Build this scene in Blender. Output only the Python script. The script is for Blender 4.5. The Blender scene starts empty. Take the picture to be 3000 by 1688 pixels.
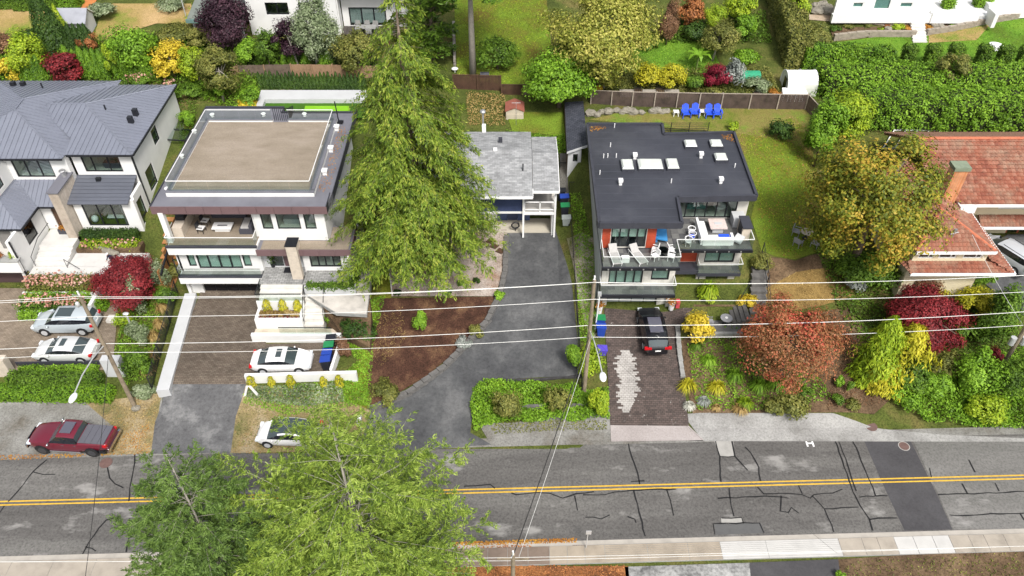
import bpy, bmesh, math, random
import numpy as np
from mathutils import Vector
random.seed(7); RNG = np.random.default_rng(7)
SC = bpy.context.scene; COL = SC.collection
R = math.radians

# ------------------------------------------------------------------ camera, sky, sun, exposure
CAM_H, CAM_D = 48.0, R(42.3)
cd = bpy.data.cameras.new('camera'); cam = bpy.data.objects.new('camera', cd); COL.objects.link(cam)
cd.lens = 28; cd.sensor_width = 36; cd.clip_end = 2000
cam.location = (0, 0, CAM_H); cam.rotation_euler = (R(90) - CAM_D, 0, 0); SC.camera = cam
SUN_EL, SUN_AZ = 52, 158          # degrees; azimuth clockwise from +Y
w = bpy.data.worlds.new('World'); SC.world = w; w.use_nodes = True
nt = w.node_tree; bg = nt.nodes['Background']
sky = nt.nodes.new('ShaderNodeTexSky'); sky.sky_type = 'NISHITA'; sky.sun_disc = False
sky.sun_elevation = R(SUN_EL); sky.sun_rotation = R(SUN_AZ); sky.dust_density = 4.0; sky.air_density = 1.0
hs = nt.nodes.new('ShaderNodeHueSaturation'); hs.inputs['Saturation'].default_value = 0.35
nt.links.new(sky.outputs[0], hs.inputs['Color']); nt.links.new(hs.outputs[0], bg.inputs[0])
bg.inputs[1].default_value = 0.115
sl = bpy.data.lights.new('sun', 'SUN'); sun = bpy.data.objects.new('sun', sl); COL.objects.link(sun)
sl.energy = 2.3; sl.angle = R(12); sl.color = (1, .96, .9)
sd = Vector((math.sin(R(SUN_AZ)) * math.cos(R(SUN_EL)), math.cos(R(SUN_AZ)) * math.cos(R(SUN_EL)), math.sin(R(SUN_EL))))
sun.rotation_euler = (-sd).to_track_quat('-Z', 'Y').to_euler(); sun.location = (0, 0, 90)
SC.view_settings.view_transform = 'Standard'; SC.view_settings.look = 'None'
SC.view_settings.exposure = 0.68; SC.view_settings.gamma = 1
SC.cycles.max_bounces = 6; SC.cycles.transparent_max_bounces = 10; SC.cycles.use_denoising = True
SC.cycles.caustics_reflective = False; SC.cycles.caustics_refractive = False

# ------------------------------------------------------------------ helpers
FX = 28 / 36 * 3000; CS, CC = math.sin(CAM_D), math.cos(CAM_D)
def at(sx, sy, z):                       # survey helper: where a sight line meets the level z
    u, v = sx - 1500, sy - 844; t = (CAM_H - z) / (FX * CS + v * CC)
    return Vector((u * t, (FX * CC - v * CS) * t, z))
def pxm(p):                              # survey px per metre at a point
    d = p[1] * CC - (p[2] - CAM_H) * CS
    return FX / d
LOTS = [(-27.3, [(35, 0), (39.3, .5), (40.6, 1.5), (52, 1.8), (54, 3), (57, 5), (68, 7.6), (72, 8.7)]),
        (-12.3, [(34.8, 0), (38.6, .7), (40.4, 1.5), (50.5, 1.5), (55, 4.5), (65, 7.8), (72, 8.7)]),
        (5.25, [(35.2, 0), (38, .5), (56, 4), (60, 4.3), (64, 6.8), (68, 8.2), (72, 8.7)]),
        (13.4, [(36.2, 0), (37.4, .15), (48.2, 2.3), (52, 5), (62, 8.2), (68, 8.5), (72, 8.7)]),
        (26.6, [(36.6, 0), (38, .5), (44, 1.9), (49, 3.5), (51, 4.8), (62, 8), (68, 8.5), (72, 8.7)]),
        (999, [(36.9, 0), (40, .6), (44, 1.8), (48, 3.0), (51, 4.0), (56, 4.6), (62, 7.2), (68, 8.5), (72, 8.7)])]
FAR = [(80, 10), (90, 11.7), (110, 14.5), (140, 18)]
_PY = [(np.array([p[0] for p in pr + FAR]), np.array([p[1] for p in pr + FAR])) for _, pr in LOTS]
def _T0(x, y):
    k = 0
    while x > LOTS[k][0]: k += 1
    z = float(np.interp(y, *_PY[k]))
    for j, kk in ((k, k + 1), (k - 1, k - 1)):          # blend within 0.8 m of a lot line
        if 0 <= j < len(LOTS) - 1 and 0 <= kk < len(LOTS):
            d = abs(x - LOTS[j][0])
            if d < .8:
                z2 = float(np.interp(y, *_PY[kk])); z = z + (z2 - z) * (.5 - d / 1.6)
    return z
CELL = 1.0
GX0, GY0, GNX, GNY = -85, 12, 171, 125
ZG = np.array([[_T0(GX0 + i, GY0 + j) for i in range(GNX)] for j in range(GNY)])
def T(x, y):
    i = min(max(x - GX0, 0), GNX - 1.001); j = min(max(y - GY0, 0), GNY - 1.001); a, b = int(i), int(j); i -= a; j -= b
    return float((ZG[b, a] * (1 - i) + ZG[b, a + 1] * i) * (1 - j) + (ZG[b + 1, a] * (1 - i) + ZG[b + 1, a + 1] * i) * j)
def on(sx, sy, Y):                       # a sight line met with the upright plane y = Y: (x, z)
    u, v = sx - 1500, sy - 844; k = Y / (FX * CC - v * CS); return u * k, CAM_H - k * (FX * CS + v * CC)
def onx(sx, sy, X):                      # ... with the upright plane x = X: (y, z)
    u, v = sx - 1500, sy - 844; k = X / u; return (FX * CC - v * CS) * k, CAM_H - k * (FX * CS + v * CC)
def dr(sx, sy, dz=0.0):                  # a sight line met with the terrain
    z = 3.0
    for i in range(60):
        p = at(sx, sy, z); z = .6 * z + .4 * T(p.x, p.y)
    return Vector((p.x, p.y, T(p.x, p.y) + dz))
WL = {}
def link(o, parent=None, world=None):
    COL.objects.link(o)
    if parent is not None: o.parent = parent
    WL[o.name] = Vector(world) if world is not None else Vector((0, 0, 0))
    return o
def tag(o, label=None, cat=None, group=None, kind=None):
    if label: o['label'] = label
    if cat: o['category'] = cat
    if group: o['group'] = group
    if kind: o['kind'] = kind
    return o
def thing(name, label, cat, loc=(0, 0, 0), rz=0, group=None):
    o = bpy.data.objects.new(name, None); o.empty_display_size = .3
    link(o, None, loc); o.location = loc; o.rotation_euler = (0, 0, rz)
    return tag(o, label, cat, group)
class MB:
    def __init__(s): s.v = []; s.f = []
    def add(s, vs, fs):
        n = len(s.v); s.v += [tuple(p) for p in vs]; s.f += [tuple(i + n for i in f) for f in fs]; return s
    def box(s, x0, x1, y0, y1, z0, z1):
        return s.add([(x0, y0, z0), (x1, y0, z0), (x1, y1, z0), (x0, y1, z0), (x0, y0, z1), (x1, y0, z1), (x1, y1, z1), (x0, y1, z1)],
                     [(0, 3, 2, 1), (4, 5, 6, 7), (0, 1, 5, 4), (1, 2, 6, 5), (2, 3, 7, 6), (3, 0, 4, 7)])
    def cbox(s, c, sx, sy, sz): return s.box(c[0] - sx / 2, c[0] + sx / 2, c[1] - sy / 2, c[1] + sy / 2, c[2] - sz / 2, c[2] + sz / 2)
    def prism(s, top, dz):               # polygon of 3-D points extruded by dz (number or per-point depths)
        n = len(top); dzs = [dz] * n if not isinstance(dz, (list, tuple)) else dz
        vs = [tuple(p) for p in top] + [(p[0], p[1], p[2] - d) for p, d in zip(top, dzs)]
        return s.add(vs, [tuple(range(n)), tuple(range(2 * n - 1, n - 1, -1))] + [(i, i + n, (i + 1) % n + n, (i + 1) % n) for i in range(n)])
    def bar(s, p0, p1, wd, h):           # box beam between two points (top at the points)
        p0, p1 = Vector(p0), Vector(p1); d = p1 - p0
        q = Vector((-d.y, d.x, 0)); q = q.normalized() * wd / 2 if q.length > 1e-6 else Vector((wd / 2, 0, 0))
        if abs(d.z) > .95 * d.length:
            e = Vector((0, h / 2, 0)); q = Vector((wd / 2, 0, 0)); vs = [p + a * q + b * e for p in (p0, p1) for a, b in ((-1, -1), (1, -1), (1, 1), (-1, 1))]
        else:
            e = Vector((0, 0, -h)); vs = [p0 - q, p0 + q, p0 + q + e, p0 - q + e, p1 - q, p1 + q, p1 + q + e, p1 - q + e]
        return s.add(vs, [(0, 1, 2, 3), (7, 6, 5, 4), (0, 4, 5, 1), (1, 5, 6, 2), (2, 6, 7, 3), (3, 7, 4, 0)])
    def tube(s, pts, r, n=6):
        pts = [Vector(p) for p in pts]; rs = [float(q) for q in (r if isinstance(r, (list, tuple)) else [r] * len(pts))]; b = len(s.v)
        for i, p in enumerate(pts):
            d = (pts[min(i + 1, len(pts) - 1)] - pts[max(i - 1, 0)]).normalized()
            a = d.cross(Vector((0, 0, 1)) if abs(d.z) < .9 else Vector((1, 0, 0))).normalized(); c = d.cross(a)
            s.v += [tuple(p + rs[i] * (math.cos(k * 2 * math.pi / n) * a + math.sin(k * 2 * math.pi / n) * c)) for k in range(n)]
        for i in range(len(pts) - 1):
            for k in range(n):
                s.f.append((b + i * n + k, b + i * n + (k + 1) % n, b + (i + 1) * n + (k + 1) % n, b + (i + 1) * n + k))
        s.f.append(tuple(range(b + n - 1, b - 1, -1))); s.f.append(tuple(range(b + (len(pts) - 1) * n, b + len(pts) * n)))
        return s
    def cyl(s, c, r, z0, z1, n=16, r1=None):
        return s.tube([(c[0], c[1], z0), (c[0], c[1], z1)], [r, r if r1 is None else r1], n)
    def ell(s, c, rx, ry, rz, n=12, m=7):
        vs = [(c[0] + rx * math.sin(math.pi * j / m) * math.cos(2 * math.pi * i / n), c[1] + ry * math.sin(math.pi * j / m) * math.sin(2 * math.pi * i / n), c[2] + rz * math.cos(math.pi * j / m)) for j in range(m + 1) for i in range(n)]
        return s.add(vs, [(j * n + i, (j + 1) * n + i, (j + 1) * n + (i + 1) % n, j * n + (i + 1) % n) for j in range(m) for i in range(n)])
    def build(s, name, mat, parent=None, smooth=False, local=False):
        me = bpy.data.meshes.new(name)
        if parent is not None: off = Vector((0, 0, 0)) if local else WL[parent.name]
        else:
            a = np.array(s.v); off = Vector(((a[:, 0].min() + a[:, 0].max()) / 2, (a[:, 1].min() + a[:, 1].max()) / 2, a[:, 2].min()))
        me.from_pydata([(p[0] - off.x, p[1] - off.y, p[2] - off.z) for p in s.v], [], s.f)
        if smooth: me.shade_smooth()
        me.materials.append(mat); o = bpy.data.objects.new(name, me)
        link(o, parent, off if parent is None else WL[parent.name])
        if parent is None: o.location = off
        return o
def copy_tree(o, parent=None):
    c = o.copy(); COL.objects.link(c); c.parent = parent; WL[c.name] = WL.get(o.name, Vector((0, 0, 0)))
    for ch in [x for x in CH.get(o.name, ())]: copy_tree(ch, c)
    return c
CH = {}
def index_children():
    CH.clear()
    for o in COL.objects:
        if o.parent is not None: CH.setdefault(o.parent.name, []).append(o)
def npmesh(name, V, Q, mat, parent=None, off=None, smooth=False):    # V (n,3), Q (m,k)
    me = bpy.data.meshes.new(name); n, k = len(Q), Q.shape[1]
    off = np.zeros(3) if off is None else np.array(off)
    me.vertices.add(len(V)); me.vertices.foreach_set('co', (V - off).astype(np.float32).ravel())
    me.loops.add(n * k); me.loops.foreach_set('vertex_index', Q.astype(np.int32).ravel())
    me.polygons.add(n); me.polygons.foreach_set('loop_start', np.arange(0, n * k, k, dtype=np.int32))
    me.update(calc_edges=True); me.materials.append(mat)
    if smooth: me.shade_smooth()
    o = bpy.data.objects.new(name, me); link(o, parent, off)
    if parent is None: o.location = off
    return o

# ------------------------------------------------------------------ materials
_M = {}
def _nodes(name):
    m = bpy.data.materials.new(name); m.use_nodes = True; n = m.node_tree
    return m, n, n.nodes['Principled BSDF']
def ramp(n, fac, cols):
    r = n.nodes.new('ShaderNodeValToRGB'); el = r.color_ramp.elements
    for i, c in enumerate(cols):
        p = c[3] if len(c) > 3 else i / max(1, len(cols) - 1)
        if i < 2: e = el[i]; e.position = p
        else: e = el.new(p)
        e.color = (c[0], c[1], c[2], 1)
    n.links.new(fac, r.inputs[0]); return r.outputs[0]
def pos(n, sc=(1, 1, 1), rz=0):
    g = n.nodes.new('ShaderNodeNewGeometry'); mp = n.nodes.new('ShaderNodeMapping'); mp.inputs['Scale'].default_value = sc; mp.inputs['Rotation'].default_value = (0, 0, rz)
    n.links.new(g.outputs['Position'], mp.inputs[0]); return mp.outputs[0]
def noise(n, scale, detail=4, sc=(1, 1, 1), rough=.6):
    t = n.nodes.new('ShaderNodeTexNoise'); t.inputs['Scale'].default_value = scale; t.inputs['Detail'].default_value = detail; t.inputs['Roughness'].default_value = rough
    n.links.new(pos(n, sc), t.inputs['Vector']); return t.outputs[0]
def mix(n, a, b, fac, mode='MIX'):
    x = n.nodes.new('ShaderNodeMix'); x.data_type = 'RGBA'; x.blend_type = mode
    for k, s in ((6, a), (7, b), (0, fac)):
        if isinstance(s, (int, float)): x.inputs[k].default_value = s
        elif isinstance(s, (tuple, list)): x.inputs[k].default_value = (*s[:3], 1)
        else: n.links.new(s, x.inputs[k])
    return x.outputs[2]
def bump(n, b, h, st=.3, dist=.02):
    x = n.nodes.new('ShaderNodeBump'); x.inputs['Strength'].default_value = st; x.inputs['Distance'].default_value = dist
    n.links.new(h, x.inputs['Height']); n.links.new(x.outputs[0], b.inputs['Normal'])
def M(name, col=None, rough=.6, var=.12, scale=2.5, metal=0, spec=.4, bmp=0, coat=0):
    if name in _M: return _M[name]
    m, n, b = _nodes(name); c = col
    if var:
        d = tuple(x * (1 - var) for x in c); u = tuple(min(1, x * (1 + var * .6)) for x in c)
        f = noise(n, scale, 5); n.links.new(ramp(n, f, [(*d, .3), (*c, .5), (*u, .7)]), b.inputs['Base Color'])
        if bmp: bump(n, b, noise(n, scale * 8, 3), bmp)
    else: b.inputs['Base Color'].default_value = (*c, 1)
    b.inputs['Roughness'].default_value = rough; b.inputs['Metallic'].default_value = metal; b.inputs['Specular IOR Level'].default_value = spec
    if coat: b.inputs['Coat Weight'].default_value = coat; b.inputs['Coat Roughness'].default_value = .06
    _M[name] = m; return m
def G(name, cols=None, s1=.35, s2=6, rough=.9, bmp=.5, sc=(1, 1, 1), fine=.35, spec=.2, pale=None):   # ground: broad patches + fine grain
    if name in _M: return _M[name]
    m, n, b = _nodes(name)
    a = ramp(n, noise(n, s1, 6, sc, .65), [(*c, .32 + .36 * i / max(1, len(cols) - 1)) for i, c in enumerate(cols)])
    f = noise(n, s2, 6, (1, 1, 1), .75)
    g = ramp(n, f, [(1 - fine * 1.6,) * 3 + (.3,), (1, 1, 1, .5), (1 + fine,) * 3 + (.72,)])
    o = mix(n, a, g, 1.0, 'MULTIPLY')
    if pale: o = mix(n, o, pale[0], ramp(n, noise(n, pale[1], 5, pale[2], .6), [(0, 0, 0, pale[3]), (1, 1, 1, pale[3] + .1)]))
    n.links.new(o, b.inputs['Base Color'])
    b.inputs['Roughness'].default_value = rough; b.inputs['Specular IOR Level'].default_value = spec; bump(n, b, f, bmp, .05)
    _M[name] = m; return m
def LEAF(name, cols, tr=.3, ns=.5, rough=.55):
    if name in _M: return _M[name]
    m, n, b = _nodes(name); g = n.nodes.new('ShaderNodeNewGeometry')
    x = n.nodes.new('ShaderNodeMath'); x.operation = 'MULTIPLY_ADD'; x.inputs[1].default_value = .62
    n.links.new(g.outputs['Random Per Island'], x.inputs[0])
    y = n.nodes.new('ShaderNodeMath'); y.operation = 'MULTIPLY_ADD'; y.inputs[1].default_value = 1.3; y.inputs[2].default_value = -.46
    n.links.new(noise(n, ns, 3), y.inputs[0]); n.links.new(y.outputs[0], x.inputs[2])
    c = ramp(n, x.outputs[0], [(*c, .08 + .84 * i / max(1, len(cols) - 1)) for i, c in enumerate(cols)])
    n.links.new(c, b.inputs['Base Color']); b.inputs['Roughness'].default_value = rough; b.inputs['Specular IOR Level'].default_value = .25
    t = n.nodes.new('ShaderNodeBsdfTranslucent'); n.links.new(c, t.inputs[0])
    s = n.nodes.new('ShaderNodeMixShader'); s.inputs[0].default_value = tr
    n.links.new(b.outputs[0], s.inputs[1]); n.links.new(t.outputs[0], s.inputs[2]); n.links.new(s.outputs[0], n.nodes['Material Output'].inputs[0])
    _M[name] = m; return m
def GLASS(name, tint=(.75, .85, .82), refl=.12, rough=.02):
    if name in _M: return _M[name]
    m, n, b = _nodes(name); t = n.nodes.new('ShaderNodeBsdfTransparent'); t.inputs[0].default_value = (*tint, 1)
    g = n.nodes.new('ShaderNodeBsdfGlossy'); g.inputs['Roughness'].default_value = rough
    lw = n.nodes.new('ShaderNodeLayerWeight'); lw.inputs[0].default_value = .5
    q = n.nodes.new('ShaderNodeMath'); q.operation = 'POWER'; q.inputs[1].default_value = 4; n.links.new(lw.outputs['Facing'], q.inputs[0])
    a = n.nodes.new('ShaderNodeMath'); a.operation = 'MULTIPLY_ADD'; a.inputs[1].default_value = .6; a.inputs[2].default_value = refl; n.links.new(q.outputs[0], a.inputs[0])
    s = n.nodes.new('ShaderNodeMixShader'); n.links.new(a.outputs[0], s.inputs[0]); n.links.new(t.outputs[0], s.inputs[1]); n.links.new(g.outputs[0], s.inputs[2])
    n.links.new(s.outputs[0], n.nodes['Material Output'].inputs[0]); _M[name] = m; return m
def PAVER(name, c1, c2, mortar, bw=.22, bh=.11, pale=(.45, .43, .4), pf=.6, rz=0, sq=1, off=.5, ms=.02):
    if name in _M: return _M[name]
    m, n, b = _nodes(name); t = n.nodes.new('ShaderNodeTexBrick'); t.offset = off
    t.inputs['Scale'].default_value = 1; t.inputs['Brick Width'].default_value = bw; t.inputs['Row Height'].default_value = bh; t.inputs['Mortar Size'].default_value = ms * bh * 4
    t.inputs['Color1'].default_value = (*c1, 1); t.inputs['Color2'].default_value = (*c2, 1); t.inputs['Mortar'].default_value = (*mortar, 1); t.inputs['Bias'].default_value = -.1
    n.links.new(pos(n, (1, 1, 1), rz), t.inputs['Vector'])
    f = noise(n, .9, 8, (1, 1, 1), .75); lo = ramp(n, f, [(.75, .75, .75, .35), (1, 1, 1, .5), (1.2, 1.2, 1.2, .65)])
    c = mix(n, t.outputs[0], lo, 1.0, 'MULTIPLY')
    f2 = noise(n, 2.2, 8, (1, 1, 1), .8); k = ramp(n, f2, [(0, 0, 0, pf), (1, 1, 1, pf + .06)])
    n.links.new(mix(n, c, pale, k), b.inputs['Base Color']); b.inputs['Roughness'].default_value = .75; b.inputs['Specular IOR Level'].default_value = .25
    bump(n, b, t.outputs[0], .4, .02); _M[name] = m; return m

# ------------------------------------------------------------------ draped sheets
def sheet(name, poly, mat, dz=.05, parent=None, kind='structure', flat=None, world=False, label=None):
    """a sheet lying on the terrain; poly in survey pixels (or world xy)"""
    P = [(p[0], p[1]) for p in poly] if world else [tuple(dr(*p)[:2]) if flat is None else tuple(at(p[0], p[1], flat)[:2]) for p in poly]
    bm = bmesh.new(); bm.faces.new([bm.verts.new((x, y, 0)) for x, y in P])
    xs = [p[0] for p in P]; ys = [p[1] for p in P]
    if flat is None:
        for ax, lo, hi in ((0, min(xs), max(xs)), (1, min(ys), max(ys))):
            k = math.ceil(lo / CELL) * CELL
            while k < hi:
                co = [0, 0, 0]; no = [0, 0, 0]; co[ax] = k; no[ax] = 1
                bmesh.ops.bisect_plane(bm, geom=bm.verts[:] + bm.edges[:] + bm.faces[:], plane_co=co, plane_no=no); k += CELL
    bmesh.ops.triangulate(bm, faces=bm.faces[:])
    for v in bm.verts: v.co.z = (T(v.co.x, v.co.y) if flat is None else flat) + dz
    bmesh.ops.recalc_face_normals(bm, faces=bm.faces[:])
    me = bpy.data.meshes.new(name); bm.to_mesh(me); bm.free()
    if sum(p.normal.z for p in me.polygons) < 0: me.flip_normals()
    off = Vector((sum(xs) / len(xs), sum(ys) / len(ys), 0)) if parent is None else WL[parent.name]
    me.transform(__import__('mathutils').Matrix.Translation(-off)); me.materials.append(mat)
    o = bpy.data.objects.new(name, me); link(o, parent, off)
    if parent is None: o.location = off; tag(o, label=label, kind=kind)
    return o
# ------------------------------------------------------------------ palette
WHITE = M('white_stucco', (.74, .74, .73), .8, .07, .7); OFFW = M('off_white_panel', (.62, .6, .55), .7, .06, .8); GREYW = M('pale_grey_render', (.5, .51, .52), .8, .06, .8)
BLACK = M('black_metal', (.015, .016, .02), .4, .1); DARK = M('dark_fascia', (.045, .047, .06), .55, .15, 1.5); WOODD = M('dark_wood', (.09, .05, .03), .7, .3, 3)
MEMB = M('roof_membrane', (.16, .16, .185), .6, .15, .8); STEEL = M('steel', (.6, .6, .6), .3, .05, metal=.8); WHITEP = M('white_paint', (.8, .8, .8), .45, .04)
CONC = M('concrete', (.6, .58, .54), .85, .15, 1.2, bmp=.2); CONCD = M('grey_concrete', (.3, .3, .29), .85, .2, 1.5, bmp=.2); STONE = M('beige_stone', (.55, .48, .40), .8, .15, 2.5, bmp=.3)
BROWNP = M('brown_fascia', (.16, .10, .105), .5, .1, .7); GL = GLASS('clear_glass', (.93, .97, .95), .05); GLD = GLASS('window_glass', (.8, .87, .85), .09); GLDK = GLASS('dark_glass', (.2, .25, .25), .12)
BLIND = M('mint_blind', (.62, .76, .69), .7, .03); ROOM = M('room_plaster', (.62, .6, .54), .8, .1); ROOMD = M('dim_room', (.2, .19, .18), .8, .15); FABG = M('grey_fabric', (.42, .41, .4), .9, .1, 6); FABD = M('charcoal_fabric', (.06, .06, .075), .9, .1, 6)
BLUEF = M('blue_plastic', (.03, .10, .72), .4, .08); CARPET = G('deck_carpet', [(.23, .19, .145), (.27, .225, .175), (.31, .26, .21)], .5, 14, .95, .4, (.7, 1.6, 1), .22)
CEDARW = M('cedar_board', (.42, .2, .075), .7, .25, 2); RUBBER = M('tyre_rubber', (.02, .02, .02), .85, .1)
ASPH = G('road_asphalt', [(.085, .081, .077), (.115, .11, .105), (.17, .165, .155)], .16, 6, .85, .35, (.3, 1.9, 1), .3, .2, ((.27, .262, .25), .42, (.7, 1.3, 1), .585))
ASPHD = G('drive_asphalt', [(.055, .056, .06), (.085, .087, .09), (.14, .14, .142)], .35, 4, .8, .3, (1, 1, 1), .2); ASPHP = G('patch_asphalt', [(.05, .048, .052), (.068, .066, .07), (.085, .083, .088)], .3, 6, .85, .2, (1, 1, 1), .12)
GRAVEL = G('grey_gravel', [(.12, .105, .085), (.2, .195, .18), (.27, .265, .25)], .3, 7, .95, .5, (1, 1, 1), .3); PGRAV = G('pink_gravel', [(.26, .17, .12), (.36, .3, .26), (.46, .4, .36)], .5, 10, .95, .7, (1, 1, 1), .45)
MULCH = G('bark_mulch', [(.035, .018, .012), (.07, .033, .022), (.16, .09, .05)], .5, 9, .95, .8, (1, 1, 1), .55); SOIL = G('bed_soil', [(.07, .045, .025), (.13, .085, .05), (.2, .14, .08)], .5, 7, .95, .7, (1, 1, 1), .45)
LAWN = G('lawn_grass', [(.13, .11, .02), (.12, .165, .016), (.15, .24, .022)], .3, 9, .9, .6, (1, 1, 1), .45); LAWND = G('dry_lawn', [(.13, .20, .02), (.3, .22, .08), (.42, .29, .14)], .25, 8, .95, .6, (1, 1, 1), .3)
LAWNM = G('mossy_lawn', [(.10, .09, .012), (.13, .15, .015), (.2, .16, .03)], .3, 8, .9, .6, (1, 1, 1), .4); TURF = G('artificial_turf', [(.035, .10, .01), (.05, .13, .012), (.06, .16, .012)], .3, 12, .9, .4, (1, 1, 1), .2); TURFL = G('light_turf', [(.18, .42, .02), (.2, .45, .02), (.22, .48, .03)], .3, 12, .9, .3, (1, 1, 1), .1)
LITTER = G('leaf_litter', [(.09, .04, .02), (.22, .09, .035), (.38, .17, .06)], .6, 10, .95, .7, (1, 1, 1), .6); VERGE = G('weedy_verge', [(.13, .13, .05), (.26, .2, .1), (.36, .3, .2)], .45, 8, .95, .6, (1, 1, 1), .4)
DIRT = G('rough_ground', [(.045, .06, .012), (.08, .10, .02), (.14, .12, .04)], .3, 7, .95, .7, (1, 1, 1), .5); DIRTP = G('sandy_path', [(.3, .23, .16), (.38, .3, .22), (.46, .38, .3)], .4, 7, .95, .4, (1, 1, 1), .25)
PAV2 = PAVER('brown_pavers', (.115, .09, .07), (.165, .135, .105), (.05, .04, .032), .3, .15, (.4, .38, .35), .71); PAV3 = PAVER('dark_pavers', (.07, .055, .05), (.12, .09, .08), (.03, .025, .022), .3, .16, (.5, .48, .45), .62)
PAV1 = PAVER('tan_pavers', (.2, .16, .12), (.26, .21, .16), (.12, .095, .075), .3, .15, (.5, .46, .4), .7); PAVG = PAVER('grey_pavers', (.24, .24, .235), (.36, .36, .35), (.12, .12, .12), .4, .2, (.5, .5, .5), .64)
PALE_PINK = G('pale_apron', [(.28, .25, .24), (.34, .305, .295), (.38, .345, .335)], .3, 9, .9, .2, (1, 1, 1), .14)

# ------------------------------------------------------------------ terrain, road, pavements
V = np.array([[GX0 + i, GY0 + j, ZG[j, i]] for j in range(GNY) for i in range(GNX)], float)
Q = np.array([[j * GNX + i, j * GNX + i + 1, (j + 1) * GNX + i + 1, (j + 1) * GNX + i] for j in range(GNY - 1) for i in range(GNX - 1)])
tag(npmesh('ground', V, Q, DIRT), kind='structure')
me = MB(); S_ = 1500; me.add([(-S_, -S_, -1.5), (S_, -S_, -1.5), (S_, S_, -1.5), (-S_, S_, -1.5)], [(0, 1, 2, 3)]); tag(me.build('far_ground', DIRT), kind='structure')
SL = .03
def ry(c, x): return c + SL * x
def strip(c0, c1, x0, x1): return [(x0, ry(c0, x0)), (x1, ry(c0, x1)), (x1, ry(c1, x1)), (x0, ry(c1, x0))]
road = sheet('road', strip(27.65, 35.45, -80, 80), ASPH, .03, world=True, flat=0)
def rpart(name, pts, mat, dz, parent=road, flat=0.0): return sheet(name, pts, mat, dz, parent, flat=flat)
YEL = M('road_yellow', (.62, .38, .04), .7, .2, 3)
for c in (31.50, 31.78):
    sheet('yellow_line', strip(c, c + .11, -60, 60), YEL, .044, road, world=True, flat=0)
rpart('asphalt_overlay', [(2668, 1278), (3400, 1282), (3400, 1548), (2794, 1552), (2744, 1440)], G('pale_road', [(.13, .128, .12), (.165, .16, .152), (.21, .205, .195)], .16, 6, .85, .3, (.3, 1.9, 1), .25, .2, ((.3, .29, .28), .4, (.6, 1.4, 1), .6)), .034)
SEAL = M('tar_sealant', (.012, .012, .013), .7, 0)
rpart('asphalt_patch', [(2525, 1279), (2660, 1279), (2740, 1440), (2790, 1552), (2650, 1556), (2600, 1450)], ASPHP, .036)
rpart('concrete_patch', [(2092, 1293), (2148, 1291), (2152, 1338), (2110, 1340)], M('pale_patch', (.34, .33, .31), .85, .15, 2), .036)
rpart('concrete_patch', [(2112, 1519), (2172, 1518), (2178, 1535), (2114, 1537)], M('pale_patch'), .036)
rpart('asphalt_patch', [(2092, 1537), (2228, 1533), (2240, 1562), (2096, 1568)], M('grey_patch', (.1, .1, .1), .85, .15, 2), .036)
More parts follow.
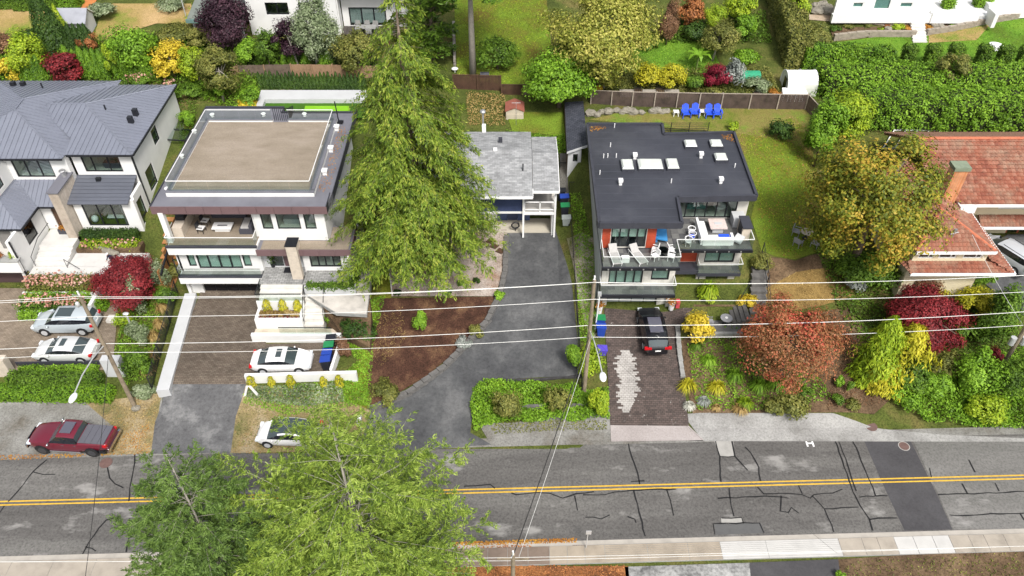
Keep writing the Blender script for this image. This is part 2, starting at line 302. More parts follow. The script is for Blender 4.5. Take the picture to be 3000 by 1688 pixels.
for pts in [[(26, 1470), (70, 1420), (100, 1382), (122, 1362), (138, 1348)], [(98, 1386), (130, 1393), (163, 1391)], [(0, 1505), (14, 1483)], [(315, 1370), (322, 1400), (340, 1418), (362, 1430)], [(396, 1332), (392, 1380), (380, 1430), (378, 1470)], [(240, 1630), (262, 1590), (290, 1550), (310, 1525), (350, 1515)], [(252, 1603), (270, 1606), (282, 1616)], [(372, 1620), (378, 1580), (380, 1520)], [(640, 1378), (630, 1400), (622, 1420)],
            [(1360, 1424), (1395, 1424), (1436, 1422), (1450, 1432)], [(1500, 1447), (1510, 1452), (1570, 1443), (1610, 1445), (1650, 1460), (1690, 1446), (1740, 1442)], [(1685, 1452), (1692, 1497)], [(1706, 1451), (1770, 1452), (1800, 1442), (1850, 1438), (1980, 1434)], [(1842, 1300), (1850, 1340), (1868, 1390), (1874, 1420)], [(1858, 1440), (1866, 1480), (1880, 1530), (1890, 1572)], [(1848, 1411), (1888, 1410)], [(1714, 1517), (1735, 1516), (1760, 1523), (1786, 1510)], [(1838, 1514), (1860, 1521), (1863, 1533)], [(1953, 1438), (1965, 1470), (1973, 1512)],
            [(2098, 1295), (2108, 1340), (2112, 1413)], [(2144, 1291), (2152, 1338), (2190, 1379)], [(2110, 1340), (2152, 1338)], [(2184, 1310), (2198, 1328), (2222, 1370), (2228, 1411)], [(2134, 1430), (2142, 1480), (2150, 1514)], [(2102, 1460), (2180, 1458), (2240, 1453), (2300, 1458), (2310, 1461)], [(2218, 1428), (2240, 1450), (2290, 1448), (2350, 1450), (2375, 1462)], [(2375, 1458), (2385, 1450), (2440, 1446), (2468, 1434)], [(2338, 1424), (2350, 1448)], [(2286, 1452), (2286, 1500), (2310, 1503), (2318, 1490), (2340, 1505)], [(2380, 1452), (2416, 1492), (2428, 1520), (2442, 1560)], [(2443, 1286), (2468, 1350), (2488, 1408), (2500, 1440), (2520, 1480), (2546, 1522), (2556, 1556)], [(2452, 1285), (2476, 1345), (2494, 1405), (2508, 1440)], [(2493, 1280), (2515, 1330), (2546, 1405), (2564, 1453)], [(2416, 1492), (2515, 1487)], [(2515, 1457), (2600, 1454)], [(2546, 1522), (2628, 1519)], [(2112, 1519), (2172, 1517), (2178, 1535)], [(2092, 1565), (2088, 1537), (2225, 1533), (2238, 1563)], [(2748, 1452), (2830, 1448), (3000, 1441)], [(2780, 1512), (2880, 1508), (3000, 1505)], [(2818, 1418), (2834, 1448)], [(2912, 1414), (2926, 1440)], [(2836, 1348), (2856, 1385)], [(2722, 1374), (2728, 1400)], [(2990, 1507), (3000, 1525)],
            [(1450, 1302), (1540, 1300), (1610, 1298)], [(2145, 1291), (2300, 1286), (2390, 1289), (2445, 1284), (2640, 1280)], [(2090, 1290), (2020, 1291)]]:
    P = [at(*p, 0) for p in pts]; Q2 = []
    for a, b in zip(P, P[1:]):
        n_ = max(1, int((b - a).length / .5))
        for i in range(n_): Q2.append(a.lerp(b, i / n_) + Vector((random.uniform(-.05, .05), random.uniform(-.05, .05), 0)))
    Q2.append(P[-1]); L = []; Rr = []
    for i, p in enumerate(Q2):
        d = Q2[min(i + 1, len(Q2) - 1)] - Q2[max(0, i - 1)]; d = Vector((-d.y, d.x, 0)).normalized() * random.uniform(.03, .06)
        L.append((p.x + d.x, p.y + d.y, .052)); Rr.append((p.x - d.x, p.y - d.y, .052))
    m_ = MB(); n_ = len(L); m_.add(L + Rr, [(i, i + 1, n_ + i + 1, n_ + i) if False else (n_ + i, n_ + i + 1, i + 1, i) for i in range(n_ - 1)]); m_.build('tar_seam', SEAL, road)
def disc(name, sx, sy, r, mat, dz, parent, z=0.0):
    p = at(sx, sy, z); m_ = MB(); m_.cyl(p, r, z + dz - .02, z + dz, 20); return m_.build(name, mat, parent)
RUST = M('rusty_iron', (.14, .085, .075), .8, .2, 4)
for sx, sy, rim in ((311, 1357, 0), (2648, 1308, 1), (2552, 1250, 0)):
    if rim: disc('manhole_rim', sx, sy, .42, M('pale_patch'), .042, road)
    disc('manhole_cover', sx, sy, .36 if rim else .45, RUST, .05, road, T(*dr(sx, sy)[:2]) if sy < 1270 else 0)
p = at(2372, 1300, 0); hm = MB()
for dx in (-.22, .22): hm.box(p.x + dx - .06, p.x + dx + .06, p.y - .3, p.y + .3, .044, .046)
hm.box(p.x - .16, p.x + .16, p.y - .06, p.y + .06, .044, .046); tag(hm.build('painted_letter_h', WHITEP, road), label='white painted letter H on the road')
# gutter, kerb and sidewalk of the near side
gut = sheet('gutter', strip(27.27, 27.66, -80, 80), M('gutter_concrete', (.40, .37, .33), .85, .15, 1.2), .055, world=True, flat=0)
sw = MB(); sw.prism([(x, y, .11) for x, y in strip(26.0, 27.28, -80, 80)], .4); swo = tag(sw.build('sidewalk', CONCD), kind='structure')
SLAB_T = M('tan_slab', (.33, .28, .22), .85, .22, 1.0, bmp=.2); SLAB_W = M('white_new_slab', (.5, .49, .47), .8, .1, 1.0); SLAB_G = M('stained_slab', (.19, .145, .115), .9, .25, 1.5); SLAB_L = M('pale_slab', (.35, .31, .26), .85, .22, 1.0)
js = [-420, -300, -190, -70, 47, 167, 290, 410, 530, 650, 780, 910, 1040, 1150, 1260, 1373, 1429, 1487, 1547, 1610, 1662, 1714, 1773, 1899, 2019, 2116, 2252, 2470, 2540, 2586, 2637, 2695, 2753, 2803, 2862, 2908, 2967, 3060, 3180, 3300, 3420]
for a, b in zip(js, js[1:]):
    x0, x1 = at(a, 1625, .12).x + .015, at(b, 1625, .12).x - .015
    mat = SLAB_L if b < 1100 else SLAB_G if b < 1620 else SLAB_T if b < 2120 else SLAB_W if b < 2480 else SLAB_W if 2690 < b < 2810 else SLAB_L
    groove = 1773 <= a < 2470
    m_ = MB()
    if groove:
        for k in range(9): m_.prism([(x0, ry(26.02 + k * .14, x0), .13), (x1, ry(26.02 + k * .14, x1), .13), (x1, ry(26.135 + k * .14, x1), .13), (x0, ry(26.135 + k * .14, x0), .13)], .03)
    else: m_.prism([(x, y, .13 + random.uniform(0, .012)) for x, y in strip(26.02, 27.26, x0, x1)], .03)
    m_.build('sidewalk_slab', mat, swo)
sheet('leaf_litter_verge', [(250, 1640), (1300, 1660), (1840, 1660), (1850, 1760), (200, 1760)], LITTER, .06, flat=0)
sheet('near_driveway', [(1830, 1662), (2200, 1650), (2215, 1760), (1840, 1760)], G('worn_asphalt', [(.09, .09, .09), (.24, .24, .235), (.36, .36, .35)], .5, 4, .85, .3), .06, flat=0)
sheet('dark_driveway_apron', [(2195, 1650), (2455, 1640), (2470, 1760), (2205, 1760)], ASPHP, .065, flat=0)
sheet('near_flower_bed', [(2455, 1640), (3100, 1600), (3100, 1760), (2465, 1760)], SOIL, .06, flat=0)
# shoulders
sheet('gravel_shoulder', [(-80, 1180), (300, 1175), (395, 1170), (480, 1130), (445, 1330), (-80, 1352)], GRAVEL, .05)
sheet('verge', [(250, 1180), (395, 1165), (480, 1125), (470, 1180), (445, 1330), (300, 1335), (330, 1250)], VERGE, .07)
sheet('driveway_apron', [(487, 1127), (722, 1128), (692, 1220), (676, 1329), (443, 1332), (455, 1240), (476, 1180)], G('faded_asphalt', [(.09, .09, .093), (.12, .12, .123), (.26, .26, .258)], .35, 4, .8, .3, (1, 1, 1), .25), .09)
sheet('verge', [(722, 1128), (1080, 1170), (1100, 1215), (1060, 1325), (676, 1329), (692, 1220)], VERGE, .08)
sheet('gravel_shoulder', [(1440, 1306), (1400, 1240), (1500, 1240), (1790, 1190), (1795, 1295)], GRAVEL, .05)
sheet('gravel_shoulder', [(2000, 1215), (2440, 1212), (2560, 1255), (2760, 1275), (3100, 1290), (3100, 1296), (2060, 1294)], G('pale_gravel', [(.19, .185, .175), (.29, .285, .275), (.36, .355, .34)], .3, 7, .95, .4, (1, 1, 1), .25), .06)
sheet('driveway_apron', [(1788, 1248), (2018, 1250), (2062, 1292), (1790, 1296)], PALE_PINK, .09)
# driveways and yards
sheet('driveway', [(1085, 1212), (1200, 1160), (1300, 1088), (1375, 1012), (1432, 950), (1470, 870), (1484, 800), (1487, 672), (1626, 672), (1675, 830), (1693, 1000), (1693, 1105), (1440, 1115), (1392, 1150), (1378, 1270), (1440, 1305), (1075, 1332), (1060, 1290)], ASPHD, .10)
sheet('paved_driveway', [(1770, 905), (2030, 905), (1990, 960), (1985, 970), (2000, 1100), (2018, 1250), (1788, 1248), (1775, 1000)], PAV3, .10)
DP = PAVER('dry_pavers', (.36, .34, .32), (.42, .4, .38), (.16, .15, .14), .3, .16, (.45, .43, .4), .7); ks = [(1030, 1818, 1850), (1060, 1808, 1866), (1092, 1816, 1868), (1117, 1818, 1880), (1150, 1820, 1866), (1182, 1828, 1848)]; m_ = MB(); yy = at(1840, 1182, 1.5).y; ye = at(1840, 1030, 1.5).y
while yy < ye:
    sy = np.interp(yy, [at(1840, k[0], 1.5).y for k in ks][::-1], [k[0] for k in ks][::-1]); xa, xb = (at(float(np.interp(sy, [k[0] for k in ks], [k[i] for k in ks])), sy, 1.5).x + random.choice((-.3, -.15, 0, 0, .15)) for i in (1, 2)); z_ = T(xa, yy) + .107; z1_ = T(xa, yy + .16) + .107
    m_.add([(xa, yy, z_), (xb, yy, z_), (xb, yy + .16, z1_), (xa, yy + .16, z1_)], [(0, 1, 2, 3)]); yy += .16
tag(m_.build('dry_paver_patch', DP), kind='structure')
sheet('gravel_shoulder', strip(35.4, 36.1, -80, 80), GRAVEL, .035, world=True)
sheet('paved_driveway', [(476, 1130), (590, 850), (770, 850), (780, 1010), (990, 1005), (985, 1105), (735, 1118), (722, 1128)], PAV2, .10)
sheet('paved_driveway', [(-80, 845), (330, 850), (350, 870), (330, 1085), (-80, 1100)], PAV1, .08)
sheet('gravel_bed', [(1165, 690), (1484, 676), (1482, 800), (1445, 872), (1300, 872), (1148, 872), (1140, 790)], PGRAV, .16)
sheet('mulch_bed', [(1115, 878), (1450, 872), (1420, 945), (1340, 1030), (1250, 1105), (1085, 1205), (1075, 1100), (1092, 1010)], MULCH, .14)
sheet('green_verge', [(1050, 800), (1140, 760), (1148, 872), (1120, 900), (1095, 1010), (1085, 1205), (1000, 1160), (1060, 1040), (985, 1000), (1060, 930), (1085, 930), (1095, 740)], LAWNM, .08)
sheet('lawn', [(2150, 395), (2340, 340), (2375, 420), (2400, 560), (2440, 720), (2400, 740), (2330, 762), (2270, 752), (2230, 735), (2200, 640), (2215, 575)], G('leafy_lawn', [(.2, .13, .045), (.13, .16, .018), (.13, .22, .02)], .22, 9, .9, .6, (1, 1, 1), .4), .05)
sheet('lawn', [(1725, 352), (1800, 335), (2100, 318), (2370, 322), (2400, 420), (2340, 430), (2180, 395), (1900, 370)], G('patchy_lawn', [(.10, .15, .012), (.20, .17, .05), (.12, .22, .02)], .3, 9, .9, .6, (1, 1, 1), .4), .055)
sheet('mulch_bed', [(2205, 760), (2270, 756), (2330, 766), (2400, 744), (2450, 760), (2440, 830), (2330, 880), (2215, 860)], SOIL, .07)
sheet('dry_grass', [(2190, 870), (2330, 800), (2500, 790), (2500, 870), (2400, 900), (2200, 930)], G('golden_grass', [(.1, .08, .03), (.2, .13, .045), (.3, .2, .07)], .4, 8, .95, .6), .09)
sheet('garden_bed', [(1995, 1000), (2100, 950), (2250, 960), (2480, 900), (2560, 1000), (2620, 1160), (2560, 1215), (2030, 1215), (2010, 1130)], SOIL, .06)
sheet('lawn', [(1330, -10), (1600, -10), (1620, 180), (1580, 255), (1430, 245), (1340, 225)], LAWN, .06)
sheet('lawn', [(1780, 110), (2080, 125), (2120, 215), (1820, 215), (1760, 170)], G('green_lawn', [(.08, .13, .014), (.1, .21, .018), (.15, .26, .025)], .35, 9, .9, .6, (1, 1, 1), .4), .06)
sheet('lawn', [(2420, 130), (2680, 95), (3050, 40), (3050, 195), (2600, 195)], G('green_lawn'), .07)
sheet('dry_lawn', [(2720, 105), (2900, 75), (2860, 120), (2720, 128)], LAWND, .10)
sheet('dry_lawn', [(330, 12), (560, 12), (575, 75), (460, 70), (330, 110), (270, 130), (290, 60)], LAWND, .06)
sheet('dry_lawn', [(-120, 15), (230, 15), (180, 60), (110, 100), (-120, 100)], LAWND, .06)
sheet('sandy_path', [(205, 60), (245, 58), (300, -20), (230, -20)], M('orange_path', (.46, .17, .05), .9, .2, 2), .09)
sheet('side_path', [(1660, 700), (1740, 700), (1770, 960), (1730, 1000), (1700, 900)], G('strip_gravel', [(.11, .13, .03), (.24, .21, .15), (.33, .31, .27)], .5, 8, .95, .5), .08)
sheet('lawn', [(1480, 330), (1650, 330), (1655, 400), (1620, 398), (1500, 385)], LAWN, .08)
sheet('side_path', [(1640, 450), (1660, 450), (1668, 590), (1640, 600)], GRAVEL, .07)
# ------------------------------------------------------------------ building kit
def FP(face, a, d, z):                   # point on a wall face: a along it, d inward
    k, c = face
    return (a, c + d, z) if k == 'y' else (c - d, a, z) if k == 'x+' else (c + d, a, z)
def fbox(m, face, a0, a1, d0, d1, z0, z1):
    p, q = FP(face, a0, d0, z0), FP(face, a1, d1, z1)
    return m.box(min(p[0], q[0]), max(p[0], q[0]), min(p[1], q[1]), max(p[1], q[1]), z0, z1)
def wall(parent, face, a0, a1, z0, z1, mat, holes=(), t=.25, name='wall'):
    A = sorted({a0, a1, *[h[0] for h in holes], *[h[1] for h in holes]}); Z = sorted({z0, z1, *[h[2] for h in holes], *[h[3] for h in holes]}); m = MB()
    for i in range(len(A) - 1):
        j = 0
        while j < len(Z) - 1:
            ins = lambda jj: any(h[0] - 1e-6 <= A[i] and A[i + 1] <= h[1] + 1e-6 and h[2] - 1e-6 <= Z[jj] and Z[jj + 1] <= h[3] + 1e-6 for h in holes)
            if ins(j): j += 1; continue
            k = j
            while k + 1 < len(Z) - 1 and not ins(k + 1): k += 1
            fbox(m, face, A[i], A[i + 1], 0, t, Z[j], Z[k + 1]); j = k + 1
    return m.build(name, mat, parent)
def window(parent, face, h, cuts=(), trans=(), frame=None, fw=.07, blind=None, room=None, depth=2.2, glass=None, name='window'):
    a0, a1, z0, z1 = h; frame = frame or BLACK; m = MB(); d0, d1 = .04, .14
    fbox(m, face, a0, a1, d0, d1, z0, z0 + fw); fbox(m, face, a0, a1, d0, d1, z1 - fw, z1)
    As = [a0] + [a0 + (a1 - a0) * c for c in cuts] + [a1]; Zs = [z0] + [z0 + (z1 - z0) * c for c in trans] + [z1]
    for a in As:
        c0, c1 = (a, a + fw) if a == a0 else (a - fw, a) if a == a1 else (a - fw / 2, a + fw / 2); fbox(m, face, c0, c1, d0 + .004, d1 - .004, z0 + fw, z1 - fw)
    for z in Zs[1:-1]: fbox(m, face, a0 + fw, a1 - fw, d0 + .008, d1 - .008, z - fw / 2, z + fw / 2)
    wo = m.build(name, frame, parent)
    for i in range(len(As) - 1):
        for j in range(len(Zs) - 1):
            g = MB(); fbox(g, face, As[i] + fw * .4, As[i + 1] - fw * .4, .085, .095, Zs[j] + fw * .4, Zs[j + 1] - fw * .4); g.build('pane', glass or GLD, wo)
    if blind:
        bm_, fr = blind
        for i in range(len(As) - 1):
            g = MB(); fbox(g, face, As[i] + .05, As[i + 1] - .05, .2, .215, z0 + (z1 - z0) * (1 - fr) + .01, z1 - .02); g.build('blind', bm_, wo)
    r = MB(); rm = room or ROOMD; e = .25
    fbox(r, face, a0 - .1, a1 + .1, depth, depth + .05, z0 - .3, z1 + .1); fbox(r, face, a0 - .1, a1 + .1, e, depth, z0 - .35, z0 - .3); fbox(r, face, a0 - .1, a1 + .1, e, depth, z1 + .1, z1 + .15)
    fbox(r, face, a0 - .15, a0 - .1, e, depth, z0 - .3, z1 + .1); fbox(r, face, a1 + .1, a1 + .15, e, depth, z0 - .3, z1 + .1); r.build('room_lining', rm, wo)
    return wo
def hpx(Y, tl, br):                      # opening on the plane y = Y from two survey corners
    x0, z1 = on(*tl, Y); x1, z0 = on(*br, Y); return (x0, x1, z0, z1)
def clip_strip(poly, lo, hi):
    for s, c in ((1, lo), (-1, -hi)):
        out = []
        for i in range(len(poly)):
            a, b = poly[i], poly[(i + 1) % len(poly)]; fa, fb = s * a[0] - c, s * b[0] - c
            if fa >= 0: out.append(a)
            if fa * fb < 0: t = fa / (fa - fb); out.append((a[0] + t * (b[0] - a[0]), a[1] + t * (b[1] - a[1])))
        poly = out
        if not poly: return []
    return poly
def plane_frame(P, edge):
    P = [Vector(p) for p in P]; o = P[edge[0]]; e = (P[edge[1]] - o).normalized(); n = (P[1] - P[0]).cross(P[2] - P[0]).normalized()
    if n.z < 0: n = -n
    return P, o, e, n.cross(e), n
def seam_roof(parent, P, edge, mat, sp=.45, name='roof_panel', t=.06):
    """a metal roof plane made of single standing-seam panels running up from the eave edge"""
    P, o, e, u, n = plane_frame(P, edge); poly = [((p - o).dot(e), (p - o).dot(u)) for p in P]
    lo, hi = min(p[0] for p in poly), max(p[0] for p in poly); k = lo
    while k < hi - .02:
        q = clip_strip(poly, k + .004, min(k + sp, hi) - .004)
        if len(q) >= 3:
            m = MB(); W3 = lambda a, b, h=0: o + e * a + u * b + n * h
            dd = n * t; top = [W3(a, b) for a, b in q]; nn = len(top); m.add([tuple(p) for p in top] + [tuple(p - dd) for p in top], [tuple(range(nn)), tuple(range(2 * nn - 1, nn - 1, -1))] + [(i, i + nn, (i + 1) % nn + nn, (i + 1) % nn) for i in range(nn)])
            bs = [b for a, b in clip_strip(poly, k + .004, k + .03)]
            if bs and max(bs) - min(bs) > .1:
                b0, b1 = min(bs), max(bs); m.add([tuple(W3(k + .004, b0, .002)), tuple(W3(k + .04, b0, .002)), tuple(W3(k + .04, b1, .002)), tuple(W3(k + .004, b1, .002)), tuple(W3(k + .004, b0, .055)), tuple(W3(k + .04, b0, .055)), tuple(W3(k + .04, b1, .055)), tuple(W3(k + .004, b1, .055))], [(4, 5, 6, 7), (0, 1, 5, 4), (1, 2, 6, 5), (2, 3, 7, 6), (3, 0, 4, 7)])
            m.build(name, mat, parent)
        k += sp
def tile_roof(parent, P, edge, mat, tw=.30, th=.36):
    """clay tiles laid in courses over one roof plane"""
    P, o, e, u, n = plane_frame(P, edge); poly = [((p - o).dot(e), (p - o).dot(u)) for p in P]
    lo, hi = min(p[0] for p in poly), max(p[0] for p in poly); V, Q = [], []
    k = lo
    while k < hi:
        s = clip_strip(poly, k, k + tw); 
        if len(s) >= 3:
            b0, b1 = min(b for a, b in s), max(b for a, b in s); b = math.floor(b0 / th) * th
            while b < b1:
                s0, s1 = max(b, b0), min(b + th * 1.04, b1)
                if s1 - s0 > .03:
                    i = len(V); j = random.uniform(-.006, .006)
                    for (f, h) in ((0, .0), (.25, .05), (.5, .06), (.75, .04), (1, .0)):
                        V.append(o + e * (k + f * tw) + u * s0 + n * (h + .10 + j)); V.append(o + e * (k + f * tw) + u * s1 + n * (h * .8 + .01 + j))
                    for q in range(4): Q.append((i + 2 * q, i + 2 * q + 2, i + 2 * q + 3, i + 2 * q + 1))
                    V.append(o + e * k + u * s0); V.append(o + e * (k + tw) + u * s0); Q.append((len(V) - 2, len(V) - 1, i + 8, i + 0))
                b += th
        k += tw
    oo = npmesh('roof_tiles', np.array([tuple(v) for v in V]) - np.array(WL[parent.name]), np.array(Q), mat, parent); oo['kind'] = 'stuff'
    m = MB(); m.add([tuple(p - n * .02) for p in P] + [tuple(p - n * .16) for p in P], [tuple(range(len(P))), tuple(range(2 * len(P) - 1, len(P) - 1, -1))] + [(i, i + len(P), (i + 1) % len(P) + len(P), (i + 1) % len(P)) for i in range(len(P))]); return m.build('roof_deck', M('roof_board', (.25, .12, .07), .9, .2), parent)
def glass_rail(parent, pts, z0, h, gl=None, rail=None, post=True, name='glass_railing', pl=1.5, rr=.025):
    """frameless glass guard: separate panels and a thin top rail"""
    ro = MB()
    for a, b in zip(pts, pts[1:]): ro.bar((a[0], a[1], z0 + h), (b[0], b[1], z0 + h), rr * 2, rr * 2)
    rail_o = ro.build(name, rail or STEEL, parent)
    for a, b in zip(pts, pts[1:]):
        a, b = Vector((*a[:2], 0)), Vector((*b[:2], 0)); n = max(1, round((b - a).length / pl)); d = (b - a) / n
        for i in range(n):
            p, q = a + d * (i + .015), a + d * (i + .985); m = MB(); m.bar((p.x, p.y, z0 + h - rr * 2), (q.x, q.y, z0 + h - rr * 2), .012, h - rr * 2); m.build('glass_panel', gl or GL, rail_o)
    return rail_o
_UC = None
def unit_cube():
    global _UC
    if _UC is None:
        _UC = {}
    return _UC
def block(name, parent, mat, c, size, rz=0):     # box that shares one mesh per material
    d = unit_cube(); k = mat.name
    if k not in d:
        m = MB(); m.box(-.5, .5, -.5, .5, -.5, .5); me = bpy.data.meshes.new('block'); me.from_pydata(m.v, [], m.f); me.materials.append(mat); d[k] = me
    o = bpy.data.objects.new(name, d[k]); link(o, parent); pl = WL[parent.name] if parent is not None else Vector((0, 0, 0))
    o.location = Vector(c) - pl; o.scale = size; o.rotation_euler = (0, 0, rz); WL[o.name] = Vector(c); return o
def tiles(parent, x0, x1, y0, y1, z, sx, sy, mat, name='paving_tile', g=.012, t=.03, off=0):
    ny = max(1, round((y1 - y0) / sy)); dy = (y1 - y0) / ny; nx = max(1, round((x1 - x0) / sx)); dx = (x1 - x0) / nx
    for j in range(ny):
        for i in range(nx):
            block(name, parent, mat[(i * 7 + j * 5 + random.randint(0, 3)) % len(mat)] if isinstance(mat, list) else mat, (x0 + (i + .5) * dx, y0 + (j + .5) * dy, z - t / 2 + random.uniform(-.003, .003)), (dx - g, dy - g, t))
def blockwall(name, path, h, mat, label, bl=.8, ch=.22, th=.35, cat='wall', z=None):
    """dry-laid block wall along a path of world points (z = foot)"""
    P = [Vector(p) for p in path]; o = thing(name, label, cat, tuple(P[0]))
    n = max(1, round(h / ch)); k = 0
    for c in range(n):
        s = 0.0 + (bl / 2 if c % 2 else 0); 
        segs = []; tot = 0
        for a, b in zip(P, P[1:]): segs.append((tot, a, b)); tot += (b - a).length
        s = -(bl / 2 if c % 2 else 0)
        while s < tot - .05:
            m0, m1 = max(s, 0), min(s + bl, tot); mid = (m0 + m1) / 2
            for t0, a, b in reversed(segs):
                if mid >= t0: f = (mid - t0) / (b - a).length; p = a.lerp(b, f); d = b - a; break
            sl = math.hypot(d.x, d.y) / d.length
            block('wall_block', o, mat, (p.x, p.y, p.z - .12 + c * ch + ch / 2), ((m1 - m0) * sl - .015 + .02 * c * 0, th + random.uniform(-.03, .03), ch - .012), math.atan2(d.y, d.x)); s += bl
    return o
def board_fence(name, label, pts, h, mats, postmat, every=2.4, bw=.14, posts=True, cap=True, zfun=None, lean=0):
    """upright board fence following the ground; posts single, the narrow boards joined per bay"""
    o = thing(name, label, 'fence', (pts[0][0], pts[0][1], T(*pts[0][:2]) if len(pts[0]) < 3 else pts[0][2]))
    pi = 0
    for a, b in zip(pts, pts[1:]):
        a3 = Vector((a[0], a[1], a[2] if len(a) > 2 else T(a[0], a[1]))); b3 = Vector((b[0], b[1], b[2] if len(b) > 2 else T(b[0], b[1])))
        L = (b3 - a3).length; n = max(1, round(L / every)); d = (b3 - a3) / n; ang = math.atan2(d.y, d.x)
        for i in range(n):
            p = a3 + d * i; q = p + d; nb = max(1, int(d.length / bw)); m = MB(); nx, ny = -math.sin(ang), math.cos(ang)
            zl = min(p.z, q.z) if lean == 0 else None
            for k in range(nb):
                f0, f1 = (k + .04) / nb, (k + .96) / nb; e = random.uniform(-.012, .012); hh = h + random.uniform(-.02, .02)
                c0, c1 = p + d * f0, p + d * f1; 
                v = [(c0.x + nx * (e - .012), c0.y + ny * (e - .012)), (c1.x + nx * (e - .012), c1.y + ny * (e - .012)), (c1.x + nx * (e + .012), c1.y + ny * (e + .012)), (c0.x + nx * (e + .012), c0.y + ny * (e + .012))]
                m.prism([(x, y, z + hh) for (x, y), z in zip(v, (c0.z, c1.z, c1.z, c0.z))], hh + .05)
            bo = m.build('boards', mats[pi % len(mats)], o); bo['kind'] = 'stuff'; pi += 1
            if cap: mm = MB(); mm.bar((p.x, p.y, p.z + h + .03), (q.x, q.y, q.z + h + .03), .1, .05); mm.bar((p.x - nx * .03, p.y - ny * .03, p.z + .15), (q.x - nx * .03, q.y - ny * .03, q.z + .15), .04, .15); mm.build('rail', postmat, o)
            if posts: block('post', o, postmat, (p.x - nx * .07, p.y - ny * .07, p.z + h / 2), (.11, .11, h + .12), ang)
        if posts: block('post', o, postmat, (b3.x + .06 * nx, b3.y + .06 * ny, b3.z + h / 2), (.11, .11, h + .12), ang)
    return o

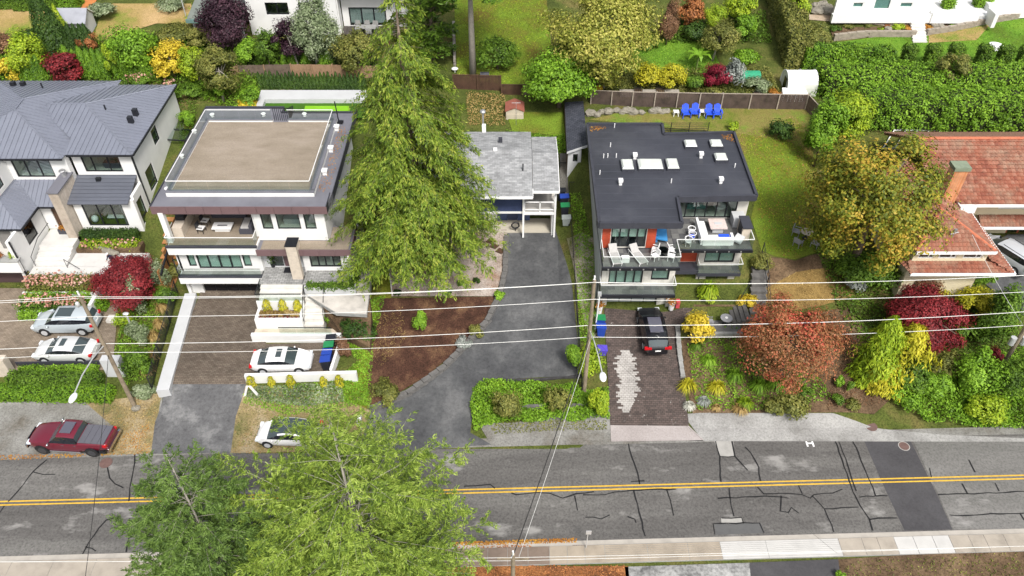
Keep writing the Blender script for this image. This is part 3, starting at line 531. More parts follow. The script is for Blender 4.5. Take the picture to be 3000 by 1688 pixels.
# ------------------------------------------------------------------ white house with the roof deck
def house_deck():
    h = thing('modern_house', 'white modern house with brown carpeted roof deck and black garage door', 'house', (-21, 57, 1.5)); F = lambda y: ('y', y)
    m = MB(); m.prism([(-28.1, 50, 10.98), (-14.5, 50, 10.98), (-14.3, 52, 10.98), (-14.3, 64.3, 10.98), (-21, 64.3, 10.98), (-21, 65.2, 10.98), (-28.1, 65.2, 10.98)], .5); rf = m.build('roof', MEMB, h)
    n = 10
    for i in range(n):
        a = -28.15 + 13.75 * i / n; mm = MB(); mm.box(a + .012, a + 13.75 / n - .012, 49.93, 49.99, 10.36, 11.06); mm.build('fascia_panel', BROWNP, rf)
    for i in range(8):
        a = 49.95 + 15.25 * i / 8
        for x in (-28.16, -14.28): mm = MB(); mm.box(x, x + .05, a + .01, a + 1.89, 10.36, 11.1) if x < -20 or i > 0 else mm.box(x - .2, x - .15, a + .01, a + 1.89, 10.36, 11.1); mm.build('fascia_panel', DARK, rf)
    m = MB(); m.box(-28.1, -20.9, 65.15, 65.3, 10.4, 11.15); m.box(-21, -14.3, 64.3, 64.42, 10.4, 11.15); m.build('parapet', DARK, rf)
    m = MB(); m.box(-27.0, -15.9, 51.8, 62.4, 10.98, 11.2); m.build('deck_carpet', CARPET, rf)
    x0, x1, y0, y1 = -27.28, -15.6, 51.4, 62.75
    cb = MB(); cp = MB()
    for a in ((x0, x1, y0, y0 + .35), (x0, x0 + .3, y0 + .35, y1 - .35), (x1 - .4, x1, y0 + .35, y1 - .35), (x0, -21.3, y1 - .35, y1), (-19.9, x1, y1 - .35, y1)):
        cb.box(*a, 10.985, 11.36); cp.box(a[0] - .02, a[1] + .02, a[2] - .02, a[3] + .02, 11.36, 11.41)
    cb.build('deck_curb', WHITE, rf); cp.build('curb_cap', MEMB, rf)
    for p in ([(x0 + .2, y0 + .2), (x1 - .25, y0 + .2)], [(x1 - .25, y0 + .25), (x1 - .25, y1 - .2)], [(x0 + .2, y0 + .25), (x0 + .2, y1 - .2)], [(x0 + .2, y1 - .2), (-21.35, y1 - .2)], [(-19.9, y1 - .2), (x1 - .25, y1 - .2)]): glass_rail(rf, p, 11.41, .95, rail=WHITEP)
    for sx, sy in ((570, 385), (533, 458), (490, 555), (622, 338), (772, 336), (892, 336)):
        p = at(sx, sy, 11.1); m = MB(); m.cyl(p, .16, 10.98, 11.16, 10); m.ell((p.x, p.y, 11.2), .22, .22, .1); m.build('roof_vent', WHITEP, rf)
    for sx, sy in ((987, 378), (970, 440), (952, 507)):
        p = at(sx, sy, 11.1); m = MB(); m.box(p.x - .17, p.x + .17, p.y - .17, p.y + .17, 10.98, 11.3); m.box(p.x - .23, p.x + .23, p.y - .23, p.y + .23, 11.3, 11.45); m.build('roof_vent', WHITEP, rf)
    p = at(994, 362, 11); m = MB(); m.tube([(p.x, p.y, 11), (p.x - .1, p.y, 13.2)], .05); m.box(p.x - .3, p.x + .3, p.y - .12, p.y + .12, 10.98, 11.15); m.box(p.x - .06, p.x + .4, p.y - .1, p.y + .1, 11.15, 11.3); m.build('mast', BLACK, rf)
    m = MB()
    for k in range(9): x = -21.3 + k * .17; m.box(x, x + .04, 63.0, 63.04, 11.0, 12.2)
    m.box(-21.35, -19.85, 62.99, 63.05, 12.2, 12.26)
    for k in range(7): y = 63.1 + k * .25; m.box(-19.95, -19.9, y, y + .04, 11 - k * .1, 12.2 - k * .1)
    m.build('roof_gate', BLACK, rf)
    # upper storey
    Y = 50.5; H = [hpx(Y, (759, 624), (804, 677)), hpx(Y, (804, 624), (885, 677)), hpx(Y, (886, 624), (930, 677))]; H = [(a, b, max(c, 8.45), 10.28) for a, b, c, d in H]
    wall(h, F(Y), -20.5, -14.9, 7.3, 10.48, WHITE, H); wall(h, ('x+', -14.9), Y + .25, 64, 4.4, 10.48, WHITE); wall(h, ('x-', -27.7), 54.5, 64.5, 1.5, 10.48, WHITE); wall(h, ('y', 64.2), -27.45, -15.15, 1.5, 10.48, WHITE)
    for q, (a, b, c, d) in enumerate(H): window(h, F(Y), (a, b, c, d), cuts=(), room=ROOM, depth=3)
    sf = MB(); sf.box(-18.6, -16.6, 51.6, 52.5, 8.15, 8.6); sf.box(-18.6, -16.6, 52.4, 52.7, 8.6, 9.0); sf.build('indoor_sofa', GREYW, h)
    m = MB(); m.box(-27.7, -20.5, 49.35, 55, 6.7, 7.42); m.build('terrace_slab', WHITE, h); m = MB(); m.box(-27.6, -20.6, 49.6, 54.6, 7.42, 7.5); m.build('terrace_carpet', CARPET, h); m = MB(); m.box(-27.75, -20.45, 49.3, 49.5, 7.425, 7.6); m.build('terrace_edge', DARK, h)
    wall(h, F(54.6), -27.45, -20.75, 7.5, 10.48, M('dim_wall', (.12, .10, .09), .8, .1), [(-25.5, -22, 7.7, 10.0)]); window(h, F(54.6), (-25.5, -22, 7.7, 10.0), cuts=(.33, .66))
    wall(h, ('x-', -20.75), 50.75, 54.6, 7.5, 10.48, WHITE); m = MB(); m.box(-27.7, -27.3, 49.9, 50.3, 7.43, 10.48); m.build('column', WHITE, h)
    m = MB(); m.box(-27.6, -20.8, 50.1, 54.6, 10.42, 10.47); m.build('soffit', M('soffit_wood', (.3, .2, .13), .6, .2), h)
    glass_rail(h, [(-27.6, 51.4), (-27.6, 49.42), (-20.6, 49.42), (-20.6, 50.4)], 7.6, .85, rail=M('white_rail', (.75, .75, .75), .4, 0))
    # middle storey and balcony
    Y = 50.0; H = [hpx(Y, (543, 743), (580, 785)), hpx(Y, (577, 743), (711, 790)), hpx(Y, (706, 743), (741, 784))]; zb = [4.95, 4.7, 4.95]; H = [(a, b, z, 6.5) for (a, b, c, d), z in zip(H, zb)]
    H[1] = (H[0][1] + .15, H[2][0] - .15, 4.7, 6.5)
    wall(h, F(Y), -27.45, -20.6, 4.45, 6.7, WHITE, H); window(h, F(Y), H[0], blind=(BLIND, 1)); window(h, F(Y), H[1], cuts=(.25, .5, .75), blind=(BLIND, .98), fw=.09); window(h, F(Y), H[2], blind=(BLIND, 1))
    m = MB(); m.box(-27.5, -20.6, 49.15, 50.2, 3.75, 4.42); m.build('balcony_slab', WHITE, h); m = MB(); m.box(-27.5, -20.6, 49.11, 49.45, 4.425, 4.55); m.build('balcony_edge', DARK, h); m = MB(); m.box(-27.4, -20.7, 49.46, 50, 4.425, 4.46); m.build('balcony_floor', CONCD, h)
    glass_rail(h, [(-27.4, 49.9), (-27.4, 49.2), (-20.6, 49.2)], 4.55, .8); wall(h, ('x+', -20.6), 49.2, 52, 1.5, 4.42, WHITE, name='side_wall'); wall(h, ('x+', -20.58), 50.25, 52, 4.43, 6.69, WHITE, name='side_wall')
    m = MB(); m.box(-27.42, -27.35, 49.1, 49.16, 4.5, 6.6); m.build('downpipe', BLACK, h)
    # garage
    wall(h, F(50.3), -27.3, -20.85, 1.5, 3.75, WHITE, [(-26.35, -21.45, 1.5, 3.62)], t=.4); wall(h, ('x-', -27.55), 50.0, 54.5, 1.5, 6.69, WHITE, name='side_wall')
    gd = MB(); gd.box(-26.4, -21.4, 50.52, 50.58, 1.5, 3.7); gdo = gd.build('garage_door', BLACK, h)
    for i in range(5):
        for j in range(3): block('door_panel', gdo, M('black_glass', (.008, .008, .012), .15, 0, spec=.5), (-26.35 + .98 * (i + .5), 50.5, 1.52 + .7 * (j + .5)), (.9, .05, .62))
    for x in (-27.0, -21.1): block('wall_lamp', h, BLACK, (x, 50.26, 3.3), (.16, .09, .35))
    # porch wing
    m = MB(); m.box(-20.5, -12.95, 49.25, 52.5, 6.75, 7.22); pr = m.build('porch_roof', MEMB, h); m = MB(); m.box(-20.2, -13.15, 49.4, 50.48, 7.222, 7.27); m.box(-14.85, -13.15, 50.49, 52.3, 7.222, 7.27); m.build('porch_carpet', CARPET, pr)
    for i in range(6): a = -20.55 + 7.6 * i / 6; mm = MB(); mm.box(a + .01, a + 7.6 / 6 - .01, 49.18, 49.24, 6.72, 7.34); mm.build('fascia_panel', BROWNP, pr)
    m = MB(); m.box(-12.96, -12.9, 49.18, 52.5, 6.72, 7.34); m.build('fascia_panel', BROWNP, pr)
    m = MB(); m.box(-17.95, -17.1, 48.75, 49.17, 3.6, 8.05); m.box(-17.95, -17.1, 49.25, 49.8, 7.23, 8.05); m.build('stone_column', STONE, h); m = MB(); m.box(-18.0, -17.05, 48.7, 49.85, 8.05, 8.12); m.build('column_cap', BLACK, h)
    Y = 49.75; Hh = hpx(Y, (905, 752), (1003, 786)); Hh = (max(Hh[0], -16.8), min(Hh[1], -13.5), 5.08, 6.36)
    wall(h, F(Y), -17.1, -13.25, 4.3, 6.75, WHITE, [Hh]); window(h, F(Y), Hh, cuts=(.27, .5, .75), fw=.1, room=ROOM); m = MB(); m.box(-13.25, -12.98, 48.7, 55, 3.6, 6.74); m.build('fin_wall', WHITE, h)
    wall(h, F(50.3), -20.55, -17.12, 4.3, 6.74, GREYW, [(-19.9, -18.95, 4.7, 6.6), (-18.9, -17.6, 4.65, 6.65)]); window(h, F(50.3), (-19.9, -18.95, 4.7, 6.6)); m = MB(); m.box(-18.88, -17.62, 50.35, 50.42, 4.66, 6.63); d = m.build('front_door', BROWNP, h); block('handle', d, STEEL, (-17.75, 50.3, 5.6), (.04, .05, .8))
    m = MB(); m.box(-20.55, -17.1, 48.35, 50.3, 3.5, 4.6); m.build('entry_landing', PAVG, h); m = MB(); m.box(-17.0, -13.3, 48.0, 49.75, 3.5, 4.7); m.build('front_patio', PAVG, h); block('door_mat', h, BLACK, (-18.3, 49.9, 4.612), (1.2, .7, .02))
    for k in range(3): m = MB(); m.box(-20.5, -17.05, 48.34 - .4 * (k + 1), 48.34 - .4 * k, 2.5, 4.4 - .2 * k); m.build('entry_step', CONC, h)
    return h
house_deck()
def front_steps():
    o = thing('front_terrace', 'white rendered planter walls, steps and walkway before the deck house', 'terrace', (-17, 46, 1.5))
    m = MB(); m.box(-20.75, -16.9, 45.7, 45.95, 1.5, 2.95); m.box(-20.75, -20.5, 45.95, 46.97, 1.5, 3.0); m.box(-20.74, -16.9, 46.98, 47.12, 1.5, 3.75); m.box(-17.1, -16.91, 45.95, 46.97, 1.5, 3.3); m.build('planter_wall', WHITE, o)
    m = MB(); m.box(-20.5, -17.1, 45.95, 46.97, 1.5, 2.8); m.build('planter_soil', SOIL, o)
    m = MB(); m.box(-20.9, -13.7, 44.55, 44.85, 1.45, 2.35); m.build('front_wall', WHITE, o); m = MB(); m.box(-20.85, -14.2, 44.86, 45.69, 1.45, 1.95); m.build('lower_landing', M('stained_concrete', (.5, .43, .34), .85, .35, .9), o)
    for k in range(5): m = MB(); m.box(-16.85, -15.3, 45.7 + .4 * k, 46.1 + .4 * k, 1.5, 2.3 + .35 * k); m.build('step', CONC, o)
    for x in (-16.86, -15.2): m = MB(); m.tube([(x, 45.9, 2.6), (x, 45.9, 3.4), (x, 47.6, 4.9), (x, 47.6, 4.0)], .03); m.build('handrail', BLACK, o)
    m = MB(); m.prism([(-16.8, 47.62, 4.0), (-15.2, 46.35, 3.99), (-14.0, 45.45, 3.97), (-11.5, 45.25, 3.96), (-11.6, 47.62, 4.0)], .3); m.prism([(-12.68, 47.64, 4.0), (-11.6, 47.64, 4.0), (-11.9, 53.5, 4.6), (-12.68, 53.5, 4.6)], .6); m.build('walkway_base', CONCD, o); m = MB(); m.prism([(-15.15, 46.25, 3.75), (-13.7, 44.8, 2.5), (-11.2, 43.3, 2.3), (-11.2, 45.4, 3.8), (-11.6, 47.5, 3.8), (-15.1, 47.5, 3.8)], 2.2); m.build('raised_bed', SOIL, o); m = MB(); m.prism([(-16.78, 47.6, 4.03), (-15.2, 46.4, 4.02), (-14.0, 45.5, 4.0), (-11.55, 45.3, 3.99), (-11.63, 47.6, 4.03)], .02); m.prism([(-12.64, 47.66, 4.03), (-11.65, 47.66, 4.03), (-11.95, 53.4, 4.63), (-12.64, 53.4, 4.63)], .02); m.build('walkway', M('white_concrete', (.5, .47, .43), .85, .3, .9), o)
    m = MB(); m.box(-16.85, -12.7, 47.65, 47.95, 3.3, 4.66); m.box(-12.95, -12.7, 47.95, 52.5, 3.3, 4.7); m.build('hedge_planter', GREYW, o)
    glass_rail(o, [(-20.7, 48.9), (-20.7, 47.05), (-17.0, 47.05)], 3.75, .8, rail=BLACK, rr=.03); glass_rail(o, [(-18.6, 44.7), (-14.4, 44.7)], 2.35, .75, rail=BLACK, rr=.025)
front_steps()
def white_wall(name, label, a, b, w, zt, zb, mat=WHITE):
    m = MB(); d = (b - a); n = Vector((-d.y, d.x, 0)).normalized() * w / 2
    m.prism([(a + n)[:2] + (zt[0],), (a - n)[:2] + (zt[0],), (b - n)[:2] + (zt[1],), (b + n)[:2] + (zt[1],)] if False else [(a.x - n.x, a.y - n.y, zt[0]), (b.x - n.x, b.y - n.y, zt[1]), (b.x + n.x, b.y + n.y, zt[1]), (a.x + n.x, a.y + n.y, zt[0])], [zt[0] - zb[0], zt[1] - zb[1], zt[1] - zb[1], zt[0] - zb[0]])
    return tag(m.build(name, mat), label, 'wall')
white_wall('retaining_wall', 'long pale concrete wall with broad top flanking the brown paved driveway', Vector((-26.4, 39.3, 0)), Vector((-27.4, 49.9, 0)), .95, (1.8, 2.0), (1.0, 1.3), GREYW)
white_wall('low_wall', 'low white wall beside the parked white sedan', Vector((-20.4, 40.45, 0)), Vector((-11.9, 40.75, 0)), .28, (2.25, 2.25), (.8, .8))
white_wall('low_wall', 'short white wall behind the row of wheelie bins', Vector((-13.9, 40.95, 0)), Vector((-13.6, 44.5, 0)), .22, (2.3, 2.4), (1.3, 1.3))
SEAM = M('standing_seam_metal', (.22, .235, .285), .45, .08, .7, metal=.25); SEAMD = M('dark_seam_metal', (.13, .14, .17), .45, .1, .7, metal=.25)
# ------------------------------------------------------------------ white house with the blue-grey metal roof
def house_metal():
    h = thing('metal_roof_house', 'white house with blue-grey standing-seam metal hip roofs and stone chimney', 'house', (-38, 62, 2)); F = lambda y: ('y', y)
    A, B, Cc, D = (-38.4, 64.2, 12.0), (-42.8, 64.2, 12.0), (-43.7, 64.1, 12.55), (-43.6, 62.2, 12.55); z = 10.8
    rf = MB(); rf.box(-49.5, -32.7, 58.3, 69.8, 10.55, 10.72); rf = rf.build('roof', DARK, h)
    for P in ([(-38.0, 57.7, z), (-32.3, 57.7, z), A, B, (-38.2, 59.7, 11.17)], [(-32.3, 57.7, z), (-32.4, 70, z), A], [(-32.4, 70, z), (-38.6, 70, z), B, A], [(-50, 57.1, z), (-38, 57.1, z), D], [(-38, 57.1, z), (-38.0, 70.8, z), Cc, D], [(-38, 70.8, z), (-50, 70.8, z), Cc], [(-50, 70.8, z), (-50, 57.1, z), D, Cc]): seam_roof(rf, P, (0, 1), SEAM)
    m = MB()
    for a, b in ((A, (-32.3, 57.7, z)), (A, (-32.4, 70, z)), (A, B), (D, (-38, 57.1, z)), (Cc, (-38, 70.8, z)), (Cc, D)): m.tube([Vector(a) + Vector((0, 0, .03)), Vector(b) + Vector((0, 0, .03))], .07, 5)
    m.build('ridge_cap', SEAM, rf)
    for sx, sy in ((37, 244), (66, 244), (82, 278), (83, 304), (282, 302), (394, 324), (380, 346)): p = at(sx, sy, 11.6); m = MB(); m.box(p.x - .2, p.x + .2, p.y - .2, p.y + .2, 10.9, 11.75); m.build('roof_vent', BLACK, rf)
    for sx, sy in ((126, 260), (311, 325)): p = at(sx, sy, 11.5); m = MB(); m.tube([(p.x, p.y, 11), (p.x, p.y, 12.1)], .07); m.build('vent_pipe', BLACK, rf)
    g = MB(); g.bar((-38, 57.05, 10.83), (-32.3, 57.65, 10.83), .12, .14) if False else g.bar((-37.9, 57.62, 10.82), (-32.25, 57.62, 10.82), .12, .14); g.bar((-43.3, 57.02, 10.82), (-38, 57.02, 10.82), .12, .14); g.bar((-32.22, 57.7, 10.82), (-32.32, 70, 10.82), .1, .14); g.build('gutter', BLACK, rf)
    Hr = hpx(58.2, (232, 455), (362, 502)); Hl = hpx(57.6, (28, 468), (168, 525)); Hl = (Hl[0], Hl[1], 8.6, 10.5); Hr = (Hr[0], Hr[1], 8.75, 10.5)
    wall(h, F(58.2), -37.9, -32.6, 3.8, 10.75, WHITE, [Hr]); wall(h, F(57.6), -43.3, -38.1, 3.8, 10.75, WHITE, [Hl]); wall(h, ('x+', -38.1), 57.85, 58.2, 3.8, 10.75, WHITE)
    window(h, F(58.2), Hr, cuts=(.26, .68), fw=.09, room=ROOM, depth=3.2); window(h, F(57.6), Hl, cuts=(.33, .67), fw=.09, room=ROOM, depth=3.2)
    m = MB(); m.box(-41.6, -40, 58.6, 60.2, 8.35, 8.8); m.ell((-40.8, 59, 8.95), .7, .4, .25); m.build('bed', GREYW, h); m = MB(); m.box(-36, -34.6, 59.2, 60.8, 8.4, 9.0); m.build('desk', FABD, h)
    X = -32.6; hs_ = []
    for (a, b) in (((424, 379), (441, 413)), ((443, 464), (474, 527)), ((398, 565), (435, 645))):
        y1, z1 = onx(*a, X); y0, z0 = onx(*b, X); hs_.append((min(y0, y1), max(y0, y1), min(z0, z1), max(z0, z1)))
    hs_ = [(62.6, 63.9, 8.6, 10.1), (59.2, 60.9, 5.9, 8.0), (56.1, 57.3, 4.6, 7.0)] if any(q[1] - q[0] < .4 or q[3] - q[2] < .4 for q in hs_) else hs_
    wall(h, ('x+', X), 58.45, 69.6, 3.5, 10.75, WHITE, [q for q in hs_ if q[0] > 58.5]); wall(h, ('x+', X - .01), 55.95, 58.44, 3.5, 7.75, WHITE, [q for q in hs_ if q[1] < 58.4])
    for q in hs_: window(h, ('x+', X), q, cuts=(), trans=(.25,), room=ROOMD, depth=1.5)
    wall(h, ('y', 69.4), -49, -32.9, 7, 10.75, WHITE); m = MB(); m.box(-32.66, -32.52, 58.0, 58.1, 3.8, 10.7); m.build('downpipe', BLACK, h)
    seam_roof(h, [(-38.05, 55.15, 7.5), (-32.85, 55.15, 7.5), (-32.85, 58.2, 8.4), (-38.05, 58.2, 8.4)], (3, 0), SEAMD, .4, 'low_roof_panel', .09); m = MB(); m.box(-36.2, -35.8, 57.5, 57.8, 8.15, 8.5); m.build('roof_vent', BLACK, h)
    Hw = hpx(55.7, (238, 604), (380, 662)); Hw = (Hw[0], Hw[1], 4.75, 7.1); wall(h, F(55.7), -37.95, -32.6, 3.2, 7.45, WHITE, [Hw]); window(h, F(55.7), Hw, cuts=(.36, .72), fw=.09, room=M('warm_room', (.3, .22, .15), .7, .2, 1), depth=3)
    m = MB(); m.box(-36, -34.4, 56.6, 57.4, 4.9, 5.0); m.box(-35.9, -35.8, 56.7, 57.3, 4.4, 4.9); m.box(-34.6, -34.5, 56.7, 57.3, 4.4, 4.9); m.build('indoor_table', WHITEP, h); m = MB(); m.ell((-37.0, 56.4, 5.0), .3, .3, .35); m.build('flower_vase', WHITEP, h)
    m = MB(); m.box(-38.85, -38.05, 54.6, 57.6, 3.0, 9.0); m.build('chimney', PAVER('ledge_stone', (.52, .45, .38), (.6, .54, .47), (.4, .34, .28), .7, .12, (.6, .55, .5), .7), h); m = MB(); m.box(-38.95, -37.95, 54.5, 57.7, 9.0, 9.1); m.build('chimney_cap', MEMB, h); m = MB(); m.cyl((-38.4, 57, 0), .2, 9.1, 9.6, 12); m.ell((-38.4, 57, 9.65), .3, .3, .12); m.build('chimney_cowl', STEEL, h)
    # low left wing with balcony over the garage
    for P, e in (([(-40.8, 52.2, 7.1), (-40.8, 55.3, 7.1), (-43.1, 57.6, 8.35), (-43.1, 54.5, 8.35)], (0, 1)), ([(-50, 52.2, 7.1), (-40.8, 52.2, 7.1), (-43.1, 54.5, 8.35), (-50, 54.5, 8.35)], (0, 1)), ([(-40.8, 55.3, 7.1), (-38.9, 55.3, 7.1), (-38.9, 57.6, 8.35), (-43.1, 57.6, 8.35)], (0, 1)), ([(-50, 54.5, 8.35), (-43.1, 54.5, 8.35), (-43.1, 57.6, 8.35), (-50, 57.6, 8.35)], (0, 1))): seam_roof(h, P, e, SEAM, .4, 'low_roof_panel', .09)
    m = MB(); m.bar((-50, 52.12, 7.12), (-40.75, 52.12, 7.12), .12, .14); m.bar((-40.72, 52.2, 7.12), (-40.72, 55.3, 7.12), .12, .14); m.bar((-40.7, 55.22, 7.12), (-38.9, 55.22, 7.12), .1, .12); m.build('gutter', BLACK, h)
    wall(h, ('x+', -41.15), 50.55, 55.9, 1.8, 7.0, WHITE, [(52.7, 54.4, 4.9, 6.8)]); window(h, ('x+', -41.15), (52.7, 54.4, 4.9, 6.8), glass=GLDK); wall(h, F(55.9), -41.1, -38.9, 3.8, 7.15, WHITE, [(-40.2, -39.1, 4.3, 6.5)]); m = MB(); m.box(-40.18, -39.12, 55.95, 56.0, 4.3, 6.48); m.build('front_door', WOODD, h)
    m = MB(); m.box(-50, -41.4, 50.5, 56, 4.4, 4.75); m.build('balcony_floor', CONC, h); m = MB(); m.box(-50, -40.95, 50.2, 50.5, 4.05, 5.2); m.build('parapet', WHITE, h); m = MB(); m.box(-50, -40.9, 50.15, 50.8, 5.2, 5.28); m.build('parapet_cap', CONCD, h)
    wall(h, F(56.2), -50, -41.4, 4.75, 7.4, WHITE, [(-46, -42.2, 4.9, 6.9)]); window(h, F(56.2), (-46, -42.2, 4.9, 6.9), cuts=(.33, .66)); m = MB(); m.box(-41.9, -41.4, 52.3, 52.8, 4.76, 7.0); m.build('column', WHITE, h)
    wall(h, F(51.3), -50, -41.4, 1.8, 4.4, WHITE, [(-48, -42.0, 1.8, 4.1)]); gd = MB(); gd.box(-48.05, -41.95, 51.5, 51.56, 1.8, 4.15); gd = gd.build('garage_door', M('plum_door', (.09, .055, .06), .5, .1), h)
    for j in range(4): block('door_panel', gd, M('plum_door'), (-45, 51.47, 1.9 + .56 * (j + .5)), (5.9, .05, .52))
    block('wall_lamp', h, BLACK, (-41.1, 50.9, 3.4), (.12, .2, .4)); m = MB(); m.box(-41.16, -41.05, 50.6, 50.7, 1.9, 7.0); m.build('downpipe', BLACK, h)
    wall(h, ('x+', -43.3), 53, 57.59, 8.4, 10.7, WHITE, [(54.2, 56.2, 8.8, 10.3)]); window(h, ('x+', -43.3), (54.2, 56.2, 8.8, 10.3)); m = MB(); m.box(-50, -43.2, 52.8, 57, 10.72, 10.85); m.build('roof_wing', SEAM, h)
    # glass side canopy
    m = MB(); m.tube([(-31.0, 65.2, 5), (-31.0, 65.2, 7.6)], .06); m.tube([(-31.0, 69, 5.5), (-31.0, 69, 7.6)], .06)
    for y in (65.2, 67.1, 69): m.bar((-32.6, y, 7.7), (-30.9, y, 7.6), .08, .12)
    m.bar((-30.95, 65.2, 7.62), (-30.95, 69, 7.62), .1, .12); cn = m.build('side_canopy', BLACK, h); m = MB(); m.add([(-32.6, 65.2, 7.73), (-30.9, 65.2, 7.64), (-30.9, 69, 7.64), (-32.6, 69, 7.73)], [(0, 1, 2, 3)]); m.build('canopy_glass', GLD, cn)
    return h
house_metal()
def entry_terraces():
    o = thing('entry_stairs', 'pale concrete entry stairs and terraced planters before the metal-roofed house', 'stairs', (-37, 52, 2)); LC = M('light_concrete', (.56, .55, .53), .85, .12, 1)
    m = MB(); m.box(-41, -38.05, 53.4, 55.9, 3, 4.25); m.build('landing', LC, o)
    for k in range(4): m = MB(); m.box(-40.9, -38.05, 53.4 - .45 * (k + 1), 53.4 - .45 * k, 2.4, 4.1 - .15 * k); m.build('step', LC, o)
    m = MB(); m.box(-40.9, -31.6, 50.5, 51.58, 2, 3.5); m.box(-38.0, -31.6, 51.6, 53.4, 2, 3.52); m.build('path', LC, o)
    m = MB(); m.box(-40.8, -35.0, 48.75, 48.95, 1.6, 3.05); m.box(-40.8, -34.6, 47.2, 47.45, 1.6, 2.35); m.box(-34.9, -34.6, 47.45, 50.4, 1.6, 2.9); m.build('planter_wall', WHITE, o); m = MB(); m.box(-40.8, -34.95, 48.96, 50.45, 1.6, 2.95); m.box(-40.8, -34.95, 47.46, 48.74, 1.6, 2.25); m.build('planter_soil', SOIL, o)
    m = MB(); m.tube([(-40.7, 51.6, 3.6), (-40.7, 51.6, 4.6), (-40.7, 53.4, 5.2), (-40.7, 55.5, 5.2)], .03); m.build('handrail', BLACK, o); m = MB(); m.tube([(-37.9, 51.4, 3.6), (-37.9, 51.4, 4.5), (-36.2, 50.4, 4.3)], .03); m.build('handrail', BLACK, o)
    m = MB(); m.box(-37.9, -32.4, 53.4, 54.6, 3, 3.9); m.build('upper_bed', SOIL, o)
entry_terraces()
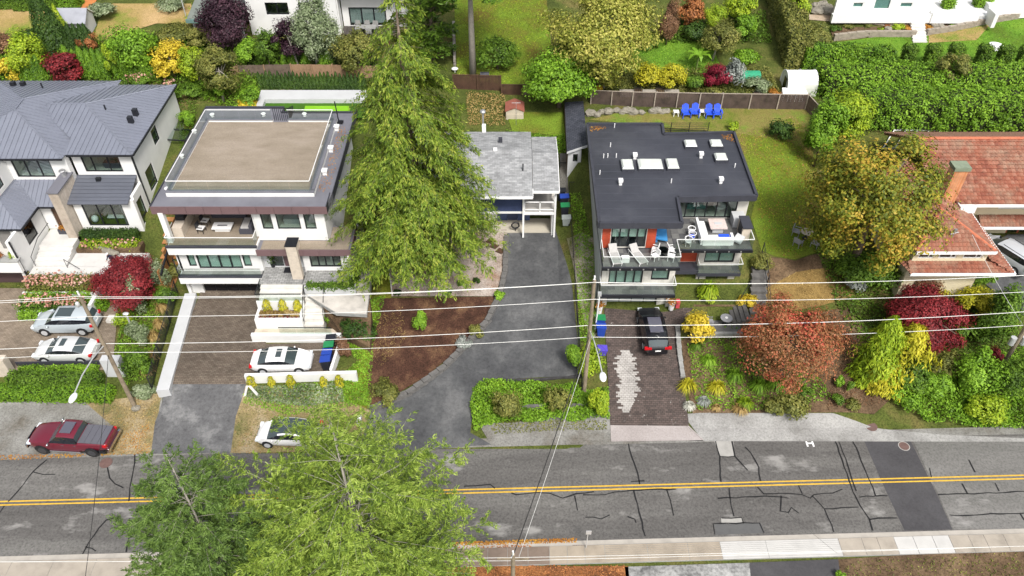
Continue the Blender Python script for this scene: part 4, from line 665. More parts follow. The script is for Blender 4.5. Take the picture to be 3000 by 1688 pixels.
# ------------------------------------------------------------------ grey and red terraced house
REDW = M('red_cedar', (.40, .065, .03), .55, .25, 1.6); SIDING = PAVER('cream_siding', (.62, .6, .55), (.66, .64, .59), (.5, .48, .44), 3.0, .25, (.66, .64, .6), .9); TERR = [M('slate_tile_a', (.13, .13, .13), .5, .15, 2), M('slate_tile_b', (.17, .17, .165), .5, .15, 2), M('slate_tile_c', (.10, .10, .105), .45, .15, 2)]
def red_slats(parent, face, a0, a1, z0, z1, n):
    hh = (z1 - z0) / n
    for k in range(n):
        p, q = FP(face, a0, -.03, 0), FP(face, a1, .03, 0); block('slat', parent, REDW, ((p[0] + q[0]) / 2, (p[1] + q[1]) / 2, z0 + hh * (k + .5)), (abs(q[0] - p[0]), abs(q[1] - p[1]), hh - .018))
def house_red():
    h = thing('terraced_house', 'grey and white house with dark flat roof, red slats and glass balconies', 'house', (13, 55, 2.3)); F = lambda y: ('y', y)
    top = [(6.62, 47.95, 11.0), (12.9, 47.95, 11.0), (13.05, 51.3, 11.0), (19.35, 51.5, 11.0), (19.5, 61.0, 11.0), (13.3, 60.7, 11.0), (13.4, 62.4, 11.0), (6.7, 62.4, 11.0)]
    RM = G('wet_roof_membrane', [(.028, .03, .038), (.042, .044, .056), (.075, .078, .092)], .12, 9, .42, .1, (1, 1, 1), .08, .5)
    m = MB(); m.prism([(p[0], p[1], 10.9) for p in top], .35); rf = m.build('roof', RM, h)
    for i in range(len(top)):
        a, b = Vector(top[i]), Vector(top[(i + 1) % len(top)]); d = (b - a); n = max(1, round(d.length / 1.25))
        for k in range(n): mm = MB(); mm.bar(a + d * ((k + .004) / n) + Vector((0, 0, .1)), a + d * ((k + .996) / n) + Vector((0, 0, .1)), .22, .55); mm.build('fascia_panel', DARK, rf)
    for k in range(13): y = 48.9 + k * 1.02; m = MB(); m.box(6.8, 12.75 if y < 51.7 else 19.2 if y < 60.5 else 13.2, y, y + .05, 10.9, 10.906); m.build('membrane_seam', M('seam_lap', (.06, .063, .078), .4, .1), rf)
    SKY = M('skylight_dome', (.55, .58, .54), .25, .06, 1.5)
    for sx, sy, wx, wy in ((2023, 421, 1.0, 1.0), (2098, 420, 1.0, 1.0), (2112, 460, 1.0, 1.0), (1838, 482, .95, 1.45), (1905, 481, 2.0, 1.45), (1970, 480, .95, 1.45)):
        p = at(sx, sy, 11.1); m = MB(); m.box(p.x - wx / 2 - .06, p.x + wx / 2 + .06, p.y - wy / 2 - .06, p.y + wy / 2 + .06, 10.9, 11.12); s_ = m.build('skylight', DARK, rf); m = MB(); a, b = wx / 2, wy / 2
        m.add([(p.x - a, p.y - b, 11.12), (p.x + a, p.y - b, 11.12), (p.x + a, p.y + b, 11.12), (p.x - a, p.y + b, 11.12), (p.x - a * .8, p.y - b * .8, 11.24), (p.x + a * .8, p.y - b * .8, 11.24), (p.x + a * .8, p.y + b * .8, 11.24), (p.x - a * .8, p.y + b * .8, 11.24)], [(4, 5, 6, 7), (0, 1, 5, 4), (1, 2, 6, 5), (2, 3, 7, 6), (3, 0, 4, 7)]); m.build('dome', SKY, s_)
    for sx, sy in ((1818, 535), (2112, 530), (2054, 456), (1860, 459)): p = at(sx, sy, 11.1); m = MB(); m.box(p.x - .12, p.x + .12, p.y - .12, p.y + .12, 10.9, 11.15); m.box(p.x - .18, p.x + .18, p.y - .18, p.y + .18, 11.2, 11.42); m.build('roof_vent', WHITEP, rf)
    for sx, sy in ((1788, 430), (1768, 463), (1780, 462), (1805, 462), (1757, 511), (1966, 536), (2152, 491), (1800, 374)): p = at(sx, sy, 10.9); m = MB(); m.tube([(p.x, p.y, 10.9), (p.x, p.y, 11.3)], .045); m.build('vent_pipe', WHITEP, rf)
    # upper storey behind the terrace
    Y = 48.55; HW = (8.42, 10.45, 8.2, 10.5); HW = (hpx(Y, (1793, 665), (1885, 722))[0], hpx(Y, (1793, 665), (1889, 722))[1], 8.2, 10.5)
    wall(h, F(Y), 7.0, 11.2, 8.1, 10.6, OFFW, [HW]); window(h, F(Y), HW, cuts=(.25, .5, .75), blind=(BLIND, .62), fw=.1, depth=2.5); red_slats(h, F(Y), 7.02, HW[0] - .05, 8.12, 10.6, 11); red_slats(h, F(Y), HW[1] + .05, 11.2, 8.12, 10.6, 11)
    wall(h, ('x+', 11.2), Y + .25, 52.4, 8.1, 10.6, GREYW); Y2 = 52.4; Hd = (13.35, 18.35, 8.12, 10.45); wall(h, F(Y2), 11.2, 19.2, 8.1, 10.6, OFFW, [Hd]); window(h, F(Y2), Hd, cuts=(.17, .33, .5, .67, .83), fw=.09, room=ROOM, depth=3.5, name='folding_door')
    m = MB(); m.box(14.5, 16.2, 53.6, 54.5, 8.15, 8.6); m.box(14.5, 16.2, 54.4, 54.7, 8.6, 9.0); m.build('indoor_sofa', M('teal_sofa', (.12, .28, .26), .8, .1), h); m = MB(); m.cyl((17.2, 53.4, 0), .5, 8.6, 8.7, 16); m.cyl((17.2, 53.4, 0), .06, 8.1, 8.6, 8); m.build('indoor_table', WHITEP, h)
    wall(h, ('x+', 19.2), Y2 + .25, 60.8, 5, 10.6, OFFW); wall(h, ('x-', 6.95), Y, 62, 2.3, 10.6, GREYW); wall(h, ('y', 61.8), 7.2, 13, 6, 10.6, GREYW); wall(h, ('y', 60.5), 13, 19, 6, 10.6, GREYW)
    # terraces
    m = MB(); m.box(6.95, 12.85, 46.3, 52.4, 7.7, 8.02); m.box(12.86, 18.95, 48.45, 52.4, 7.7, 8.02); m.build('terrace_slab', DARK, h)
    tiles(h, 7.0, 12.8, 46.35, 48.5, 8.055, .6, .6, TERR, 'terrace_tile'); tiles(h, 11.25, 12.8, 48.52, 52.35, 8.055, .6, .6, TERR, 'terrace_tile'); tiles(h, 12.82, 18.9, 48.5, 52.35, 8.055, .6, .6, TERR, 'terrace_tile')
    BR = M('bright_rail', (.72, .73, .72), .35, 0)
    glass_rail(h, [(6.98, 48.4), (6.98, 46.35), (12.85, 46.35), (12.85, 48.45), (18.9, 48.45), (18.9, 50.2)], 8.05, 1.0, rail=BR)
    m = MB(); m.box(6.9, 12.9, 46.22, 46.3, 7.72, 7.98); m.box(12.9, 19, 48.37, 48.44, 7.72, 7.98); m.build('terrace_edge', BLACK, h)
    for k in range(12): block('rail_clamp', h, STEEL, ((7.4 + k * .9) if k < 6 else (13.3 + (k - 6) * .95), 46.2 if k < 6 else 48.35, 7.86), (.1, .05, .1))
    # middle storey
    Y = 47.55; Ha = hpx(Y, (1786, 786), (1880, 831)); Hb = hpx(Y, (1911, 787), (1958, 822)); Ha = (Ha[0], Ha[1], 5.15, 7.35); Hb = (Hb[0], Hb[1], 5.6, 7.35)
    wall(h, F(Y), 7.05, 12.95, 5.1, 7.69, SIDING, [Ha, Hb]); window(h, F(Y), Ha, cuts=(.22, .5, .75), blind=(BLIND, .97), fw=.1); window(h, F(Y), Hb, blind=(BLIND, .97), fw=.1); wall(h, ('x+', 12.95), Y + .25, 50.4, 2.3, 7.69, OFFW); wall(h, ('x-', 7.0), 47.6, 50, 2.3, 7.69, GREYW, name='side_wall')
    m = MB(); m.box(7.0, 12.95, 46.4, 47.9, 4.75, 5.05); m.build('balcony_slab', DARK, h); tiles(h, 7.05, 12.9, 46.45, 47.53, 5.085, .6, .54, TERR, 'balcony_tile'); glass_rail(h, [(7.0, 47.5), (7.0, 46.42), (12.92, 46.42), (12.92, 47.5)], 5.08, 1.0, rail=BR); m = MB(); m.box(6.97, 12.97, 46.32, 46.39, 4.76, 5.02); m.build('balcony_edge', BLACK, h)
    # garage
    wall(h, F(48.1), 7.0, 12.95, 2.25, 4.74, OFFW, [(7.85, 12.0, 2.25, 4.6)], t=.5); gd = MB(); gd.box(7.86, 11.99, 48.4, 48.46, 2.25, 4.59); gd = gd.build('garage_door', BLACK, h)
    for i in range(4):
        for j in range(4): block('door_panel', gd, M('frosted_glass', (.42, .46, .46), .3, .05), (7.9 + 1.01 * (i + .5), 48.38, 2.3 + .56 * (j + .5)), (.94, .05, .5))
    # entry and right wing
    m = MB(); m.box(13.0, 15.3, 50.3, 50.5, 7.0, 7.69); m.build('lintel', DARK, h); wall(h, F(50.4), 13.2, 15.3, 4.9, 7.69, OFFW); red_slats(h, F(50.37), 13.95, 15.25, 5.15, 7.65, 10); m = MB(); m.box(12.98, 15.3, 49.2, 50.36, 4.75, 5.1); m.build('entry_canopy', DARK, h)
    wall(h, F(50.6), 13.0, 15.4, 2.5, 4.74, GREYW, [(13.5, 14.6, 2.7, 4.6)]); m = MB(); m.box(13.52, 14.58, 50.65, 50.7, 2.7, 4.58); m.build('front_door', BLACK, h); m = MB(); m.box(12.96, 15.3, 48.2, 50.6, 1.5, 2.62); m.build('entry_porch', TERR[0], h); block('door_mat', h, REDW, (14.1, 50.2, 2.64), (.8, .5, .02))
    Y = 50.0; Hc = hpx(Y, (2069, 733), (2148, 769)); Hc = (Hc[0], Hc[1], 5.35, 7.4); wall(h, F(Y), 15.3, 18.75, 5.0, 7.69, SIDING, [Hc]); window(h, F(Y), Hc, cuts=(.5,), blind=(BLIND, .97), fw=.09); wall(h, ('x+', 18.75), Y + .25, 56, 3, 7.69, OFFW); wall(h, ('x-', 15.3), Y + .25, 50.6, 2.5, 7.69, OFFW)
    m = MB(); m.box(15.2, 18.75, 49.05, 50.2, 4.65, 4.95); m.build('balcony_slab', DARK, h); tiles(h, 15.25, 18.7, 49.1, 49.98, 4.985, .6, .45, TERR, 'balcony_tile'); glass_rail(h, [(15.22, 49.9), (15.22, 49.08), (18.75, 49.08), (18.75, 49.9)], 4.98, 1.0, rail=BR)
    Y = 49.6; Hl = (16.1, 17.95, 3.55, 4.55); wall(h, F(Y), 15.3, 18.5, 2.8, 4.64, OFFW, [Hl]); window(h, F(Y), Hl, cuts=(.5,), trans=(.35,), blind=(M('lime_blind', (.5, .6, .3), .7, .03), .7), fw=.07)
    m = MB(); m.box(7.06, 7.12, 47.45, 47.52, 5.1, 7.7); m.box(15.5, 15.56, 49.55, 49.6, 2.8, 4.6); m.build('downpipe', BLACK, h)
    # counter, chimney block on the terrace
    m = MB(); m.box(18.2, 18.85, 49.5, 50.9, 8.06, 9.3); k_ = m.build('barbecue_cabinet', STONE, h); m = MB(); m.box(18.15, 18.95, 49.4, 51.0, 9.3, 9.42); m.build('cabinet_top', DARK, k_); m = MB(); m.box(18.17, 18.2, 49.7, 50.6, 8.3, 9.2); m.build('grill', BLACK, k_)
    m = MB(); m.box(17.9, 18.9, 51.2, 52.3, 8.06, 8.9); m.build('storage_box', GREYW, h)
    return h
house_red()
# ------------------------------------------------------------------ small blue bungalow
SHING = PAVER('grey_shingles', (.24, .245, .25), (.36, .365, .37), (.16, .16, .165), .42, .2, (.5, .5, .5), .64, ms=.01)
BLUEW = PAVER('blue_siding', (.075, .10, .21), (.08, .105, .22), (.05, .07, .15), 4, .16, (.08, .105, .22), .95)
def house_blue():
    h = thing('blue_bungalow', 'small blue two-storey house with grey shingle roof and white-railed balcony', 'house', (0, 58, 4)); F = lambda y: ('y', y)
    def rp(x0, x1, yf, ym, yr, zf, zm, zr, name='roof'):
        m = MB(); m.prism([(x0, yf, zf), (x1, yf, zf), (x1, ym, zm), (x0, ym, zm)], .18); m.prism([(x0, ym, zm), (x1, ym, zm), (x1, yr, zr), (x0, yr, zr)], .18); return m.build(name, SHING, h)
    rf = rp(-9.5, 1.72, 53.75, 59.3, 63.4, 9.3, 10.3, 9.6); r2 = rp(1.76, 3.95, 54.6, 59.2, 62.7, 9.25, 10.05, 9.5, 'side_roof')
    m = MB(); m.bar((-9.5, 53.68, 9.32), (1.72, 53.68, 9.32), .1, .2); m.bar((1.76, 54.53, 9.27), (3.95, 54.53, 9.27), .1, .2); m.bar((1.74, 53.8, 9.36), (1.74, 54.6, 9.5), .05, .25); m.bar((3.97, 54.6, 9.27), (3.97, 59.2, 10.07), .05, .2); m.bar((3.97, 59.2, 10.07), (3.97, 62.7, 9.52), .05, .2); m.build('fascia', WHITEP, h)
    for sx, sy, k in ((1466, 417, 'v'), (1451, 448, 'w'), (1532, 495, 'p'), (1418, 378, 'w'), (1512, 350, 'a')):
        p = at(sx, sy, 10.0); m = MB()
        if k == 'a': m.tube([(p.x, p.y, 9.4), (p.x, p.y, 11.8)], .025); m.tube([(p.x - .4, p.y, 11.7), (p.x + .4, p.y, 11.7)], .02); m.build('antenna', STEEL, rf)
        elif k == 'p': m.tube([(p.x, p.y, 9.6), (p.x, p.y, 10.5)], .06); m.build('vent_pipe', BLACK, rf)
        else: m.box(p.x - .17, p.x + .17, p.y - .15, p.y + .15, 9.7, 10.45); m.build('roof_vent', WHITEP if k == 'w' else DARK, rf)
    p = at(1416, 377, 9.6); m = MB(); m.tube([(p.x, p.y, 9.4), (p.x, p.y, 11.2)], .09); m.ell((p.x, p.y, 11.35), .28, .28, .2); m.build('chimney_cowl', STEEL, rf)
    Y = 55.2; Hw = hpx(Y, (1457, 577), (1511, 585)); Hw = (-1.2, .35, 8.0, 9.05)
    wall(h, F(Y), -9, .9, 6.7, 9.25, BLUEW, [Hw]); window(h, F(Y), Hw, cuts=(.5,), frame=WHITEP, fw=.1); wall(h, F(57.3), -9, 1.6, 4, 6.7, BLUEW, [(-2.2, -1.3, 4.1, 6.2), (-.4, .5, 4.1, 6.3)]); m = MB(); m.box(-2.18, -1.32, 57.36, 57.42, 4.1, 6.18); m.build('white_door', WHITEP, h); m = MB(); m.box(-.38, .48, 57.36, 57.42, 4.1, 6.28); m.build('front_door', M('navy_door', (.05, .065, .14), .5, .1), h)
    m = MB(); m.box(-9, 1.3, 55.15, 57.3, 6.5, 6.69); m.build('overhang', WHITEP, h); wall(h, ('x+', 1.0), Y + .2, 62, 6.7, 9.3, BLUEW); wall(h, ('x+', 3.75), 57.5, 62.3, 4, 9.2, OFFW); wall(h, F(58.9), 1.6, 3.75, 4, 6.7, OFFW); wall(h, F(58.9), 1.0, 3.75, 6.7, 9.2, OFFW); wall(h, ('y', 62.3), -9, 3.6, 5, 9.2, BLUEW)
    m = MB(); m.box(1.02, 3.75, 55.1, 58.9, 6.5, 6.72); m.build('balcony_floor', M('balcony_vinyl', (.42, .40, .38), .8, .1), h)
    m = MB()
    for x in (1.08, 2.4, 3.7): m.box(x - .05, x + .05, 55.1, 55.2, 6.73, 7.75)
    for z in (7.75, 6.95): m.box(1.03, 3.75, 55.1, 55.2, z - .08, z)
    for y in (56.4, 57.7): m.box(3.65, 3.75, y, y + .1, 6.73, 7.75)
    m.box(3.65, 3.75, 55.21, 58.9, 7.67, 7.75); m.build('balcony_railing', WHITEP, h); m = MB(); m.box(.98, 3.76, 55.02, 55.09, 6.45, 6.72); m.build('balcony_fascia', WHITEP, h)
    for x, zt in ((.9, 9.2), (3.62, 9.15)): m = MB(); m.box(x, x + .16, 55.0 if x > 2 else 54.95, 55.25 - .18 if x < 2 else 55.09, 4, zt); m.build('post', WHITEP, h)
    m = MB(); m.box(3.45, 3.75, 55.3, 57.4, 4, 6.5); m.build('pier', WHITEP, h); m = MB(); m.box(-9, 3.75, 55.6, 58.9, 3.2, 4.12); m.build('carport_slab', M('carport_floor', (.5, .46, .38), .8, .18, .8), h)
    m = MB(); m.box(-9, -2.3, 56, 57.2, 4, 6.5); m.build('porch_wall', OFFW, h)
    return h
house_blue()
# ------------------------------------------------------------------ red tile house
TILE = None
def tile_mat():
    m, n, b = _nodes('clay_tiles'); g = n.nodes.new('ShaderNodeNewGeometry')
    c = ramp(n, g.outputs['Random Per Island'], [(.2, .06, .036, 0), (.26, .085, .05, .4), (.29, .105, .062, .75), (.33, .15, .1, 1)])
    f = noise(n, .5, 8, (1, 1, 1), .75); l = ramp(n, f, [(0, 0, 0, .45), (.7, .7, .7, .7)]); d = mix(n, c, (.3, .24, .17), l)
    f2 = noise(n, 3.5, 6, (1, 1, 1), .8); k = ramp(n, f2, [(0, 0, 0, .56), (.85, .85, .85, .68)]); n.links.new(mix(n, d, (.05, .03, .02), k), b.inputs['Base Color']); b.inputs['Roughness'].default_value = .85; return m
def house_tile():
    t = tile_mat(); h = thing('tile_roof_house', 'cream house with weathered red clay tile roofs and a brick chimney', 'house', (40, 55, 4)); F = lambda y: ('y', y); CREAM = M('cream_render', (.68, .60, .42), .8, .06, .8); TRIM = WHITEP
    tile_roof(h, [(36.7, 52.4, 9.5), (60, 52.4, 9.5), (60, 57.8, 12.3), (34, 57.8, 12.3), (34, 54, 10.4)], (0, 1), t); tile_roof(h, [(60, 63.3, 9.5), (34, 63.3, 9.5), (34, 57.8, 12.3), (60, 57.8, 12.3)], (0, 1), M('mossy_tiles', (.2, .11, .07), .9, .4, 3))
    m = MB(); m.tube([(34, 57.8, 12.38), (60, 57.8, 12.38)], .13, 6); m.build('ridge_tiles', M('ridge_clay', (.48, .15, .08), .8, .2, 3), h)
    # front wing: hip with its front and right slopes
    ap = (33.7, 50.4, 10.5); ap2 = (33.7, 57, 10.5)
    tile_roof(h, [(31.3, 47.5, 8.6), (37.4, 47.5, 8.6), ap], (0, 1), t); tile_roof(h, [(37.4, 47.5, 8.6), (37.6, 55, 8.6), ap2, ap], (0, 1), t); tile_roof(h, [(30, 57, 8.6), (31.3, 47.5, 8.6), ap, ap2], (0, 1), t)
    m = MB(); m.tube([ap, (37.4, 47.5, 8.68)], .12); m.tube([ap, (31.3, 47.5, 8.68)], .12); m.tube([ap, ap2], .12); m.build('ridge_tiles', M('ridge_clay'), h)
    m = MB(); m.bar((31.3, 47.4, 8.62), (37.45, 47.4, 8.62), .14, .2); m.bar((37.5, 47.4, 8.62), (37.7, 53, 8.62), .14, .2); m.bar((37.6, 52.3, 9.52), (60, 52.3, 9.52), .14, .2); m.build('gutter', TRIM, h)
    Hs = [(31.9, 33.1, 7.55, 8.25), (33.5, 34.9, 7.55, 8.25), (35.4, 36.9, 7.55, 8.25)]; wall(h, F(47.9), 31.5, 37.3, 3, 8.5, CREAM, Hs)
    for q in Hs: window(h, F(47.9), q, cuts=(.7,), frame=TRIM, fw=.09)
    wall(h, ('x-', 31.5), 48.15, 57, 3, 8.5, CREAM); wall(h, ('x+', 37.3), 48.15, 56, 3, 8.5, CREAM)
    tile_roof(h, [(31.2, 46.95, 6.85), (39.3, 46.95, 6.85), (37.5, 47.88, 7.3), (31.5, 47.88, 7.3)], (0, 1), t); tile_roof(h, [(39.3, 46.95, 6.85), (39.5, 53.3, 6.6), (37.6, 53.3, 7.35), (37.5, 47.88, 7.3)], (0, 1), t); tile_roof(h, [(30.4, 50, 6.85), (31.2, 46.95, 6.85), (31.5, 47.88, 7.3), (31.4, 50, 7.3)], (0, 1), t); tile_roof(h, [(39.6, 53.3, 6.5), (60, 53.3, 6.5), (60, 54.2, 7.1), (39.6, 54.2, 7.1)], (0, 1), t)
    m = MB(); m.bar((31.2, 46.87, 6.87), (39.4, 46.87, 6.87), .14, .2); m.bar((39.42, 46.85, 6.87), (39.62, 53.2, 6.62), .14, .2); m.bar((39.7, 53.2, 6.52), (60, 53.2, 6.52), .14, .2); m.build('gutter', TRIM, h)
    wall(h, F(49.6), 32, 39.2, 3, 6.4, CREAM); wall(h, ('x+', 39.2), 49.85, 54.5, 3, 6.4, CREAM); H1 = [(41.0, 43.3, 7.7, 8.9), (45, 48, 7.7, 8.9)]; wall(h, F(54.2), 38, 60, 7.1, 9.5, CREAM, H1)
    for q in H1: window(h, F(54.2), q, cuts=(.5,), frame=TRIM, fw=.12)
    H2 = [(43.3, 46.6, 4.05, 6.2)]; wall(h, F(55.0), 39.2, 60, 3.5, 6.6, CREAM, H2); window(h, F(55.0), H2[0], cuts=(.33, .66), frame=M('red_frame', (.4, .09, .04), .6, .1), fw=.14); m = MB(); m.box(36.3, 37.6, 52.0, 52.9, 8.9, 9.5); m.build('eave_box', TRIM, h)
    BRK = PAVER('chimney_brick', (.5, .19, .08), (.62, .3, .15), (.55, .42, .32), .2, .09, (.6, .4, .3), .75)
    p = at(2800, 500, 10.5); m = MB(); m.box(34.9, 36.0, 52.6, 53.5, 9.4, 12.6); m.build('chimney', BRK, h); m = MB(); m.box(34.8, 36.1, 52.5, 53.6, 12.6, 12.9); m.build('chimney_cap', M('mossy_concrete', (.2, .24, .17), .9, .2), h)
    m = MB(); q = at(2790, 695, 9.3); m.tube([(q.x, q.y, 9), (q.x, q.y, 9.9)], .05); m.box(q.x - .12, q.x + .12, q.y - .05, q.y + .05, 9.85, 10.1); m.tube([(q.x - .25, q.y, 9.6), (q.x + .3, q.y, 9.8)], .04); m.build('roof_mast', STEEL, h)
    m = MB()
    for k in range(5): m.bar((34.5 + k * 1.1, 63.5, 7.9), (36.3 + k * 1.1, 66.0, 8.3), .08, .15)
    m.bar((34.3, 63.4, 7.9), (39.4, 63.4, 7.9), .08, .15); m.bar((36.2, 66, 8.3), (41, 66, 8.3), .08, .15); m.build('rear_pergola', TRIM, h)
    return h
house_tile()
sheet('car_court', [(2880, 830), (2840, 770), (2950, 690), (3100, 690), (3100, 1000), (2960, 900)], ASPHD, .12)
# ------------------------------------------------------------------ houses up the hill
def house_hill():
    h = thing('hillside_house', 'white two-storey house with dark rear deck up the hill', 'house', (-19, 85, 10)); F = lambda y: ('y', y); z = 10.2
    Hs = [hpx(83.5, (1018, 17), (1125, 51))]; Hs = [(-17.6, -13.6, 10.75, 12.75)]
    wall(h, F(83.5), -18.3, -11.5, z, 15, WHITE, Hs); window(h, F(83.5), Hs[0], cuts=(.34, .67), fw=.12, blind=(GREYW, .9)); W2 = [(-26.0, -23.6, 12.6, 13.9), (-22.5, -21.3, 12.6, 13.9)]; wall(h, F(82.0), -28.0, -18.5, 9.6, 15, WHITE, W2)
    for q in W2: window(h, F(82.0), q, cuts=(.5,), fw=.1)
    wall(h, ('x+', -18.4), 82.25, 83.5, 9.6, 15, WHITE); m = MB(); m.box(-28.3, -11.3, 81.6, 95, 15.05, 15.3); m.build('roof', SEAMD, h); wall(h, ('x+', -11.5), 83.75, 94, z, 15, WHITE)
    tiles(h, -18.3, -12.2, 80.2, 83.4, 10.72, .5, 3.2, M('dark_deck', (.07, .06, .055), .7, .2), 'deck_board', .03, .06); m = MB(); m.box(-18.3, -12.2, 80.2, 83.4, 9.2, 10.64); m.build('deck_base', WOODD, h); m = MB(); m.prism([(-34, 80.5, 12.8), (-28.2, 80.5, 12.8), (-28.2, 88, 14.2), (-34, 88, 14.2)], .3); m.build('carport_roof', M('green_grey_roof', (.16, .18, .16), .7, .2, 1), h)
    m = MB(); m.box(-34.1, -28.1, 80.3, 80.5, 12.4, 12.75); m.build('carport_fascia', M('teal_trim', (.12, .2, .19), .6, .1), h)
    for x in (-33.5, -31, -28.6): m = MB(); m.bar((x, 80.9, 9.5), (x, 80.9, 12.5), .25, .25); m.build('post', GREYW, h)
    m = MB(); m.box(-34, -28.1, 85, 85.2, 9.5, 13); m.build('wall', GREYW, h)
house_hill()
def house_corner():
    h = thing('garden_house', 'bright white house with stepped deck walls above the rock garden', 'house', (40, 86, 11)); F = lambda y: ('y', y)
    W = [(36.7, 37.9, 12.5, 13.1), (39.0, 40.8, 12.3, 13.6), (41.8, 43.2, 12.5, 13.1)]
    wall(h, F(84.0), 34.9, 45.3, 11, 14.5, WHITE, W, t=.3)
    for q in W: window(h, F(84.0), q, frame=WHITEP, fw=.1, blind=(M('teal_pane', (.35, .5, .5), .4, 0), 1))
    m = MB(); m.box(34.7, 45.5, 83.5, 84, 11, 11.9); m.build('plinth', WHITE, h); m = MB(); m.box(45.4, 50.5, 83.4, 83.7, 11, 12.1); m.box(51.5, 51.9, 82.3, 84, 11, 12.5); m.box(45.3, 45.6, 83.7, 90, 11, 12.2); m.build('deck_wall', WHITE, h); wall(h, F(90), 34, 70, 11, 15, WHITE, [(48, 50, 12.2, 14)]); window(h, F(90), (48, 50, 12.2, 14), frame=WHITEP); wall(h, ('x+', 45.3), 84.3, 90, 11, 14.5, WHITE)
    tiles(h, 45.6, 52, 83.8, 90, 11.72, 6.4, .3, M('white_deck', (.7, .7, .7), .6, .05), 'deck_board', .025, .06); m = MB(); m.box(45.6, 52, 83.8, 90, 11, 11.66); m.build('deck_base', GREYW, h); tiles(h, 52, 66, 85, 90, 12.4, 14, .35, M('white_deck'), 'deck_board', .025, .06); m = MB(); m.box(52, 66, 84.8, 90, 11, 12.34); m.build('deck_base', WHITE, h)
house_corner()
# ------------------------------------------------------------------ plants
def rnd(n, k=3): return RNG.normal(size=(n, k))
def unit(a): return a / np.maximum(np.linalg.norm(a, axis=1, keepdims=True), 1e-9)
def leaves(C, N, L, W, D=None):
    """one rhombic leaf per centre; N normals, D optional leaf axes"""
    n = len(C); N = unit(N); t = rnd(n) if D is None else D + 0
    t = unit(t - (t * N).sum(1, keepdims=True) * N); b = np.cross(N, t)
    L = np.broadcast_to(np.asarray(L, float).reshape(-1, 1), (n, 1)); W = np.broadcast_to(np.asarray(W, float).reshape(-1, 1), (n, 1))
    V = np.stack([C - t * L / 2, C + b * W / 2 + t * L * .08, C + t * L / 2, C - b * W / 2 + t * L * .08], 1).reshape(-1, 3)
    return V, np.arange(n * 4).reshape(n, 4)
PAL = {
 'green': [(.025, .05, .006), (.06, .115, .011), (.12, .2, .02)], 'bright': [(.05, .10, .008), (.11, .21, .014), (.2, .33, .03)], 'lime': [(.09, .15, .01), (.2, .29, .015), (.34, .41, .03)],
 'dark': [(.012, .03, .006), (.028, .058, .01), (.055, .1, .015)], 'gold': [(.16, .17, .01), (.38, .36, .02), (.56, .5, .05)], 'yellow': [(.22, .17, .01), (.42, .33, .025), (.55, .42, .06)],
 'maple': [(.05, .075, .01), (.12, .145, .014), (.22, .2, .02), (.4, .25, .04)], 'red': [(.06, .01, .012), (.16, .018, .022), (.3, .035, .04)], 'crimson': [(.09, .008, .015), (.2, .012, .03), (.3, .03, .05)], 'plum': [(.016, .008, .013), (.04, .018, .028), (.085, .04, .055)],
 'rust': [(.09, .055, .02), (.2, .1, .04), (.34, .13, .06), (.42, .06, .045)], 'copper': [(.1, .04, .015), (.24, .09, .03), (.38, .17, .06)], 'silver': [(.07, .1, .045), (.19, .24, .12), (.36, .4, .27)], 'poplar': [(.07, .09, .01), (.19, .2, .03), (.36, .33, .085)],
 'olive': [(.05, .06, .014), (.11, .12, .025), (.2, .19, .05)], 'straw': [(.22, .14, .05), (.4, .28, .1), (.55, .42, .18)], 'cedar': [(.03, .055, .008), (.075, .125, .013), (.15, .21, .022), (.25, .27, .045)], 'fir': [(.03, .055, .01), (.085, .13, .018), (.17, .24, .03), (.26, .32, .07)], 'firdark': [(.025, .05, .01), (.065, .11, .02), (.13, .2, .045)], 'thuja': [(.03, .07, .008), (.08, .16, .012), (.16, .27, .02)],
 'grey': [(.16, .18, .16), (.3, .33, .3), (.45, .47, .44)], 'pink': [(.5, .2, .16), (.66, .36, .28), (.75, .55, .45)], 'brown': [(.07, .035, .02), (.14, .075, .04), (.22, .13, .07)], 'orange': [(.26, .1, .02), (.42, .18, .03), (.5, .3, .05)], 'bud': [(.5, .4, .1), (.6, .5, .2)], 'white': [(.5, .5, .42), (.65, .65, .58)]}
GAIN = {'plum': 1.2, 'pink': 1.0, 'white': 1.0, 'gold': 1.25, 'straw': 1.05, 'silver': 1.2, 'grey': 1.0, 'red': 1.25, 'crimson': 1.2, 'lime': 1.35, 'orange': 1.1, 'maple': 1.45, 'rust': 1.3}
def LM(p, ns=.5): g = GAIN.get(p, 1.55); return LEAF('leaf_' + p + ('' if ns == .5 else str(ns)), [tuple(x * g for x in c) for c in PAL[p]], .24, ns)
BARK = M('bark', (.16, .12, .09), .9, .3, 5, bmp=.5); BARKG = M('grey_bark', (.34, .31, .27), .9, .25, 5, bmp=.4); BARKW = M('birch_bark', (.6, .58, .53), .8, .3, 3)
def crown_pts(n, K, r, fill=.6, cl=.42, zmin=-.8, flat=0):
    d = unit(rnd(K * 3)); d = d[d[:, 2] > zmin][:K]; K = len(d); rad = RNG.uniform(.5, .86, (K, 1)); rc = RNG.uniform(.55, 1.35, (K, 1)) * cl
    i = RNG.integers(0, K, n); o = unit(rnd(n)) * (RNG.random((n, 1)) ** .45); o[:, 2] *= .8
    p = d[i] * rad[i] + o * rc[i]; nm = o * .8 + d[i] * .5 + np.array([0, 0, .45]) + rnd(n) * .35
    return p * np.array(r), nm
